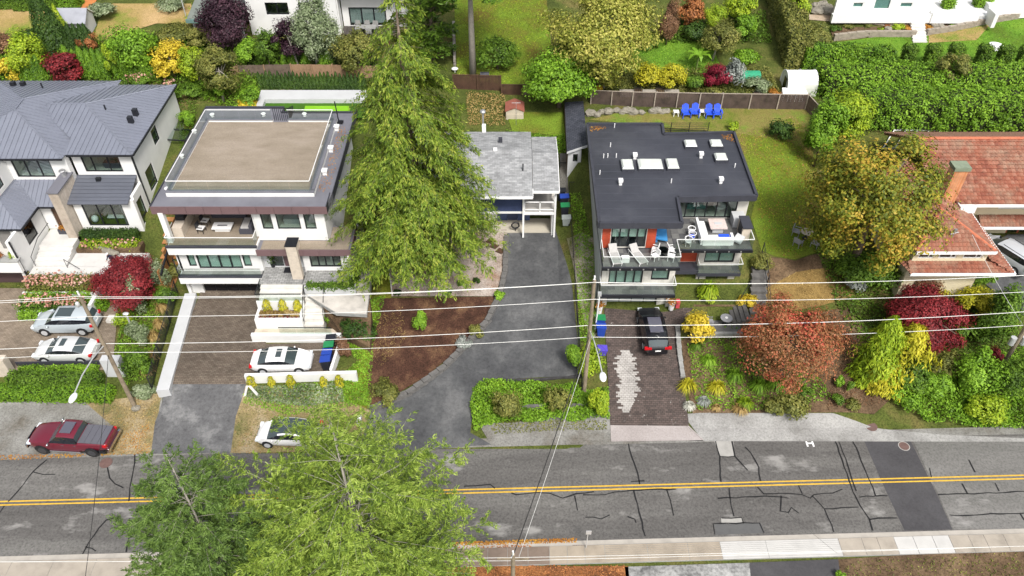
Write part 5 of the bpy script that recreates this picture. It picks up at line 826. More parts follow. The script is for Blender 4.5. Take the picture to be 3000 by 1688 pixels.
def fit(x0, y0, x1, y1, trunk=0.0, asp=1.0):
    cx, cy = (x0 + x1) / 2, (y0 + y1) / 2; zc = 4.0
    for _ in range(40):
        C = at(cx, cy, zc); g = T(C.x, C.y); k = pxm(C); rx = (x1 - x0) / 2 / k; h = (y1 - y0) / 2 / k; e = math.atan2(CAM_H - zc, C.y); ry = rx * asp
        if h < ry * math.sin(e) * 1.1: ry = h / math.sin(e) * .8
        rz = math.sqrt(max(h * h - (ry * math.sin(e)) ** 2, (.3 * rx) ** 2)) / math.cos(e); zc = .5 * zc + .5 * (g + trunk + rz * .92)
    return C, rx, ry, rz, g
def trunk_mb(base, top, r, limbs, seed=0):
    m = MB(); b, t = Vector(base), Vector(top); m.tube([b - Vector((0, 0, .15)), b.lerp(t, .5) + Vector((random.uniform(-.08, .08), random.uniform(-.08, .08), 0)), t], [r * 1.2, r * .85, r * .5], 7)
    for p in limbs: p = Vector(p); s = b.lerp(t, random.uniform(.55, .95)); mid = s.lerp(p, .5) + Vector((0, 0, .1 * (p - s).length)); m.tube([s, mid, p], [r * .45, r * .3, r * .1], 5)
    return m
DENS = 1.0
def tree(label, bbox, pal, trunk=1.5, L=.3, W=.18, dens=1.0, K=34, cat='tree', name='tree', base=None, bark=None, cl=.42, group=None, asp=1.0, ns=.5, tr=None):
    C, rx, ry, rz, g = fit(*bbox, trunk, asp); b = Vector((C.x, C.y, g)) if base is None else dr(*base)
    area = 4 * math.pi * ((rx * ry) ** 1.6 / 3 + (rx * rz) ** 1.6 / 3 + (ry * rz) ** 1.6 / 3) ** (1 / 1.6)
    n = int(min(24000, max(250, 2.1 * dens * area / (L * W * .5)))); p, nm = crown_pts(n, K, (rx * 1.02, ry, rz), cl=cl); c = np.array(C)
    V, Q = leaves(c + p, nm, RNG.uniform(.7, 1.25, n) * L, RNG.uniform(.7, 1.2, n) * W)
    o = thing(name, label, cat, tuple(b), 0, group); off = np.array(b); npmesh('crown', V - off, Q, LM(pal, ns), o)
    lim = [c + q for q in p[RNG.integers(0, n, 9)] * .8]
    trunk_mb(b, (C.x, C.y, C.z + rz * .1), tr or max(.06, min(.35, rx * .06)), lim).build('trunk', bark or BARK, o, True); return o
def shrub(label, bbox, pal, L=.2, W=.12, dens=1.0, K=14, cat='shrub', name='shrub', cl=.5, group=None, asp=1.0, bloom=None, nb=0, ns=.5, bs=.11, lift=0):
    C, rx, ry, rz, g = fit(*bbox, lift, asp); area = 2 * math.pi * ((rx * ry) ** 1.6 / 3 + (rx * rz) ** 1.6 / 3 + (ry * rz) ** 1.6 / 3) ** (1 / 1.6) * 1.5
    n = int(min(9000, max(120, 2.4 * dens * area / (L * W * .5)))); p, nm = crown_pts(n, K, (rx, ry, rz), cl=cl, zmin=-.35); c = np.array(C)
    p[:, 2] = np.maximum(p[:, 2], (g - C.z) + .02)
    V, Q = leaves(c + p, nm, RNG.uniform(.7, 1.25, n) * L, RNG.uniform(.7, 1.2, n) * W); off = np.array([C.x, C.y, g])
    o = npmesh(name, V, Q, LM(pal, ns), None, off); tag(o, label, cat, group)
    if bloom:
        q, m2 = crown_pts(nb, K, (rx * 1.06, ry * 1.06, rz * 1.1), cl=.45, zmin=0); blooms(o, c + q, bloom, bs)
    return o
def blooms(parent, P, pal, s):
    n = len(P); o6 = np.array([[1, 0, 0], [0, 1, 0], [-1, 0, 0], [0, -1, 0], [0, 0, .8], [0, 0, -.8]]) ; sz = RNG.uniform(.7, 1.3, (n, 1, 1)) * s
    V = (P[:, None, :] + o6[None] * sz).reshape(-1, 3); F_ = np.array([[0, 1, 4], [1, 2, 4], [2, 3, 4], [3, 0, 4], [1, 0, 5], [2, 1, 5], [3, 2, 5], [0, 3, 5]])
    Q = (np.arange(n)[:, None, None] * 6 + F_[None]).reshape(-1, 3); b = npmesh('blossoms', V - np.array(WL[parent.name]), Q, LM(pal), parent, None); b['kind'] = 'stuff'
def column(label, px_, hgt, r, pal='thuja', L=.22, W=.1, dens=1.0, cat='shrub', name='columnar_cedar', group=None, pw=.7, b=None, rr=.2):
    """a tight columnar evergreen; px_ = foot in survey pixels"""
    b = dr(*px_) if b is None else Vector(b); area = 2 * math.pi * r * hgt * .8; n = int(max(150, 1.9 * dens * area / (L * W * .5)))
    t = RNG.random(n) ** 1.15; a = RNG.uniform(0, 2 * math.pi, n); rad = r * np.minimum(1, (1 - t) ** pw * 1.25 + .03) * np.minimum(1, .75 + t * 2) * RNG.uniform(1 - rr, 1.08 + rr * .2, n) * (1 + .16 * np.sin(3 * a + 9 * t + b.x) + .1 * np.sin(7 * a - 14 * t))
    P = np.stack([rad * np.cos(a), rad * np.sin(a), t * hgt], 1); N = np.stack([np.cos(a), np.sin(a), .5 + 0 * a], 1) + rnd(n) * .3; D = np.stack([np.cos(a) * .3, np.sin(a) * .3, 1 + 0 * a], 1) + rnd(n) * .3
    V, Q = leaves(P + np.array(b), N, RNG.uniform(.7, 1.3, n) * L, RNG.uniform(.7, 1.2, n) * W, D); o = npmesh(name, V, Q, LM(pal), None, np.array(b)); return tag(o, label, cat, group)
def copy_at(o, loc, label=None, rz=None, s=1.0):
    c = o.copy(); COL.objects.link(c); c.location = loc; WL[c.name] = Vector(loc); c.rotation_euler = (0, 0, random.uniform(0, 6.28) if rz is None else rz); c.scale = (s, s, s)
    if label: c['label'] = label
    return c
def hedge(label, path, wd, hgt, pal, L=.18, W=.1, dens=1.0, name='hedge', cat='hedge', rough=.08, lump=.05, group=None, world=False, z=None, bloom=None, nb=0):
    """clipped hedge along a path"""
    P = [Vector((*p[:2], T(*p[:2]) if z is None else z)) if world else dr(*p) for p in path]; CC_, NN = [], []
    core = MB()
    for a, b in zip(P, P[1:]):
        d = b - a; ln = d.length; u = np.array(d / ln); q = np.array((-u[1], u[0], 0)); q /= np.linalg.norm(q); up = np.array([0, 0, 1.0]); A = np.array(a)
        core.prism([tuple(A + q * s * (wd / 2 - .1) + u * t + up * (hgt - .1)) for s, t in ((-1, .08), (-1, ln - .08), (1, ln - .08), (1, .08))], hgt)
        for area, f in ((ln * wd, 't'), (ln * hgt, 's'), (ln * hgt, 'b'), (wd * hgt, 'e0'), (wd * hgt, 'e1')):
            n = int(2.0 * dens * area / (L * W * .5)) + 4; s = RNG.random(n); t = RNG.random(n)
            if f == 't': p = A + np.outer(s * ln, u) + np.outer((t - .5) * wd, q) + up * hgt; nn = up + 0 * p
            elif f in 'sb': sg = -1 if f == 's' else 1; p = A + np.outer(s * ln, u) + sg * q * wd / 2 + np.outer(t * hgt, up); nn = sg * q + .3 * up + 0 * p
            else: sg = 0 if f == 'e0' else 1; p = A + u * ln * sg + np.outer((s - .5) * wd, q) + np.outer(t * hgt, up); nn = u * (2 * sg - 1) + .3 * up + 0 * p
            bn = np.sin(p[:, 0] * 3.1 + p[:, 2] * 1.7) * np.sin(p[:, 1] * 2.7 + p[:, 0] * .9 + p[:, 2] * 2.3) + .5 * np.sin(p[:, 0] * 7.3 + p[:, 2] * 4.1); p = p + nn * (bn * lump)[:, None]; CC_.append(p + rnd(n) * rough); NN.append(nn + rnd(n) * .45)
    Cn, N = np.concatenate(CC_), np.concatenate(NN); n = len(Cn); V, Q = leaves(Cn, N, RNG.uniform(.7, 1.3, n) * L, RNG.uniform(.7, 1.2, n) * W); off = np.array(P[0])
    o = npmesh(name, V, Q, LM(pal), None, off); tag(o, label, cat, group); core.build('dark_core', M('hedge_core', (.02, .03, .006), .95, .2), o)  # solid dark filler box added inside the leaves to block see-through
    if bloom: k = RNG.integers(0, len(CC_[0]), nb); blooms(o, CC_[0][k] + np.array([0, 0, .06]), bloom, .12)
    return o
def tuft(label, b, r, hgt, pal, n=160, W=.05, name='grass_tuft', cat='grass', group=None, arch=1.0):
    a = RNG.uniform(0, 2 * math.pi, n); ln = RNG.uniform(.6, 1.1, n); R_ = r * RNG.uniform(.25, 1.05, n); V, Q = [], []
    d = np.stack([np.cos(a), np.sin(a), 0 * a], 1); s = np.stack([-np.sin(a), np.cos(a), 0 * a], 1) * W / 2; p0 = d * .06 * r; p1 = d * (R_ * .5)[:, None] + np.stack([0 * a, 0 * a, hgt * ln], 1); p2 = d * R_[:, None] + np.stack([0 * a, 0 * a, hgt * ln * (1 - .65 * arch)], 1)
    V = np.stack([p0 - s, p0 + s, p1 + s, p1 - s, p2], 1).reshape(-1, 3); i = np.arange(n)[:, None] * 5
    Q = np.concatenate([i + np.array([[0, 1, 2, 3]]), i + np.array([[3, 2, 4, 4]])]); me = bpy.data.meshes.new(name); off = np.array(b)
    me.from_pydata([tuple(v) for v in V], [], [tuple(q) if q[2] != q[3] else tuple(q[:3]) for q in Q]); me.materials.append(LM(pal)); o = bpy.data.objects.new(name, me); link(o, None, b); o.location = b
    return tag(o, label, cat, group)
def cover(name, label, poly, pal, n, L, W, hgt=.15, flat=.6, world=False, kind='stuff', parent=None, ns=.5, zf=None, mound=0):
    """low plants or fallen leaves nobody could count, spread over a patch of ground"""
    P = np.array([dr(*p)[:2] if not world else p[:2] for p in poly]); lo, hi = P.min(0), P.max(0); pts = []
    while len(pts) < n:
        q = lo + RNG.random((n * 2, 2)) * (hi - lo); ins = np.zeros(len(q), bool); j = len(P) - 1
        for i in range(len(P)):
            c = ((P[i, 1] > q[:, 1]) != (P[j, 1] > q[:, 1])) & (q[:, 0] < (P[j, 0] - P[i, 0]) * (q[:, 1] - P[i, 1]) / (P[j, 1] - P[i, 1] + 1e-12) + P[i, 0]); ins ^= c; j = i
        pts += list(q[ins])
    q = np.array(pts[:n]); cell = np.sin(q[:, 0] * 2.1 + 1.3) * np.sin(q[:, 1] * 1.7) * .5 + .5
    z = np.array([(T(x, y) if zf is None else zf) for x, y in q]) + .06 + RNG.random(n) * hgt * (.4 + .6 * cell) + mound * cell
    N = np.array([0, 0, 1.0]) + rnd(n) * flat; V, Q = leaves(np.column_stack([q, z]), N, RNG.uniform(.6, 1.3, n) * L, RNG.uniform(.6, 1.2, n) * W)
    off = np.array([*q.mean(0), z.min()]); o = npmesh(name, V, Q, LM(pal, ns), None, off); o['kind'] = kind
    if label: o['label'] = label
    return o
def conifer(label, base, H, prof, nbr, nsp, L, W, pal, rise, droop, hang, name='conifer', spread=.2, bark=None, tr=.4, h0=.06, ns=.5, limbs=(), seed=1, fan=.55, brr=.035, ntw=14, top=.12):
    rg = np.random.default_rng(seed); b = np.array(base); o = thing(name, label, 'tree', tuple(base)); hs, rs = np.array([p[0] for p in prof]), np.array([p[1] for p in prof])
    hh = rg.random(nbr * 3); w_ = np.interp(hh, hs, rs); hh = hh[rg.random(len(hh)) < w_ / rs.max() * .8 + top]; hh = hh[hh > h0][:nbr]; nb = len(hh)
    az = rg.uniform(0, 2 * math.pi, nb); ln = np.interp(hh, hs, rs) * rg.uniform(.72, 1.15, nb); org = np.stack([0 * hh, 0 * hh, hh * H], 1); A = np.stack([np.cos(az), np.sin(az), 0 * az], 1); rise_ = rise * rg.uniform(.5, 1.4, nb) + .5 * np.maximum(0, hh - .8)
    for (p, h_) in limbs:           # individual limbs reaching to given points
        d = np.array(p) - b; l = math.hypot(d[0], d[1]); org = np.vstack([org, [0, 0, h_]]); A = np.vstack([A, [d[0] / l, d[1] / l, 0]]); ln = np.append(ln, l); rise_ = np.append(rise_, (d[2] - h_) / l + droop); hh = np.append(hh, h_ / H)
    nb = len(ln)
    def bp(i, t): return org[i] + A[i] * (ln[i] * t)[:, None] + np.array([0, 0, 1.0]) * ((rise_[i] * t - droop * t * t) * ln[i])[:, None]
    kt = np.maximum(8 if top > .2 else 4, ln / ln.mean() * ntw).astype(int); j = np.repeat(np.arange(nb), kt); nt_ = len(j); tt = .1 + .9 * rg.random(nt_) ** .7; sd = np.where(rg.random(nt_) < .5, -1, 1) * (rg.random(nt_) < .9); lat = np.stack([-A[j][:, 1], A[j][:, 0], 0 * tt], 1)
    tl = (spread * 2.2 * ln[j] * (1.05 - .8 * tt) + .25) * rg.uniform(.5, 1.2, nt_); TD = unit(A[j] * rg.uniform(.45, 1.0, nt_)[:, None] + lat * (sd * fan * 1.6)[:, None] + rg.normal(size=(nt_, 3)) * .16 + np.array([0, 0, .1 if hang <= .25 else -.22])); TB = bp(j, tt)
    k = np.maximum(4, tl / tl.mean() * nsp / ntw).astype(int); i = np.repeat(np.arange(nt_), k); n = len(i); u = rg.random(n); P = TB[i] + TD[i] * (tl[i] * u)[:, None] + rg.normal(size=(n, 3)) * .05; P[:, 2] -= (tl[i] * u) ** 2 * (.12 if hang <= .25 else .2) + rg.random(n) * hang
    pr = np.cross(TD[i], np.array([0, 0, 1.0])); D = TD[i] + pr * (np.where(rg.random(n) < .5, -1, 1) * .6)[:, None] + rg.normal(size=(n, 3)) * .22; D[:, 2] += -.9 * (hang > .25); N = np.array([0, 0, 1.0]) * (1 if hang <= .25 else .5) + A[j][i] * (.2 if hang <= .25 else .7) + rg.normal(size=(n, 3)) * .38
    V, Q = leaves(P, N, rg.uniform(.65, 1.3, n) * L, rg.uniform(.7, 1.2, n) * W, D)
    topn = 80; tt = rg.random(topn); Pt = np.stack([rg.normal(size=topn) * .12 * (1.1 - tt), rg.normal(size=topn) * .12 * (1.1 - tt), H * (.93 + .075 * tt)], 1); V2, Q2 = leaves(Pt, rg.normal(size=(topn, 3)), L, W, np.array([0, 0, 1.0]) + rg.normal(size=(topn, 3)) * .7)
    npmesh('crown', np.vstack([V, V2]), np.vstack([Q, Q2 + len(V)]), LM(pal, ns), o)
    m = MB(); m.tube([(0, 0, -.3), (0, 0, H * .3), (0, 0, H * .7), (0, 0, H)], [tr, tr * .7, tr * .22, .02], 9)
    for j in range(nb):
        ii = np.array([j] * 4); pts = bp(ii, np.array([0, .35, .7, 1.0])); r0 = brr * (.4 + .6 * ln[j] / ln.max()); m.tube([tuple(p) for p in pts], [r0 * 1.4, r0, r0 * .6, r0 * .25], 4)
    m.build('trunk', bark or BARKG, o, True, True); return o
# ------------------------------------------------------------------ big conifers
B = dr(1256, 803)
conifer('tall yellow-green cedar with drooping fronds between the deck house and blue house', (B.x - .5, B.y, B.z), 25.4, [(0, 3.2), (.17, 5.4), (.24, 6.6), (.34, 6.2), (.48, 5.1), (.64, 4.0), (.8, 2.8), (.93, 1.6), (1, .35)], 360, 380, .32, .085, 'cedar', .12, .5, .3, 'cedar_tree', .13, M('cedar_bark', (.22, .17, .13), .95, .3, 4, bmp=.5), .75, .17, seed=3, ntw=30, brr=.02, top=.45, ns=1.1, fan=.45)
limbs = [((at(1205, 1208, 18.0)), 12.5), (at(1268, 1292, 16.5), 12), (at(1378, 1312, 15.0), 10.5), (at(790, 1195, 17.5), 13), (at(640, 1345, 15.5), 11), (at(640, 1450, 13.5), 9.5), (at(1150, 1260, 17.0), 13)]
conifer('broad light green fir with bare tips overhanging the road', (-8.0, 22.0, 0), 21.0, [(0, 3.5), (.15, 5.8), (.4, 6.1), (.58, 5.6), (.7, 4.6), (.8, 3.2), (.9, 1.5), (1, .2)], 215, 780, .25, .05, 'fir', .3, .2, .1, 'fir_tree', .12, BARKG, .3, .1, seed=5, limbs=[(tuple(p), h) for p, h in limbs], brr=.016, ntw=30, ns=1.0, fan=.5)
conifer('narrower dark green fir leaning over the road beside the broad fir', (-15.6, 21.5, 0), 18.6, [(0, 2.6), (.2, 4.3), (.5, 4.2), (.7, 3.3), (.85, 2.0), (1, .3)], 135, 660, .25, .05, 'firdark', .3, .2, .1, 'fir_tree', .13, BARKG, .26, .12, seed=9, limbs=[(tuple(at(425, 1335, 15.5)), 12), (tuple(at(330, 1530, 12.0)), 9), (tuple(at(480, 1350, 16.5)), 13.5)], brr=.016, ntw=28, ns=1.0, fan=.5)
B = dr(1386, 228)
conifer('tall fir with bare paired trunk at the edge of the upper lawn', (B.x, B.y, B.z), 21, [(0, .1), (.42, .2), (.46, 4.6), (.6, 5), (.8, 3.5), (1, .3)], 150, 70, .6, .22, 'green', .2, .25, .15, 'fir_tree', .2, BARKG, .38, .43, seed=11)
B = dr(1270, 175)
conifer('dark leaning evergreen beside the grey timber retaining wall', (B.x, B.y, B.z), 13, [(0, 1.5), (.2, 2.6), (.6, 2.2), (1, .3)], 110, 60, .55, .2, 'green', .2, .25, .15, 'evergreen_tree', .22, BARK, .25, .08, seed=12)
# ------------------------------------------------------------------ broadleaf trees
tree('large maple turning orange and green before the tile-roofed house', (2355, 335, 2790, 815), 'maple', 2.2, .27, .17, 1.5, 80, base=(2490, 800), cl=.27, ns=.22, name='maple_tree')
tree('wide rust and scarlet Japanese maple by the grasses', (2158, 850, 2478, 1150), 'rust', 1.0, .19, .11, 1.3, 60, cl=.3, ns=.3, name='maple_tree')
tree('deep red maple between golden cypress and clipped hedge', (2600, 825, 2845, 1035), 'red', 1.0, .2, .12, 1.2, 44, cl=.34, name='maple_tree')
tree('burgundy small tree behind the deep red maple', (2620, 790, 2745, 880), 'brown', .6, .2, .12, 1, 22, name='small_tree')
tree('burgundy Japanese maple beside the driveway hydrangeas', (275, 735, 470, 905), 'red', .8, .17, .1, 1.3, 44, cl=.33, name='maple_tree')
tree('scarlet maple behind the blue-grey metal roof', (128, 150, 245, 240), 'red', .5, .28, .16, 1, 26, name='maple_tree')
tree('round glossy green tree behind the metal-roofed house', (320, 64, 458, 206), 'bright', .6, .26, .17, 1.2, 40, name='round_tree')
tree('tall purple plum tree by the dry upper lawn', (585, -25, 738, 152), 'plum', 1, .26, .14, 1.1, 36, cl=.4, name='plum_tree')
tree('smaller purple plum tree behind the cedar fence', (793, 55, 895, 170), 'plum', 1.5, .26, .14, 1.1, 26, base=(878, 204), name='plum_tree', bark=BARKG)
tree('silvery pear tree behind the cedar fence', (858, -20, 988, 175), 'silver', 1.5, .24, .13, 1.1, 34, base=(929, 203), name='pear_tree', bark=BARKG)
tree('loose green tree right of the silvery pear behind the fence', (980, 78, 1105, 210), 'olive', .8, .25, .14, 1.1, 30, name='small_tree', bark=BARKG)
tree('slim green tree left of the purple plum behind the fence', (745, 75, 815, 200), 'green', .8, .25, .14, 1.1, 20, name='small_tree')
tree('airy olive tree at the corner of the cedar fence', (578, 125, 705, 285), 'olive', 1.0, .26, .13, .9, 26, name='small_tree', base=(655, 300), bark=BARKG)
tree('orange and yellow shrubby tree behind the metal-roofed house', (442, 120, 555, 228), 'yellow', .4, .26, .14, 1, 26, name='small_tree')
tree('lime feathery tree beside the orange and yellow one', (527, 120, 612, 240), 'lime', .5, .26, .12, 1, 22, name='small_tree')
tree('tall lime golden tree left of the blue-green cypress', (18, 92, 122, 220), 'lime', .5, .28, .15, 1.1, 28, name='golden_tree')
tree('pale yellow poplar with white trunk above the dark fence', (1590, -40, 1940, 225), 'poplar', 2.5, .3, .18, 1.15, 60, base=(1750, 210), cl=.32, bark=BARKW, name='poplar_tree', tr=.3)
tree('leafy green tree drooping over the dark fence', (1532, 130, 1752, 312), 'bright', .8, .3, .18, 1.2, 46, cl=.34, name='leafy_tree', ns=.3)
tree('yellowing birch beside the leafy green tree', (1730, 165, 1838, 258), 'poplar', .8, .28, .17, 1, 22, name='birch_tree', bark=BARKW, base=(1765, 262))
tree('small green tree alone on the upper lawn', (1395, 100, 1520, 205), 'green', .3, .28, .13, .7, 24, name='small_tree')
tree('rust-coloured tree above the green upper lawn', (1976, -15, 2068, 66), 'copper', .6, .28, .15, 1, 22, name='small_tree')
tree('grey-green apple tree with cut pale trunk', (2056, 58, 2168, 156), 'olive', 1.4, .24, .13, 1.1, 28, name='apple_tree', base=(2085, 180), bark=BARKG)
tree('golden-green tree at the top of the garden', (2120, -30, 2215, 60), 'lime', .6, .3, .15, 1, 22, name='small_tree')
tree('dark red dwarf maple in the vegetable garden', (2060, 182, 2142, 258), 'crimson', .3, .2, .11, 1.2, 24, name='maple_tree')
tree('bright green rounded tree nearest the garden fence corner', (2352, 290, 2475, 485), 'bright', .6, .24, .15, 1.25, 40, name='rounded_tree', cl=.36)
tree('lime-tipped rounded tree between hedge and orange maple', (2415, 262, 2565, 415), 'lime', .8, .24, .15, 1.2, 38, name='rounded_tree', cl=.36)
tree('pale loose tree growing through the big hedge', (2747, 150, 2848, 250), 'olive', 1.2, .26, .13, 1, 24, name='small_tree')
tree('lime tree beside the tall clipped hedge', (2293, -25, 2372, 82), 'lime', .6, .27, .15, 1.1, 22, name='small_tree')
tree('green shrubby tree at the foot of the orange maple', (2420, 740, 2665, 840), 'green', .4, .22, .13, 1.1, 40, name='small_tree')
# ------------------------------------------------------------------ shrubs and gardens, row by row
column('golden cypress with lime upper branches beside the red maple', (2545, 1108), 6.6, 1.55, 'lime', .42, .13, 1.2, 'conifer', 'golden_cypress', rr=.45, pw=.55); column('bright yellow cypress lobe beside the red maple', (2632, 1085), 4.8, 1.9, 'gold', .38, .13, 1.2, 'conifer', 'golden_cypress', rr=.45, pw=.5); column('lime cypress foot sprawling below the yellow cypress', (2575, 1128), 2.8, 1.5, 'gold', .34, .12, 1.2, 'conifer', 'golden_cypress', rr=.45, pw=.5)
SH = [('yellow shrub topping the burgundy tree', (2690, 805, 2790, 870), 'gold'), ('golden shrub before the clipped rounded hedge', (2800, 835, 2915, 945), 'gold'), ('big rounded clipped green hedge mound by the car court', (2870, 840, 2985, 1010), 'green'), ('dark green shrub under the golden shrub', (2780, 940, 2920, 1010), 'green'), ('round olive shrub left of the green bank', (2625, 1050, 2725, 1155), 'green'), ('loose olive shrub on the green bank', (2710, 1020, 2830, 1130), 'olive'), ('scarlet shrub by the leaning utility pole', (2895, 1018, 2938, 1065), 'red'),
  ('large leafy shrub on the green bank below the pole', (2800, 1020, 2925, 1180), 'bright'), ('leafy shrub mass at the foot of the leaning pole', (2915, 1030, 3060, 1200), 'green'), ('rounded gold-green shrub beside the paved driveway', (2000, 915, 2092, 1010), 'yellow'), ('silver-leaved shrub at the foot of the orange maple', (2470, 780, 2545, 850), 'grey'),
  ('clipped olive shrub first in the dry bed', (2270, 1150, 2365, 1225), 'olive'), ('low yellow-green mound beside the clipped olive shrub', (2235, 1165, 2310, 1222), 'olive'), ('small clipped ball in dry bed below scarlet leaves', (2435, 1150, 2472, 1190), 'green'), ('second small clipped ball in the dry bed', (2475, 1165, 2520, 1205), 'olive'), ('tiny upright shrub in the dry bed', (2480, 1115, 2502, 1155), 'green'), ('small leafy shrub at the dry bed edge', (2340, 1130, 2385, 1170), 'green'), ('pale shrub below the scarlet maple edge', (2448, 1100, 2475, 1135), 'bright'),
  ('small dark round shrub on the leafy lawn', (2253, 352, 2326, 412), 'dark'), ('yellow-green weed clump by the wall steps', (2130, 355, 2165, 385), 'lime'), ('dry brown shrubs beside the terraced house steps', (2200, 740, 2260, 800), 'olive'), ('gold shrub beside the stone steps', (2160, 860, 2215, 900), 'yellow'),
  ('dark round shrub behind the white walkway wall', (990, 930, 1100, 1010), 'dark'), ('lime shrub at the bend of the white walkway', (950, 905, 1000, 960), 'bright'), ('copper shrub strip below the white walkway', (1000, 915, 1080, 955), 'copper'), ('grey leafless shrub behind the bins', (980, 985, 1035, 1045), 'brown'), ('olive shrub at the driveway mouth in the mulch', (1090, 1110, 1165, 1195), 'olive'), ('silver-grey shrub at the mulch bed edge', (1335, 980, 1385, 1025), 'grey'), ('straggly green shrub on the block wall', (1375, 950, 1415, 1000), 'olive'), ('green creeping plant in the mulch', (1215, 910, 1255, 985), 'bright'), ('small green bush beside the gravel bed', (1445, 850, 1480, 885), 'bright'), ('small round bush on the gravel bed', (1385, 810, 1408, 835), 'dark'), ('second small round bush on the gravel bed', (1338, 820, 1360, 842), 'green'), ('clipped dark bush at gravel corner by the weeds', (1152, 848, 1176, 868), 'dark'), ('dark bush at gravel front edge', (1296, 846, 1322, 868), 'dark'),
  ('grey-green shrub on the ivy bank', (1440, 1135, 1520, 1235), 'olive'), ('grey shrub before the dark timber wall', (1600, 1130, 1670, 1215), 'olive'), ('bright leafy shrub by the lamp pole', (1725, 1130, 1785, 1235), 'lime'), ('bright green shrub right of the middle pole', (1690, 1000, 1770, 1105), 'lime'), ('tall weeds beside the middle pole foot', (1655, 1005, 1712, 1100), 'bright'),
  ('yellow shrub at the left edge behind the metal roof', (-20, 163, 58, 240), 'yellow'), ('brown shrub behind the yellow shrub', (-20, 98, 42, 168), 'brown'), ('dark shrub left of the blue-green cypress', (42, 82, 118, 132), 'dark'), ('olive shrub below the dry lawn', (455, 70, 560, 132), 'olive'), ('lime bush by the basketball hoop', (554, 15, 630, 80), 'lime'), ('leafy shrub behind the grey hut', (160, 24, 220, 66), 'green'), ('pale grassy shrub beside the orange path', (262, 4, 338, 62), 'silver'), ('yellow-green upright shrub left of the round glossy tree', (305, 122, 360, 238), 'lime'), ('green shrub by the metal roof corner', (495, 238, 595, 292), 'green'), ('small green shrub in the side yard', (525, 325, 570, 370), 'bright'), ('wild green shrub left of the white pool wall', (700, 250, 765, 325), 'bright'), ('orange-flecked shrub by the conical hedge', (230, 95, 285, 150), 'copper'), ('bluish shrub beside the dry lawn', (462, -8, 545, 28), 'silver'),
  ('first yellow feathery shrub behind the dark fence', (1862, 182, 1936, 266), 'gold'), ('second yellow feathery shrub behind the dark fence', (1926, 184, 2008, 268), 'gold'), ('round green shrub beside the dwarf red maple', (2006, 215, 2076, 268), 'green'), ('silver-leaved shrub right of the dwarf red maple', (2112, 172, 2178, 266), 'grey'), ('lime weed patch by the raised beds', (2055, 250, 2120, 280), 'olive'), ('large-leaved vegetables by the mesh crates', (2170, 225, 2255, 275), 'silver'), ('leafy vegetables under the trellis', (2150, 140, 2225, 185), 'bright'), ('orange bush beside the white cold frame', (2248, 262, 2288, 288), 'orange'), ('mixed flowering shrubs beside the tall clipped hedge', (2322, 68, 2435, 155), 'olive'), ('dark red clipped shrub in the hedge row', (2533, 128, 2578, 160), 'brown'), ('dark shrub behind the dark garden bushes', (2060, 100, 2130, 140), 'dark'),
  ('flowering rose hip shrub on the near flower bed', (2448, 1672, 2480, 1700), 'bright'), ('large ornamental grass mound beside entry porch', (2042, 838, 2108, 885), 'lime')]
for lab, bb, pl in SH:
    w_ = bb[2] - bb[0]; shrub(lab, bb, pl, .24 if w_ > 60 else .17, .13 if w_ > 60 else .1, 1.15, 18 if w_ > 60 else 9)
tree('weeping dark brown tree by the green upper lawn', (1930, -10, 1992, 130), 'brown', .3, .4, .06, 1.2, 20, name='weeping_tree'); tree('weeping green and gold tree behind the apple tree', (2064, 16, 2136, 80), 'lime', .8, .4, .07, 1.2, 20, name='weeping_tree')
shrub('pink hydrangea hedge behind the metal roof', (362, 208, 445, 250), 'green', .2, .12, 1, 14, bloom='pink', nb=90, bs=.16); shrub('pink-flowered bush at the roof corner', (470, 228, 510, 252), 'green', .2, .12, 1, 10, bloom='pink', nb=30, bs=.15)
# white-flowered and gold plants beside the white retaining wall
for lab, bb, pl in [('tall white-flowering shrub by the silver wagon', (368, 815, 432, 925), 'silver'), ('white-flowering shrub above the golden grasses', (440, 760, 492, 860), 'silver'), ('white-flowering shrub below the lamp pole arm', (375, 945, 430, 1030), 'silver'), ('pale variegated shrub at the driveway corner', (370, 1125, 465, 1172), 'silver'), ('green fern mass beside the concrete gate pillar', (360, 1020, 450, 1120), 'green'), ('feathery green plant beside the wall fence', (335, 905, 385, 960), 'lime'), ('green shrub at the wooden gate foot', (455, 830, 520, 905), 'green'), ('gold and green shrub along the wooden walk', (465, 765, 530, 830), 'olive')]: shrub(lab, bb, pl, .17, .1, 1.1, 14)
for k, (sx, sy) in enumerate([(485, 862), (478, 915), (470, 965), (455, 1000), (447, 1060), (440, 1095), (470, 890)]): tuft('golden feather grass clump along the white retaining wall', dr(sx, sy), .75, .95, 'straw', 170, .05, 'feather_grass', group='golden feather grasses')
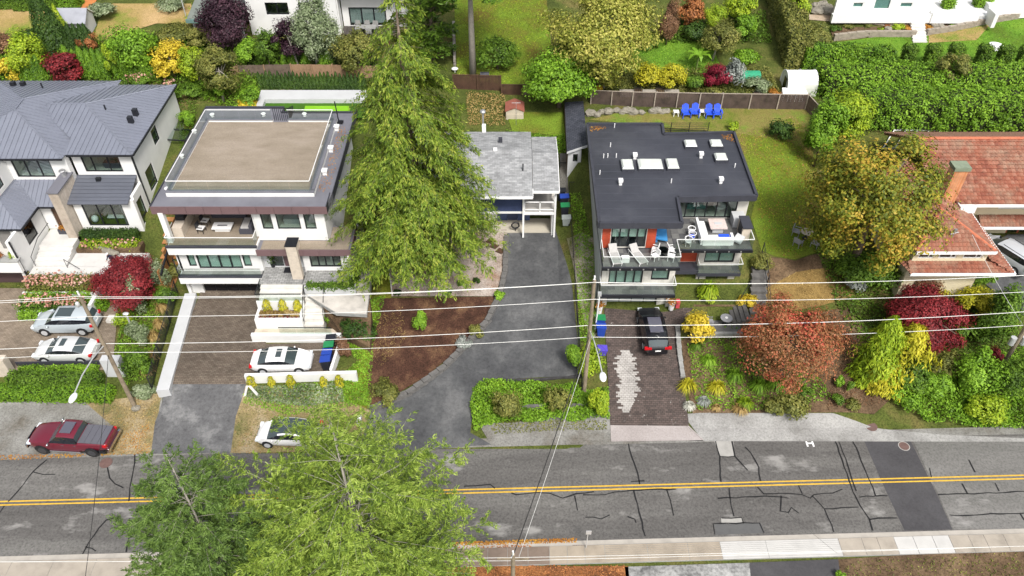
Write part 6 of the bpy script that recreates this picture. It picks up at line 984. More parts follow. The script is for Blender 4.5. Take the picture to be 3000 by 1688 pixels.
for lab, sx, sy, r, hh, pl in [('wide lime fountain grass at the driveway edge', 2012, 1140, 1.0, .8, 'gold'), ('second lime fountain grass behind the driveway edge', 2098, 1145, .95, .8, 'gold'), ('small pale grass tuft at the bed corner', 2018, 1195, .6, .5, 'white'), ('small straw tuft beside the pale one', 2096, 1200, .45, .45, 'straw'), ('long green grass by the fountain grasses', 2180, 1190, .9, .7, 'lime'), ('green strappy clump under the rust maple', 2150, 1110, 1.0, .8, 'bright'), ('second green strappy clump under the rust maple', 2220, 1140, 1.0, .8, 'bright'), ('green strappy clump near the gravel patch', 2075, 1065, .9, .7, 'bright'), ('green strappy clump behind the gravel patch', 2040, 1020, .7, .6, 'green'), ('grey lavender clump at the gravel patch', 2060, 1180, .7, .4, 'grey'), ('tall fountain grass spilling over the entry steps', 2074, 868, 1.15, 1.3, 'lime'), ('straw grass clump at the bed front', 2165, 1205, .8, .6, 'straw'), ('leafy green tuft by the maple edge', 2270, 1130, 1.0, .6, 'bright')]: tuft(lab, dr(sx, sy), r, hh, pl, 260, .055, group=None)
# clipped rows
first = column('conical cedar in the row behind the scarlet maple', (215, 218), 3.2, .62, 'thuja', name='columnar_cedar', group='row of conical cedars behind the metal-roofed house')
for sx, sy in [(238, 222), (258, 222), (277, 224), (296, 224), (313, 226), (82, 236), (98, 240), (114, 240), (130, 236), (350, 222), (372, 226), (395, 228), (420, 226), (440, 224), (175, 160), (150, 160)]: copy_at(first, dr(sx, sy), s=random.uniform(.85, 1.12))
column('tall blue-green cypress leaning beside the grey hut', (165, 152), 7.0, 1.35, 'dark', .3, .14, name='cypress', cat='conifer'); column('second blue-green cypress beside the tall one', (188, 150), 4.8, .9, 'dark', .3, .14, name='cypress', cat='conifer'); column('yellow-green young cypress against the blue-green ones', (196, 120), 4.0, .6, 'lime', .25, .12, name='cypress', cat='conifer')
d1 = column('dark clipped cedar in the block by the hut', (205, 145), 2.9, .6, 'dark', name='columnar_cedar', group='dark cedars by the hut')
for sx, sy in [(222, 146), (240, 147), (257, 148), (270, 146)]: copy_at(d1, dr(sx, sy))
d2 = column('slim dark cedar in the row along the cedar fence', (765, 258), 1.75, .3, 'dark', .16, .08, 1, name='columnar_cedar', group='slim cedars along the cedar fence')
for k in range(27): copy_at(d2, dr(777 + k * 11.2, 258 + k * .15), s=random.uniform(.9, 1.1))
d3 = column('bright conical cedar behind the cedar fence', (770, 200), 1.9, .55, 'thuja', name='columnar_cedar', group='conical cedars behind the cedar fence')
for sx in (790, 806, 838, 860, 898, 948, 965): copy_at(d3, dr(sx, 204), s=random.uniform(.9, 1.1))
d4 = column('yellow columnar shrub along the low white wall', None, 1.25, .3, 'gold', .16, .08, 1, name='columnar_yew', pw=.35, b=(-19.9, 40.05, 1.25), group='yellow columnar shrubs at the low white wall')
for x in (-18.4, -16.9, -14.4, -13.2): copy_at(d4, (x, 40.15, 1.3), s=random.uniform(.8, 1.05))
d5 = column('yellow columnar shrub in the white planter', None, 1.35, .32, 'gold', .16, .08, 1, name='columnar_yew', pw=.35, b=(-19.9, 46.8, 2.75), group='yellow columnar shrubs in the white planter')
for x in (-18.6, -17.4): copy_at(d5, (x, 46.8, 2.75))
for k in range(14): x = -20.3 + k * .23; tuft('straw grass clump in the white planter', (x, 46.3 + random.uniform(-.1, .25), 2.78), .32, .5, 'straw', 70, .04, group='straw grasses in the white planter')
for k in range(9): x = -20.3 + k * .36; tuft('reddish low grass along the planter front', (x, 46.02, 2.78), .25, .2, 'red', 40, .04, group='red planter edging')
# hedges
HG = [('boxwood hedge in the planter before the front patio', [(-16.6, 47.82), (-12.85, 47.82)], .42, .45, 'green', True, 4.5), ('boxwood hedge along the side of the front patio', [(-12.82, 48.1), (-12.82, 52.2)], .42, .45, 'green', True, 4.5), ('low hedge behind the parked silver wagon', [(112, 885), (318, 905)], .9, 1.0, 'bright', False, None), ('front lower clipped hedge along the gravel shoulder', [(-60, 1160), (335, 1166)], 1.0, .9, 'thuja', False, None), ('upper clipped hedge with dark fence behind it', [(40, 1128), (305, 1132)], .9, 1.15, 'green', False, None), ('narrow hedge strip along the paved car court', [(60, 1090), (290, 1086)], .45, .45, 'bright', False, None),
  ('green hedge under the big front window', [(-37.7, 54.9), (-32.9, 54.9)], .7, .9, 'dark', True, 3.9), ('clipped hedge below the upper rose terrace', [(-40.6, 48.6), (-35.2, 48.6)], .5, .9, 'bright', True, 2.2), ('clipped hedge below the lower rose terrace', [(-40.6, 47.1), (-35.4, 47.1)], .5, .75, 'bright', True, 1.7),
  ('tall clipped cedar hedge running uphill', [(2330, 205), (2268, -20)], 2.3, 3.4, 'olive', False, None), ('long hedge below the rock garden lawn', [(2345, 200), (2535, 200)], 1.6, 2.4, 'thuja', False, None), ('short hedge end with bare brown side', [(2540, 200), (2600, 200)], 1.6, 2.2, 'thuja', False, None), ('dense bright hedge bank behind the greenhouse', [(2400, 268), (2780, 272), (3080, 272)], 3.2, 2.3, 'bright', False, None), ('lower dense bright hedge before the tile-roofed house', [(2500, 345), (2740, 352), (3080, 360)], 3.6, 2.6, 'bright', False, None),
  ('clipped hedge strip behind the tile-roofed house car court', [(2790, 830), (2905, 815)], 1.0, 1.3, 'thuja', False, None), ('rounded top hedge above the dry lawn', [(50, 22), (182, 22)], 1.8, 1.8, 'green', False, None), ('short rounded hedge beside the orange path', [(186, 22), (240, 22)], 1.8, 1.8, 'bright', False, None), ('clipped hedge end at the top corner', [(-60, 18), (46, 18)], 1.6, 1.6, 'green', False, None)]
for lab, path, wd, hh, pl, wld, zz in HG: big = hh > 2.1; hedge(lab, path, wd, hh, pl, .26 if big else .17, .15 if big else .1, 1.0, rough=.16 if 'dense' in lab else .06, lump=.4 if 'dense' in lab else .05, world=wld, z=zz)
hb = None
for k, (sx, sy) in enumerate([(2648, 203), (2716, 203), (2782, 201), (2866, 203), (2925, 206), (2985, 207), (3045, 208)]):
    p = dr(sx, sy)
    if hb is None: hb = hedge('clipped rectangular cedar block in the row below the lawn', [(p.x - .55, p.y), (p.x + .55, p.y)], 1.0, 2.5, 'green', .2, .11, world=True, z=p.z, group='row of clipped cedar blocks'); index_children(); hb0 = p
    else: c = copy_tree(hb); c.location = Vector(hb.location) + (p - hb0)
# roses and flowers of the terraced entry
hedge('pink rose bed on the upper entry terrace', [(-40.6, 49.7), (-35.1, 49.7)], 1.2, .7, 'olive', .15, .1, name='rose_bed', cat='flower bed', rough=.15, world=True, z=2.95, bloom='pink', nb=330); hedge('pink and white rose bed on the lower entry terrace', [(-40.7, 48.0), (-35.3, 48.0)], 1.0, .7, 'green', .15, .1, name='rose_bed', cat='flower bed', rough=.15, world=True, z=2.25, bloom='pink', nb=280); hedge('pink and red flower border under the front window', [(-37.6, 54.1), (-32.8, 54.1)], .7, .35, 'lime', .15, .1, name='flower_border', cat='flower bed', rough=.14, world=True, z=3.75, bloom='pink', nb=60)
# ------------------------------------------------------------------ ground covers and fallen leaves
cover('ivy', 'ivy bank between driveway mouth and timber wall', [(1385, 1140), (1420, 1120), (1500, 1125), (1780, 1150), (1785, 1230), (1700, 1240), (1450, 1245), (1390, 1270), (1378, 1200)], 'bright', 9000, .2, .14, .45, .7, mound=.4)
cover('ground_cover', 'bright green creeping cover beside the driveway', [(1000, 1010), (1090, 880), (1130, 870), (1095, 1010), (1085, 1195), (1000, 1175), (1010, 1090), (1050, 1060)], 'bright', 5200, .17, .11, .2, .6)
cover('ground_cover', 'pale green cover below the low white wall', [(728, 1140), (1000, 1125), (1010, 1180), (900, 1195), (800, 1185), (722, 1165)], 'silver', 2600, .2, .12, .3, .7); cover('ground_cover', None, [(715, 1145), (1060, 1120), (1080, 1190), (850, 1220), (712, 1185)], 'bright', 3200, .16, .1, .2, .6)
cover('bank_shrubbery', 'dense leafy bank beside the road', [(2600, 1120), (2700, 1060), (3060, 1030), (3060, 1270), (2860, 1262), (2700, 1238), (2610, 1190)], 'bright', 15000, .2, .13, .7, .8, mound=.6)
cover('wall_border_plants', None, [(360, 920), (440, 855), (500, 790), (480, 880), (462, 1000), (448, 1110), (370, 1130), (340, 1040)], 'bright', 3200, .3, .07, .5, .9); cover('bed_plants', None, [(2010, 1010), (2120, 960), (2260, 980), (2400, 1110), (2440, 1170), (2300, 1205), (2040, 1205)], 'bright', 5200, .22, .1, .35, .8); cover('bed_plants', None, [(2470, 960), (2560, 1000), (2600, 1180), (2420, 1205), (2440, 1100)], 'brown', 1800, .16, .08, .15, .7)
cover('hill_undergrowth', None, [(-60, 120), (330, 120), (460, 110), (740, 150), (760, 240), (600, 300), (460, 250), (-60, 242)], 'green', 9000, .28, .16, .8, .8); cover('hill_undergrowth', None, [(700, 130), (1120, 130), (1120, 210), (700, 205)], 'dark', 4500, .28, .15, .7, .8); cover('hill_undergrowth', None, [(1760, 210), (2250, 200), (2290, 285), (1750, 270)], 'olive', 4500, .24, .14, .5, .8); cover('hill_undergrowth', None, [(2350, 200), (3060, 205), (3060, 400), (2400, 400)], 'green', 5000, .26, .16, .8, .8); cover('hill_undergrowth', None, [(1930, 60), (2240, 40), (2260, 130), (1940, 130)], 'green', 4500, .28, .15, .7, .8); cover('hill_undergrowth', None, [(2380, 720), (2560, 780), (2900, 900), (2980, 1060), (2620, 1100), (2480, 960)], 'green', 6500, .22, .14, .5, .8)
cover('yard_weeds', None, [(1480, 385), (1655, 395), (1660, 450), (1620, 450), (1500, 390)], 'bright', 1600, .2, .1, .25, .7); cover('side_weeds', None, [(1670, 570), (1700, 570), (1760, 880), (1740, 1010), (1700, 1010), (1690, 820)], 'bright', 3200, .17, .1, .25, .7); cover('yard_weeds', None, [(1365, 270), (1480, 280), (1480, 370), (1370, 370)], 'straw', 1500, .22, .08, .25, .7); cover('side_yard_plants', None, [(520, 300), (585, 290), (560, 420), (530, 460)], 'green', 700, .2, .12, .3, .7)
for lab, poly, pl, n in [('orange fallen leaves beside the driveway apron', [(300, 1300), (440, 1240), (440, 1330), (0, 1350), (0, 1335), (250, 1332)], 'orange', 900), ('orange fallen leaves round the white hatchback', [(680, 1260), (770, 1250), (800, 1330), (678, 1328)], 'orange', 500), ('orange leaves gathered along the kerb', [(1320, 1590), (1690, 1578), (1690, 1590), (1320, 1602)], 'orange', 600), ('brown fallen leaves on the stained sidewalk', [(1330, 1605), (1560, 1598), (1560, 1650), (1330, 1660)], 'copper', 700), ('fallen leaves scattered on the leafy lawn', [(2200, 400), (2370, 345), (2440, 720), (2300, 760), (2230, 700)], 'copper', 800), ('pale fallen leaves under the orange maple', [(2300, 340), (2390, 360), (2460, 700), (2400, 720)], 'straw', 500), ('red leaves at the driveway mouth', [(1085, 1215), (1180, 1175), (1190, 1190), (1090, 1250)], 'red', 350), ('fallen leaves under the near trees', [(1320, 1655), (1830, 1658), (1830, 1700), (1300, 1700)], 'copper', 900)]: cover('fallen_leaves', lab, poly, pl, n, .13, .1, .02, .25)
cover('mulch_litter', None, [(1110, 890), (1440, 885), (1330, 1030), (1090, 1190), (1090, 1040)], 'brown', 3500, .22, .03, .06, .5); cover('dry_grass_tufts', None, [(1095, 940), (1180, 900), (1190, 1000), (1120, 1080), (1090, 1060)], 'straw', 900, .35, .03, .2, .9); cover('lawn_blades', None, [(1330, 0), (1600, 0), (1620, 180), (1580, 250), (1430, 243), (1340, 222)], 'lime', 5000, .22, .06, .08, .9); cover('lawn_blades', None, [(1785, 112), (2078, 128), (2115, 212), (1825, 212)], 'bright', 3500, .22, .06, .08, .9); cover('lawn_blades', None, [(2160, 400), (2340, 345), (2430, 720), (2330, 755), (2235, 730), (2215, 580)], 'lime', 5000, .2, .05, .06, .9); cover('lawn_blades', None, [(2425, 132), (2680, 98), (3040, 45), (3040, 192), (2600, 192)], 'bright', 4500, .22, .06, .08, .9); cover('dry_grass_tufts', None, [(2190, 870), (2330, 800), (2500, 790), (2500, 870), (2400, 900), (2200, 930)], 'straw', 1800, .25, .05, .12, .9); cover('verge_weeds', None, [(300, 1200), (470, 1140), (440, 1320), (330, 1320)], 'straw', 900, .16, .05, .08, .8); cover('verge_weeds', None, [(700, 1190), (1060, 1200), (1050, 1310), (690, 1310)], 'olive', 1500, .16, .07, .1, .8); cover('shoulder_weeds', None, [(1430, 1240), (1780, 1235), (1780, 1260), (1450, 1275)], 'olive', 900, .16, .08, .1, .8)
cover('roof_leaves', None, [(-15.5, 52), (-14.6, 52), (-14.6, 62), (-15.3, 62)], 'orange', 260, .12, .09, .02, .2, True, zf=10.93); cover('roof_leaves', None, [(6.9, 61.2), (8.6, 61.9), (8.4, 62.2), (6.9, 62.2)], 'orange', 90, .12, .09, .02, .2, True, zf=10.85); cover('roof_leaves', None, [(18.4, 60.2), (19.3, 59.4), (19.3, 60.8), (18.4, 60.7)], 'orange', 80, .12, .09, .02, .2, True, zf=10.85)
cover('hill_undergrowth', None, [(590, 240), (770, 215), (760, 330), (600, 300)], 'bright', 2600, .24, .12, .6, .8); cover('hill_undergrowth', None, [(-60, 120), (330, 110), (700, 100), (740, 240), (460, 250), (-60, 242)], 'bright', 6000, .26, .15, .9, .8); cover('side_growth', None, [(1040, 760), (1100, 745), (1125, 890), (1060, 960), (1080, 850)], 'olive', 1200, .2, .06, .15, .9); cover('near_bed_plants', None, [(2470, 1650), (3100, 1610), (3100, 1700), (2470, 1700)], 'olive', 700, .16, .08, .12, .8)
for lab, bb, pl in [('dark green rounded tree below the dry lawn', (380, 90, 470, 170), 'green'), ('olive shrub between plum and glossy tree', (545, 75, 640, 150), 'olive'), ('lime leafy shrub along the uphill fence', (690, 110, 765, 200), 'bright'), ('green shrub by the cedar fence corner', (600, 200, 680, 290), 'bright'), ('yellowing shrub at the fence corner', (690, 285, 760, 335), 'yellow'), ('green thicket beside the rust tree', (2140, 40, 2220, 120), 'bright'), ('thicket under the poplar', (1850, 90, 1940, 140), 'green'), ('dark thicket behind the apple tree', (2000, 60, 2070, 125), 'dark'), ('leafy bank shrub before the red maple', (2690, 1075, 2800, 1180), 'bright'), ('leafy shrub at the road edge of the bank', (2830, 1150, 2950, 1250), 'lime'), ('low shrub at the bank end by the dry bed', (2610, 1120, 2700, 1200), 'bright')]: shrub(lab, bb, pl, .24, .13, 1.15, 22, cl=.4)
# ------------------------------------------------------------------ vehicles (built facing +x, then turned)
def loft_car(root, L, W, prof, belt, paint, cab, wsc, rwin, roofmat=None, wr=.87, clear=.24):
    """prof: (x fraction, top height) from tail to nose; cab = station range with cabin cross-section; wsc / rwin = station pairs holding glass"""
    st = []
    for i, (f, z) in enumerate(prof):
        x = f * L; w = W / 2 * (1 - .22 * abs(2 * f) ** 5); c = cab[0] <= i <= cab[1]; zb = belt if c else z - .05
        lo = clear + (.16 if abs(f) > .46 else 0)
        h = [(w * .88, lo), (w * .985, lo + .12), (w, (lo + zb) * .52), (w * .985, max(zb - .1, lo + .2)), (w * .955, zb), (w * wr if c else w * .9, z - .07 if c else z - .02), (w * wr * .86 if c else w * .72, z), (0, z + (.035 if c else .03))]
        st.append([(x, y, zz) for y, zz in h] + [(x, -y, zz) for y, zz in h[-2::-1]])
    n = len(st[0]); parts = {}
    def put(k, q): parts.setdefault(k, []).append(q)
    for i in range(len(st) - 1):
        for j in range(n - 1):
            jj = min(j, n - 2 - j); inc = cab[0] <= i and i + 1 <= cab[1]; q = (st[i][j], st[i][j + 1], st[i + 1][j + 1], st[i + 1][j])
            if jj == 4 and inc: put('side_window', q)
            elif jj >= 5 and (i, i + 1) == wsc: put('windscreen', q)
            elif jj >= 5 and (i, i + 1) == rwin: put('rear_window', q)
            elif jj >= 6 and inc and roofmat is not None and wsc[0] > i >= rwin[1]: put('roof_glass', q)
            else: put('body', q)
    for s, fl in ((st[0], 0), (st[-1], 1)):
        for j in range(n // 2): q = (s[j], s[n - 1 - j], s[n - 2 - j], s[j + 1]); put('body', q if fl else q[::-1])
    mats = {'body': paint, 'side_window': CARSD, 'windscreen': CARGL, 'rear_window': CARGL, 'roof_glass': roofmat or CARGL}; out = {}
    for k, qs in parts.items():
        if k == 'side_window':
            for sgn in (1, -1):
                m = MB(); [m.add(q, [(0, 1, 2, 3)]) for q in qs if sgn * q[0][1] > 0]; o = m.build(k, mats[k], root, False, True)
            continue
        m = MB(); [m.add(q, [(0, 1, 2, 3)]) for q in qs]; o = m.build(k, mats[k], root, False, True); bm = bmesh.new(); bm.from_mesh(o.data); bmesh.ops.remove_doubles(bm, verts=bm.verts[:], dist=.001); bmesh.ops.recalc_face_normals(bm, faces=bm.faces[:]); bm.to_mesh(o.data); bm.free(); o.data.shade_smooth(); out[k] = o
        if k == 'body': md = o.modifiers.new('edges', 'EDGE_SPLIT'); md.split_angle = R(38)
    m = MB(); m.box(-L * .44, L * .44, -W * .42, W * .42, .2, .5); m.build('underbody', BLACK, root, False, True); return out
CARGL = M('car_glass', (.05, .068, .072), .05, 0, spec=1); CARSD = M('dark_car_glass', (.012, .014, .02), .06, 0, spec=.9); ALLOY = M('alloy_rim', (.55, .56, .58), .35, 0, metal=.2); CHROME = M('chrome', (.6, .6, .62), .15, 0, metal=1); TAIL = M('tail_lamp', (.5, .01, .015), .2, 0); HEAD = M('head_lamp', (.7, .75, .8), .1, 0)  # CARGL: reflected sky put into the lighter teal-grey base colour
def paint(name, c): return M(name, c, .28, .03, 1, spec=.5, coat=.8)
def wheels(root, xs, W, r, tw=.23, rim=None):
    for x in xs:
        for s in (1, -1):
            y = s * (W / 2 - tw / 2 + .015); m = MB(); m.tube([(x, y - tw / 2, r), (x, y + tw / 2, r)], r, 18); wo = m.build('wheel', RUBBER, root, False, True)
            m = MB(); yo = y + s * tw / 2; m.tube([(x, yo - .01 * s, r), (x, yo + .012 * s, r)], r * .68, 14); m.build('rim', rim or ALLOY, wo, False, True)
            m = MB(); m.tube([(x, s * (W / 2 - .06), r + .03), (x, s * (W / 2 - .003), r + .03)], r * 1.17, 18); m.build('wheel_arch', BLACK, root, False, True)
def lamp_boxes(root, L, W, zt, zh, tw=.34, hw=.36):
    for s in (1, -1):
        m = MB(); m.box(-L * .497, -L * .455, s * W * .40 - tw / 2, s * W * .40 + tw / 2, zt - .09, zt + .09); m.build('tail_lamp', TAIL, root, False, True); m = MB(); m.box(L * .44, L * .487, s * W * .36 - hw / 2, s * W * .36 + hw / 2, zh - .07, zh + .07); m.build('head_lamp', HEAD, root, False, True)
def mirrors(root, x, W, z, mat):
    for s in (1, -1): m = MB(); m.ell((x, s * (W / 2 + .09), z), .08, .13, .09, 8, 5); m.build('wing_mirror', mat, root, False, True)
def plate(root, L, z): m = MB(); m.box(-L * .503, -L * .495, -.22, .22, z - .06, z + .06); m.build('number_plate', WHITEP, root, False, True)
SEDAN = [(-.5, .74), (-.487, .95), (-.43, 1.04), (-.36, 1.07), (-.215, 1.38), (-.1, 1.44), (.02, 1.45), (.1, 1.40), (.25, 1.03), (.36, .95), (.455, .84), (.49, .68), (.5, .55)]
SUV = [(-.5, .75), (-.492, 1.02), (-.47, 1.15), (-.415, 1.6), (-.25, 1.71), (-.0, 1.74), (.11, 1.68), (.245, 1.18), (.36, 1.08), (.455, .98), (.49, .8), (.5, .6)]
HATCH = [(-.5, .72), (-.49, .98), (-.44, 1.1), (-.28, 1.36), (-.12, 1.5), (.02, 1.52), (.12, 1.44), (.30, .98), (.40, .88), (.465, .76), (.49, .64), (.5, .5)]
VAN = [(-.5, .75), (-.49, 1.05), (-.475, 1.15), (-.44, 1.72), (-.3, 1.78), (.05, 1.76), (.14, 1.66), (.32, 1.12), (.40, 1.02), (.465, .9), (.49, .75), (.5, .55)]
def put_car(name, label, cat, loc, rz): return thing(name, label, cat, tuple(loc), rz)
def gz(p, dz=.1): return Vector((p.x, p.y, T(p.x, p.y) + dz))
p = gz(at(828, 1062, 2.0)); c = put_car('sedan', 'white sedan parked nose to the bins', 'car', p, R(1)); loft_car(c, 4.66, 1.84, SEDAN, 1.08, paint('pearl_white', (.78, .78, .78)), (3, 8), (7, 8), (3, 4)); wheels(c, (-1.36, 1.42), 1.84, .33); lamp_boxes(c, 4.66, 1.84, .85, .74); mirrors(c, .85, 1.84, 1.02, paint('pearl_white', None)); plate(c, 4.66, .7); m = MB(); m.box(-.3, .12, -.42, .42, 1.46, 1.495); m.build('sunroof', CARGL, c, False, True)
p = gz(at(198, 948, 2.2)); c = put_car('station_wagon', 'silver crossover with panoramic roof parked by the hedge', 'car', p, R(181)); loft_car(c, 5.06, 1.96, SUV, 1.24, paint('silver_blue', (.42, .47, .5)), (2, 7), (6, 7), (2, 3)); wheels(c, (-1.5, 1.5), 1.96, .37); lamp_boxes(c, 5.06, 1.96, 1.0, .82); mirrors(c, .95, 1.96, 1.15, paint('silver_blue', None)); plate(c, 5.06, .85); m = MB(); m.box(-.9, .35, -.5, .5, 1.72, 1.775); m.build('sunroof', CARGL, c, False, True)
for s in (1, -1): m = MB(); m.tube([(-1.5, s * .68, 1.72), (.3, s * .68, 1.76)], .025); m.build('roof_rail', CHROME, c, False, True)
p = gz(at(198, 1033, 2.0)); c = put_car('sedan', 'pale silver sedan parked behind the clipped hedges', 'car', p, R(180)); loft_car(c, 4.75, 1.85, SEDAN, 1.08, paint('silver', (.6, .61, .61)), (3, 8), (7, 8), (3, 4)); wheels(c, (-1.4, 1.42), 1.85, .33); lamp_boxes(c, 4.75, 1.85, .86, .74); mirrors(c, .88, 1.85, 1.02, paint('silver', None)); plate(c, 4.75, .7); m = MB(); m.box(-.25, .15, -.42, .42, 1.46, 1.495); m.build('sunroof', CARGL, c, False, True)
p = gz(at(850, 1275, .7)); c = put_car('hatchback', 'white electric car with black glass roof under the fir branches', 'car', p, R(178)); loft_car(c, 4.72, 1.88, HATCH, 1.0, paint('pearl_white', None), (2, 7), (6, 7), (2, 3), CARGL); wheels(c, (-1.42, 1.45), 1.88, .34); lamp_boxes(c, 4.72, 1.88, .95, .72); mirrors(c, .95, 1.88, 1.03, paint('pearl_white', None)); plate(c, 4.72, .8)
p = gz(at(1912, 968, 2.4)); c = put_car('suv', 'black SUV with red tail lamps on the dark paved driveway', 'car', p, R(92)); loft_car(c, 4.9, 1.96, SUV, 1.24, paint('gloss_black', (.006, .006, .009)), (2, 7), (6, 7), (2, 3)); wheels(c, (-1.45, 1.47), 1.96, .37); lamp_boxes(c, 4.9, 1.96, 1.02, .82, .55); mirrors(c, .92, 1.96, 1.15, paint('gloss_black', None)); plate(c, 4.9, .8); m = MB(); m.box(-1.3, .35, -.52, .52, 1.72, 1.775); m.build('sunroof', M('slate_glass', (.10, .10, .13), .15, 0), c, False, True)
p = gz(at(2952, 742, 5.0), .14); c = put_car('minivan', 'silver minivan parked beside the tile-roofed house', 'car', p, R(118)); loft_car(c, 5.0, 1.98, VAN, 1.2, paint('van_silver', (.5, .52, .55)), (2, 7), (6, 7), (2, 3)); wheels(c, (-1.5, 1.5), 1.98, .34); lamp_boxes(c, 5.0, 1.98, 1.1, .8, .25); mirrors(c, 1.05, 1.98, 1.15, paint('van_silver', None)); plate(c, 5.0, .8)
for s in (1, -1): m = MB(); m.tube([(-1.9, s * .7, 1.79), (.3, s * .7, 1.79)], .025); m.build('roof_rail', BLACK, c, False, True)
# pickup
p = gz(at(213, 1280, 1.0), .08); c = put_car('pickup_truck', 'dark red crew-cab pickup truck with folded bed cover', 'truck', p, R(176)); RED = paint('ruby_red', (.13, .008, .022)); L, W = 6.0, 2.03
TR = [(-.5, .8), (-.495, 1.2), (-.47, 1.28), (-.155, 1.28), (-.145, 1.32), (-.135, 1.86), (0, 1.93), (.085, 1.9), (.2, 1.3), (.33, 1.24), (.44, 1.18), (.485, 1.05), (.5, .7)]
loft_car(c, L, W, TR, 1.3, RED, (4, 8), (7, 8), (4, 5), None, .8, .42); wheels(c, (-1.75, 1.95), W, .42, .28, M('dark_rim', (.05, .05, .055), .4, 0)); lamp_boxes(c, L, W, 1.1, 1.0, .2, .4); mirrors(c, 1.12, W + .1, 1.35, CHROME)
for k in range(4): m = MB(); x0 = -2.85 + k * .485; m.box(x0, x0 + .46, -.83, .83, 1.3, 1.36); m.build('bed_cover_panel', M('bed_cover', (.11, .11, .13), .5, .06), c, False, True)
m = MB(); m.box(-.45, .35, -.5, .5, 1.935, 1.985); m.build('sunroof', M('slate_glass'), c, False, True); m = MB(); m.box(-3.12, -2.98, -.98, .98, .55, .8); m.build('rear_bumper', CHROME, c, False, True); m = MB(); m.box(2.93, 3.08, -.95, .95, .55, .85); m.build('front_bumper', CHROME, c, False, True); m = MB(); m.box(2.96, 3.03, -.55, .55, .9, 1.1); m.build('grille', BLACK, c, False, True)
for s in (1, -1): m = MB(); m.tube([(-1.0, s * 1.05, .5), (1.3, s * 1.05, .5)], .06); m.build('side_step', CHROME, c, False, True)
for s in (1, -1):
    for x in (.05, -.85): m = MB(); m.box(x, x + .22, s * 1.02 - .015, s * 1.02 + .015, 1.12, 1.16); m.build('door_handle', CHROME, c, False, True)
plate(c, L + .1, .72)
# ------------------------------------------------------------------ poles and wires
POLEW = M('pole_wood', (.26, .21, .15), .9, .3, 2, bmp=.4); WIRE = M('pale_cable', (.62, .62, .6), .5, 0); WIREK = M('black_cable', (.03, .03, .03), .6, 0); GALV = M('galvanised', (.62, .63, .64), .4, .05, metal=.4)
PL_, PM_, PR_ = Vector((-28.78, 38.85, .75)), Vector((5.54, 39.93, .6)), Vector((37.91, 41.49, 1.0))
def pole(label, b, zt, r=.17, extra=None):
    o = thing('utility_pole', label, 'pole', tuple(b)); m = MB(); m.tube([(b.x, b.y, b.z - .3), (b.x, b.y, zt)], [r, r * .72], 10); m.build('post', POLEW, o)
    m = MB(); m.tube([(b.x, b.y, zt - .05), (b.x - .1, b.y - .45, zt + .45)], .035); m.build('bracket', GALV, o); m = MB(); m.tube([(b.x, b.y, zt + .0), (b.x, b.y, zt + .35)], .06, 8); m.build('insulator', WHITEP, o)
    return o
o = pole('leaning-looking utility pole with street lamp behind the red pickup', PL_, 12.0)
m = MB(); m.ell((PL_.x - .3, PL_.y - .15, 11.3), .16, .16, .24); m.build('insulator_cluster', GALV, o)
def lamp(o, b, z, tip):
    tip = Vector(tip); s = Vector((b.x, b.y, z)); m = MB(); m.tube([s, s.lerp(tip, .35) + Vector((0, 0, .35)), s.lerp(tip, .7) + Vector((0, 0, .4)), tip + Vector((0, 0, .15))], .045, 6); a = m.build('lamp_arm', GALV, o); d = (tip - s); d.z = 0; d.normalize(); m = MB(); m.ell((tip.x + d.x * .3, tip.y + d.y * .3, tip.z + .1), .24, .45, .12, 12, 6); m.build('lamp_head', M('lamp_shell', (.72, .74, .75), .35, .03), a)
lamp(o, PL_, 7.2, (-28.4, 33.6, 8.0))
o = pole('utility pole with street lamp between the two driveways', PM_, 12.4); lamp(o, PM_, 7.6, (6.0, 35.4, 8.0))
o = pole('utility pole with transformer cans at the green bank', PR_, 12.2); m = MB(); m.cyl((PR_.x - .45, PR_.y, 0), .25, 4.4, 5.1, 12); m.cyl((PR_.x + .4, PR_.y, 0), .25, 4.6, 5.2, 12); m.build('transformer', GALV, o) if False else None
for dx in (-.45, .42): m = MB(); m.cyl((PR_.x + dx, PR_.y - .05, 0), .22, 4.6, 5.3, 12); m.build('transformer', GALV, o)
NPx = 23.2; NP = Vector((at(1503, 1625, 6.4).x, 23.2, 0)); o = pole('near-side utility pole rising from the leaf litter', NP, 6.5, .16); m = MB(); m.bar((NP.x - .9, NP.y, 6.1), (NP.x + .9, NP.y, 6.1), .1, .12); m.build('crossarm', POLEW, o)
def wire(label, pts, r=.022, sag=.5, mat=None, name='power_line'):
    m = MB()
    for a, b in zip(pts, pts[1:]):
        a, b = Vector(a), Vector(b); n = 14; m.tube([a.lerp(b, i / n) - Vector((0, 0, 4 * sag * (i / n) * (1 - i / n))) for i in range(n + 1)], r, 4)
    return tag(m.build(name, mat or WIRE), label, 'wire', None)
zs = [('topmost pale power line along the street', 12.25, 12.55, 12.0, .022), ('second pale power line just under the topmost', 11.5, 11.95, 11.4, .022), ('third pale power line below the paired top lines', 10.3, 10.9, 10.3, .022), ('upper pale communication cable along the street', 7.25, 8.0, 7.9, .026), ('lowest pale communication cable along the street', 6.3, 6.75, 6.4, .022)]
for k, (lab, a, b, c_, r_) in enumerate(zs):
    dy = (-.4, .25, -.3, .1, .15)[k]; q = [Vector((PL_.x, PL_.y + dy, a)), Vector((PM_.x, PM_.y + dy, b)), Vector((PR_.x, PR_.y + dy, c_))]
    wire(lab, [q[0] + (q[0] - q[1]) * .9 + Vector((0, 0, .9 * (b - a))), q[0], q[1], q[2], q[2] + (q[2] - q[1])], r_, .45)
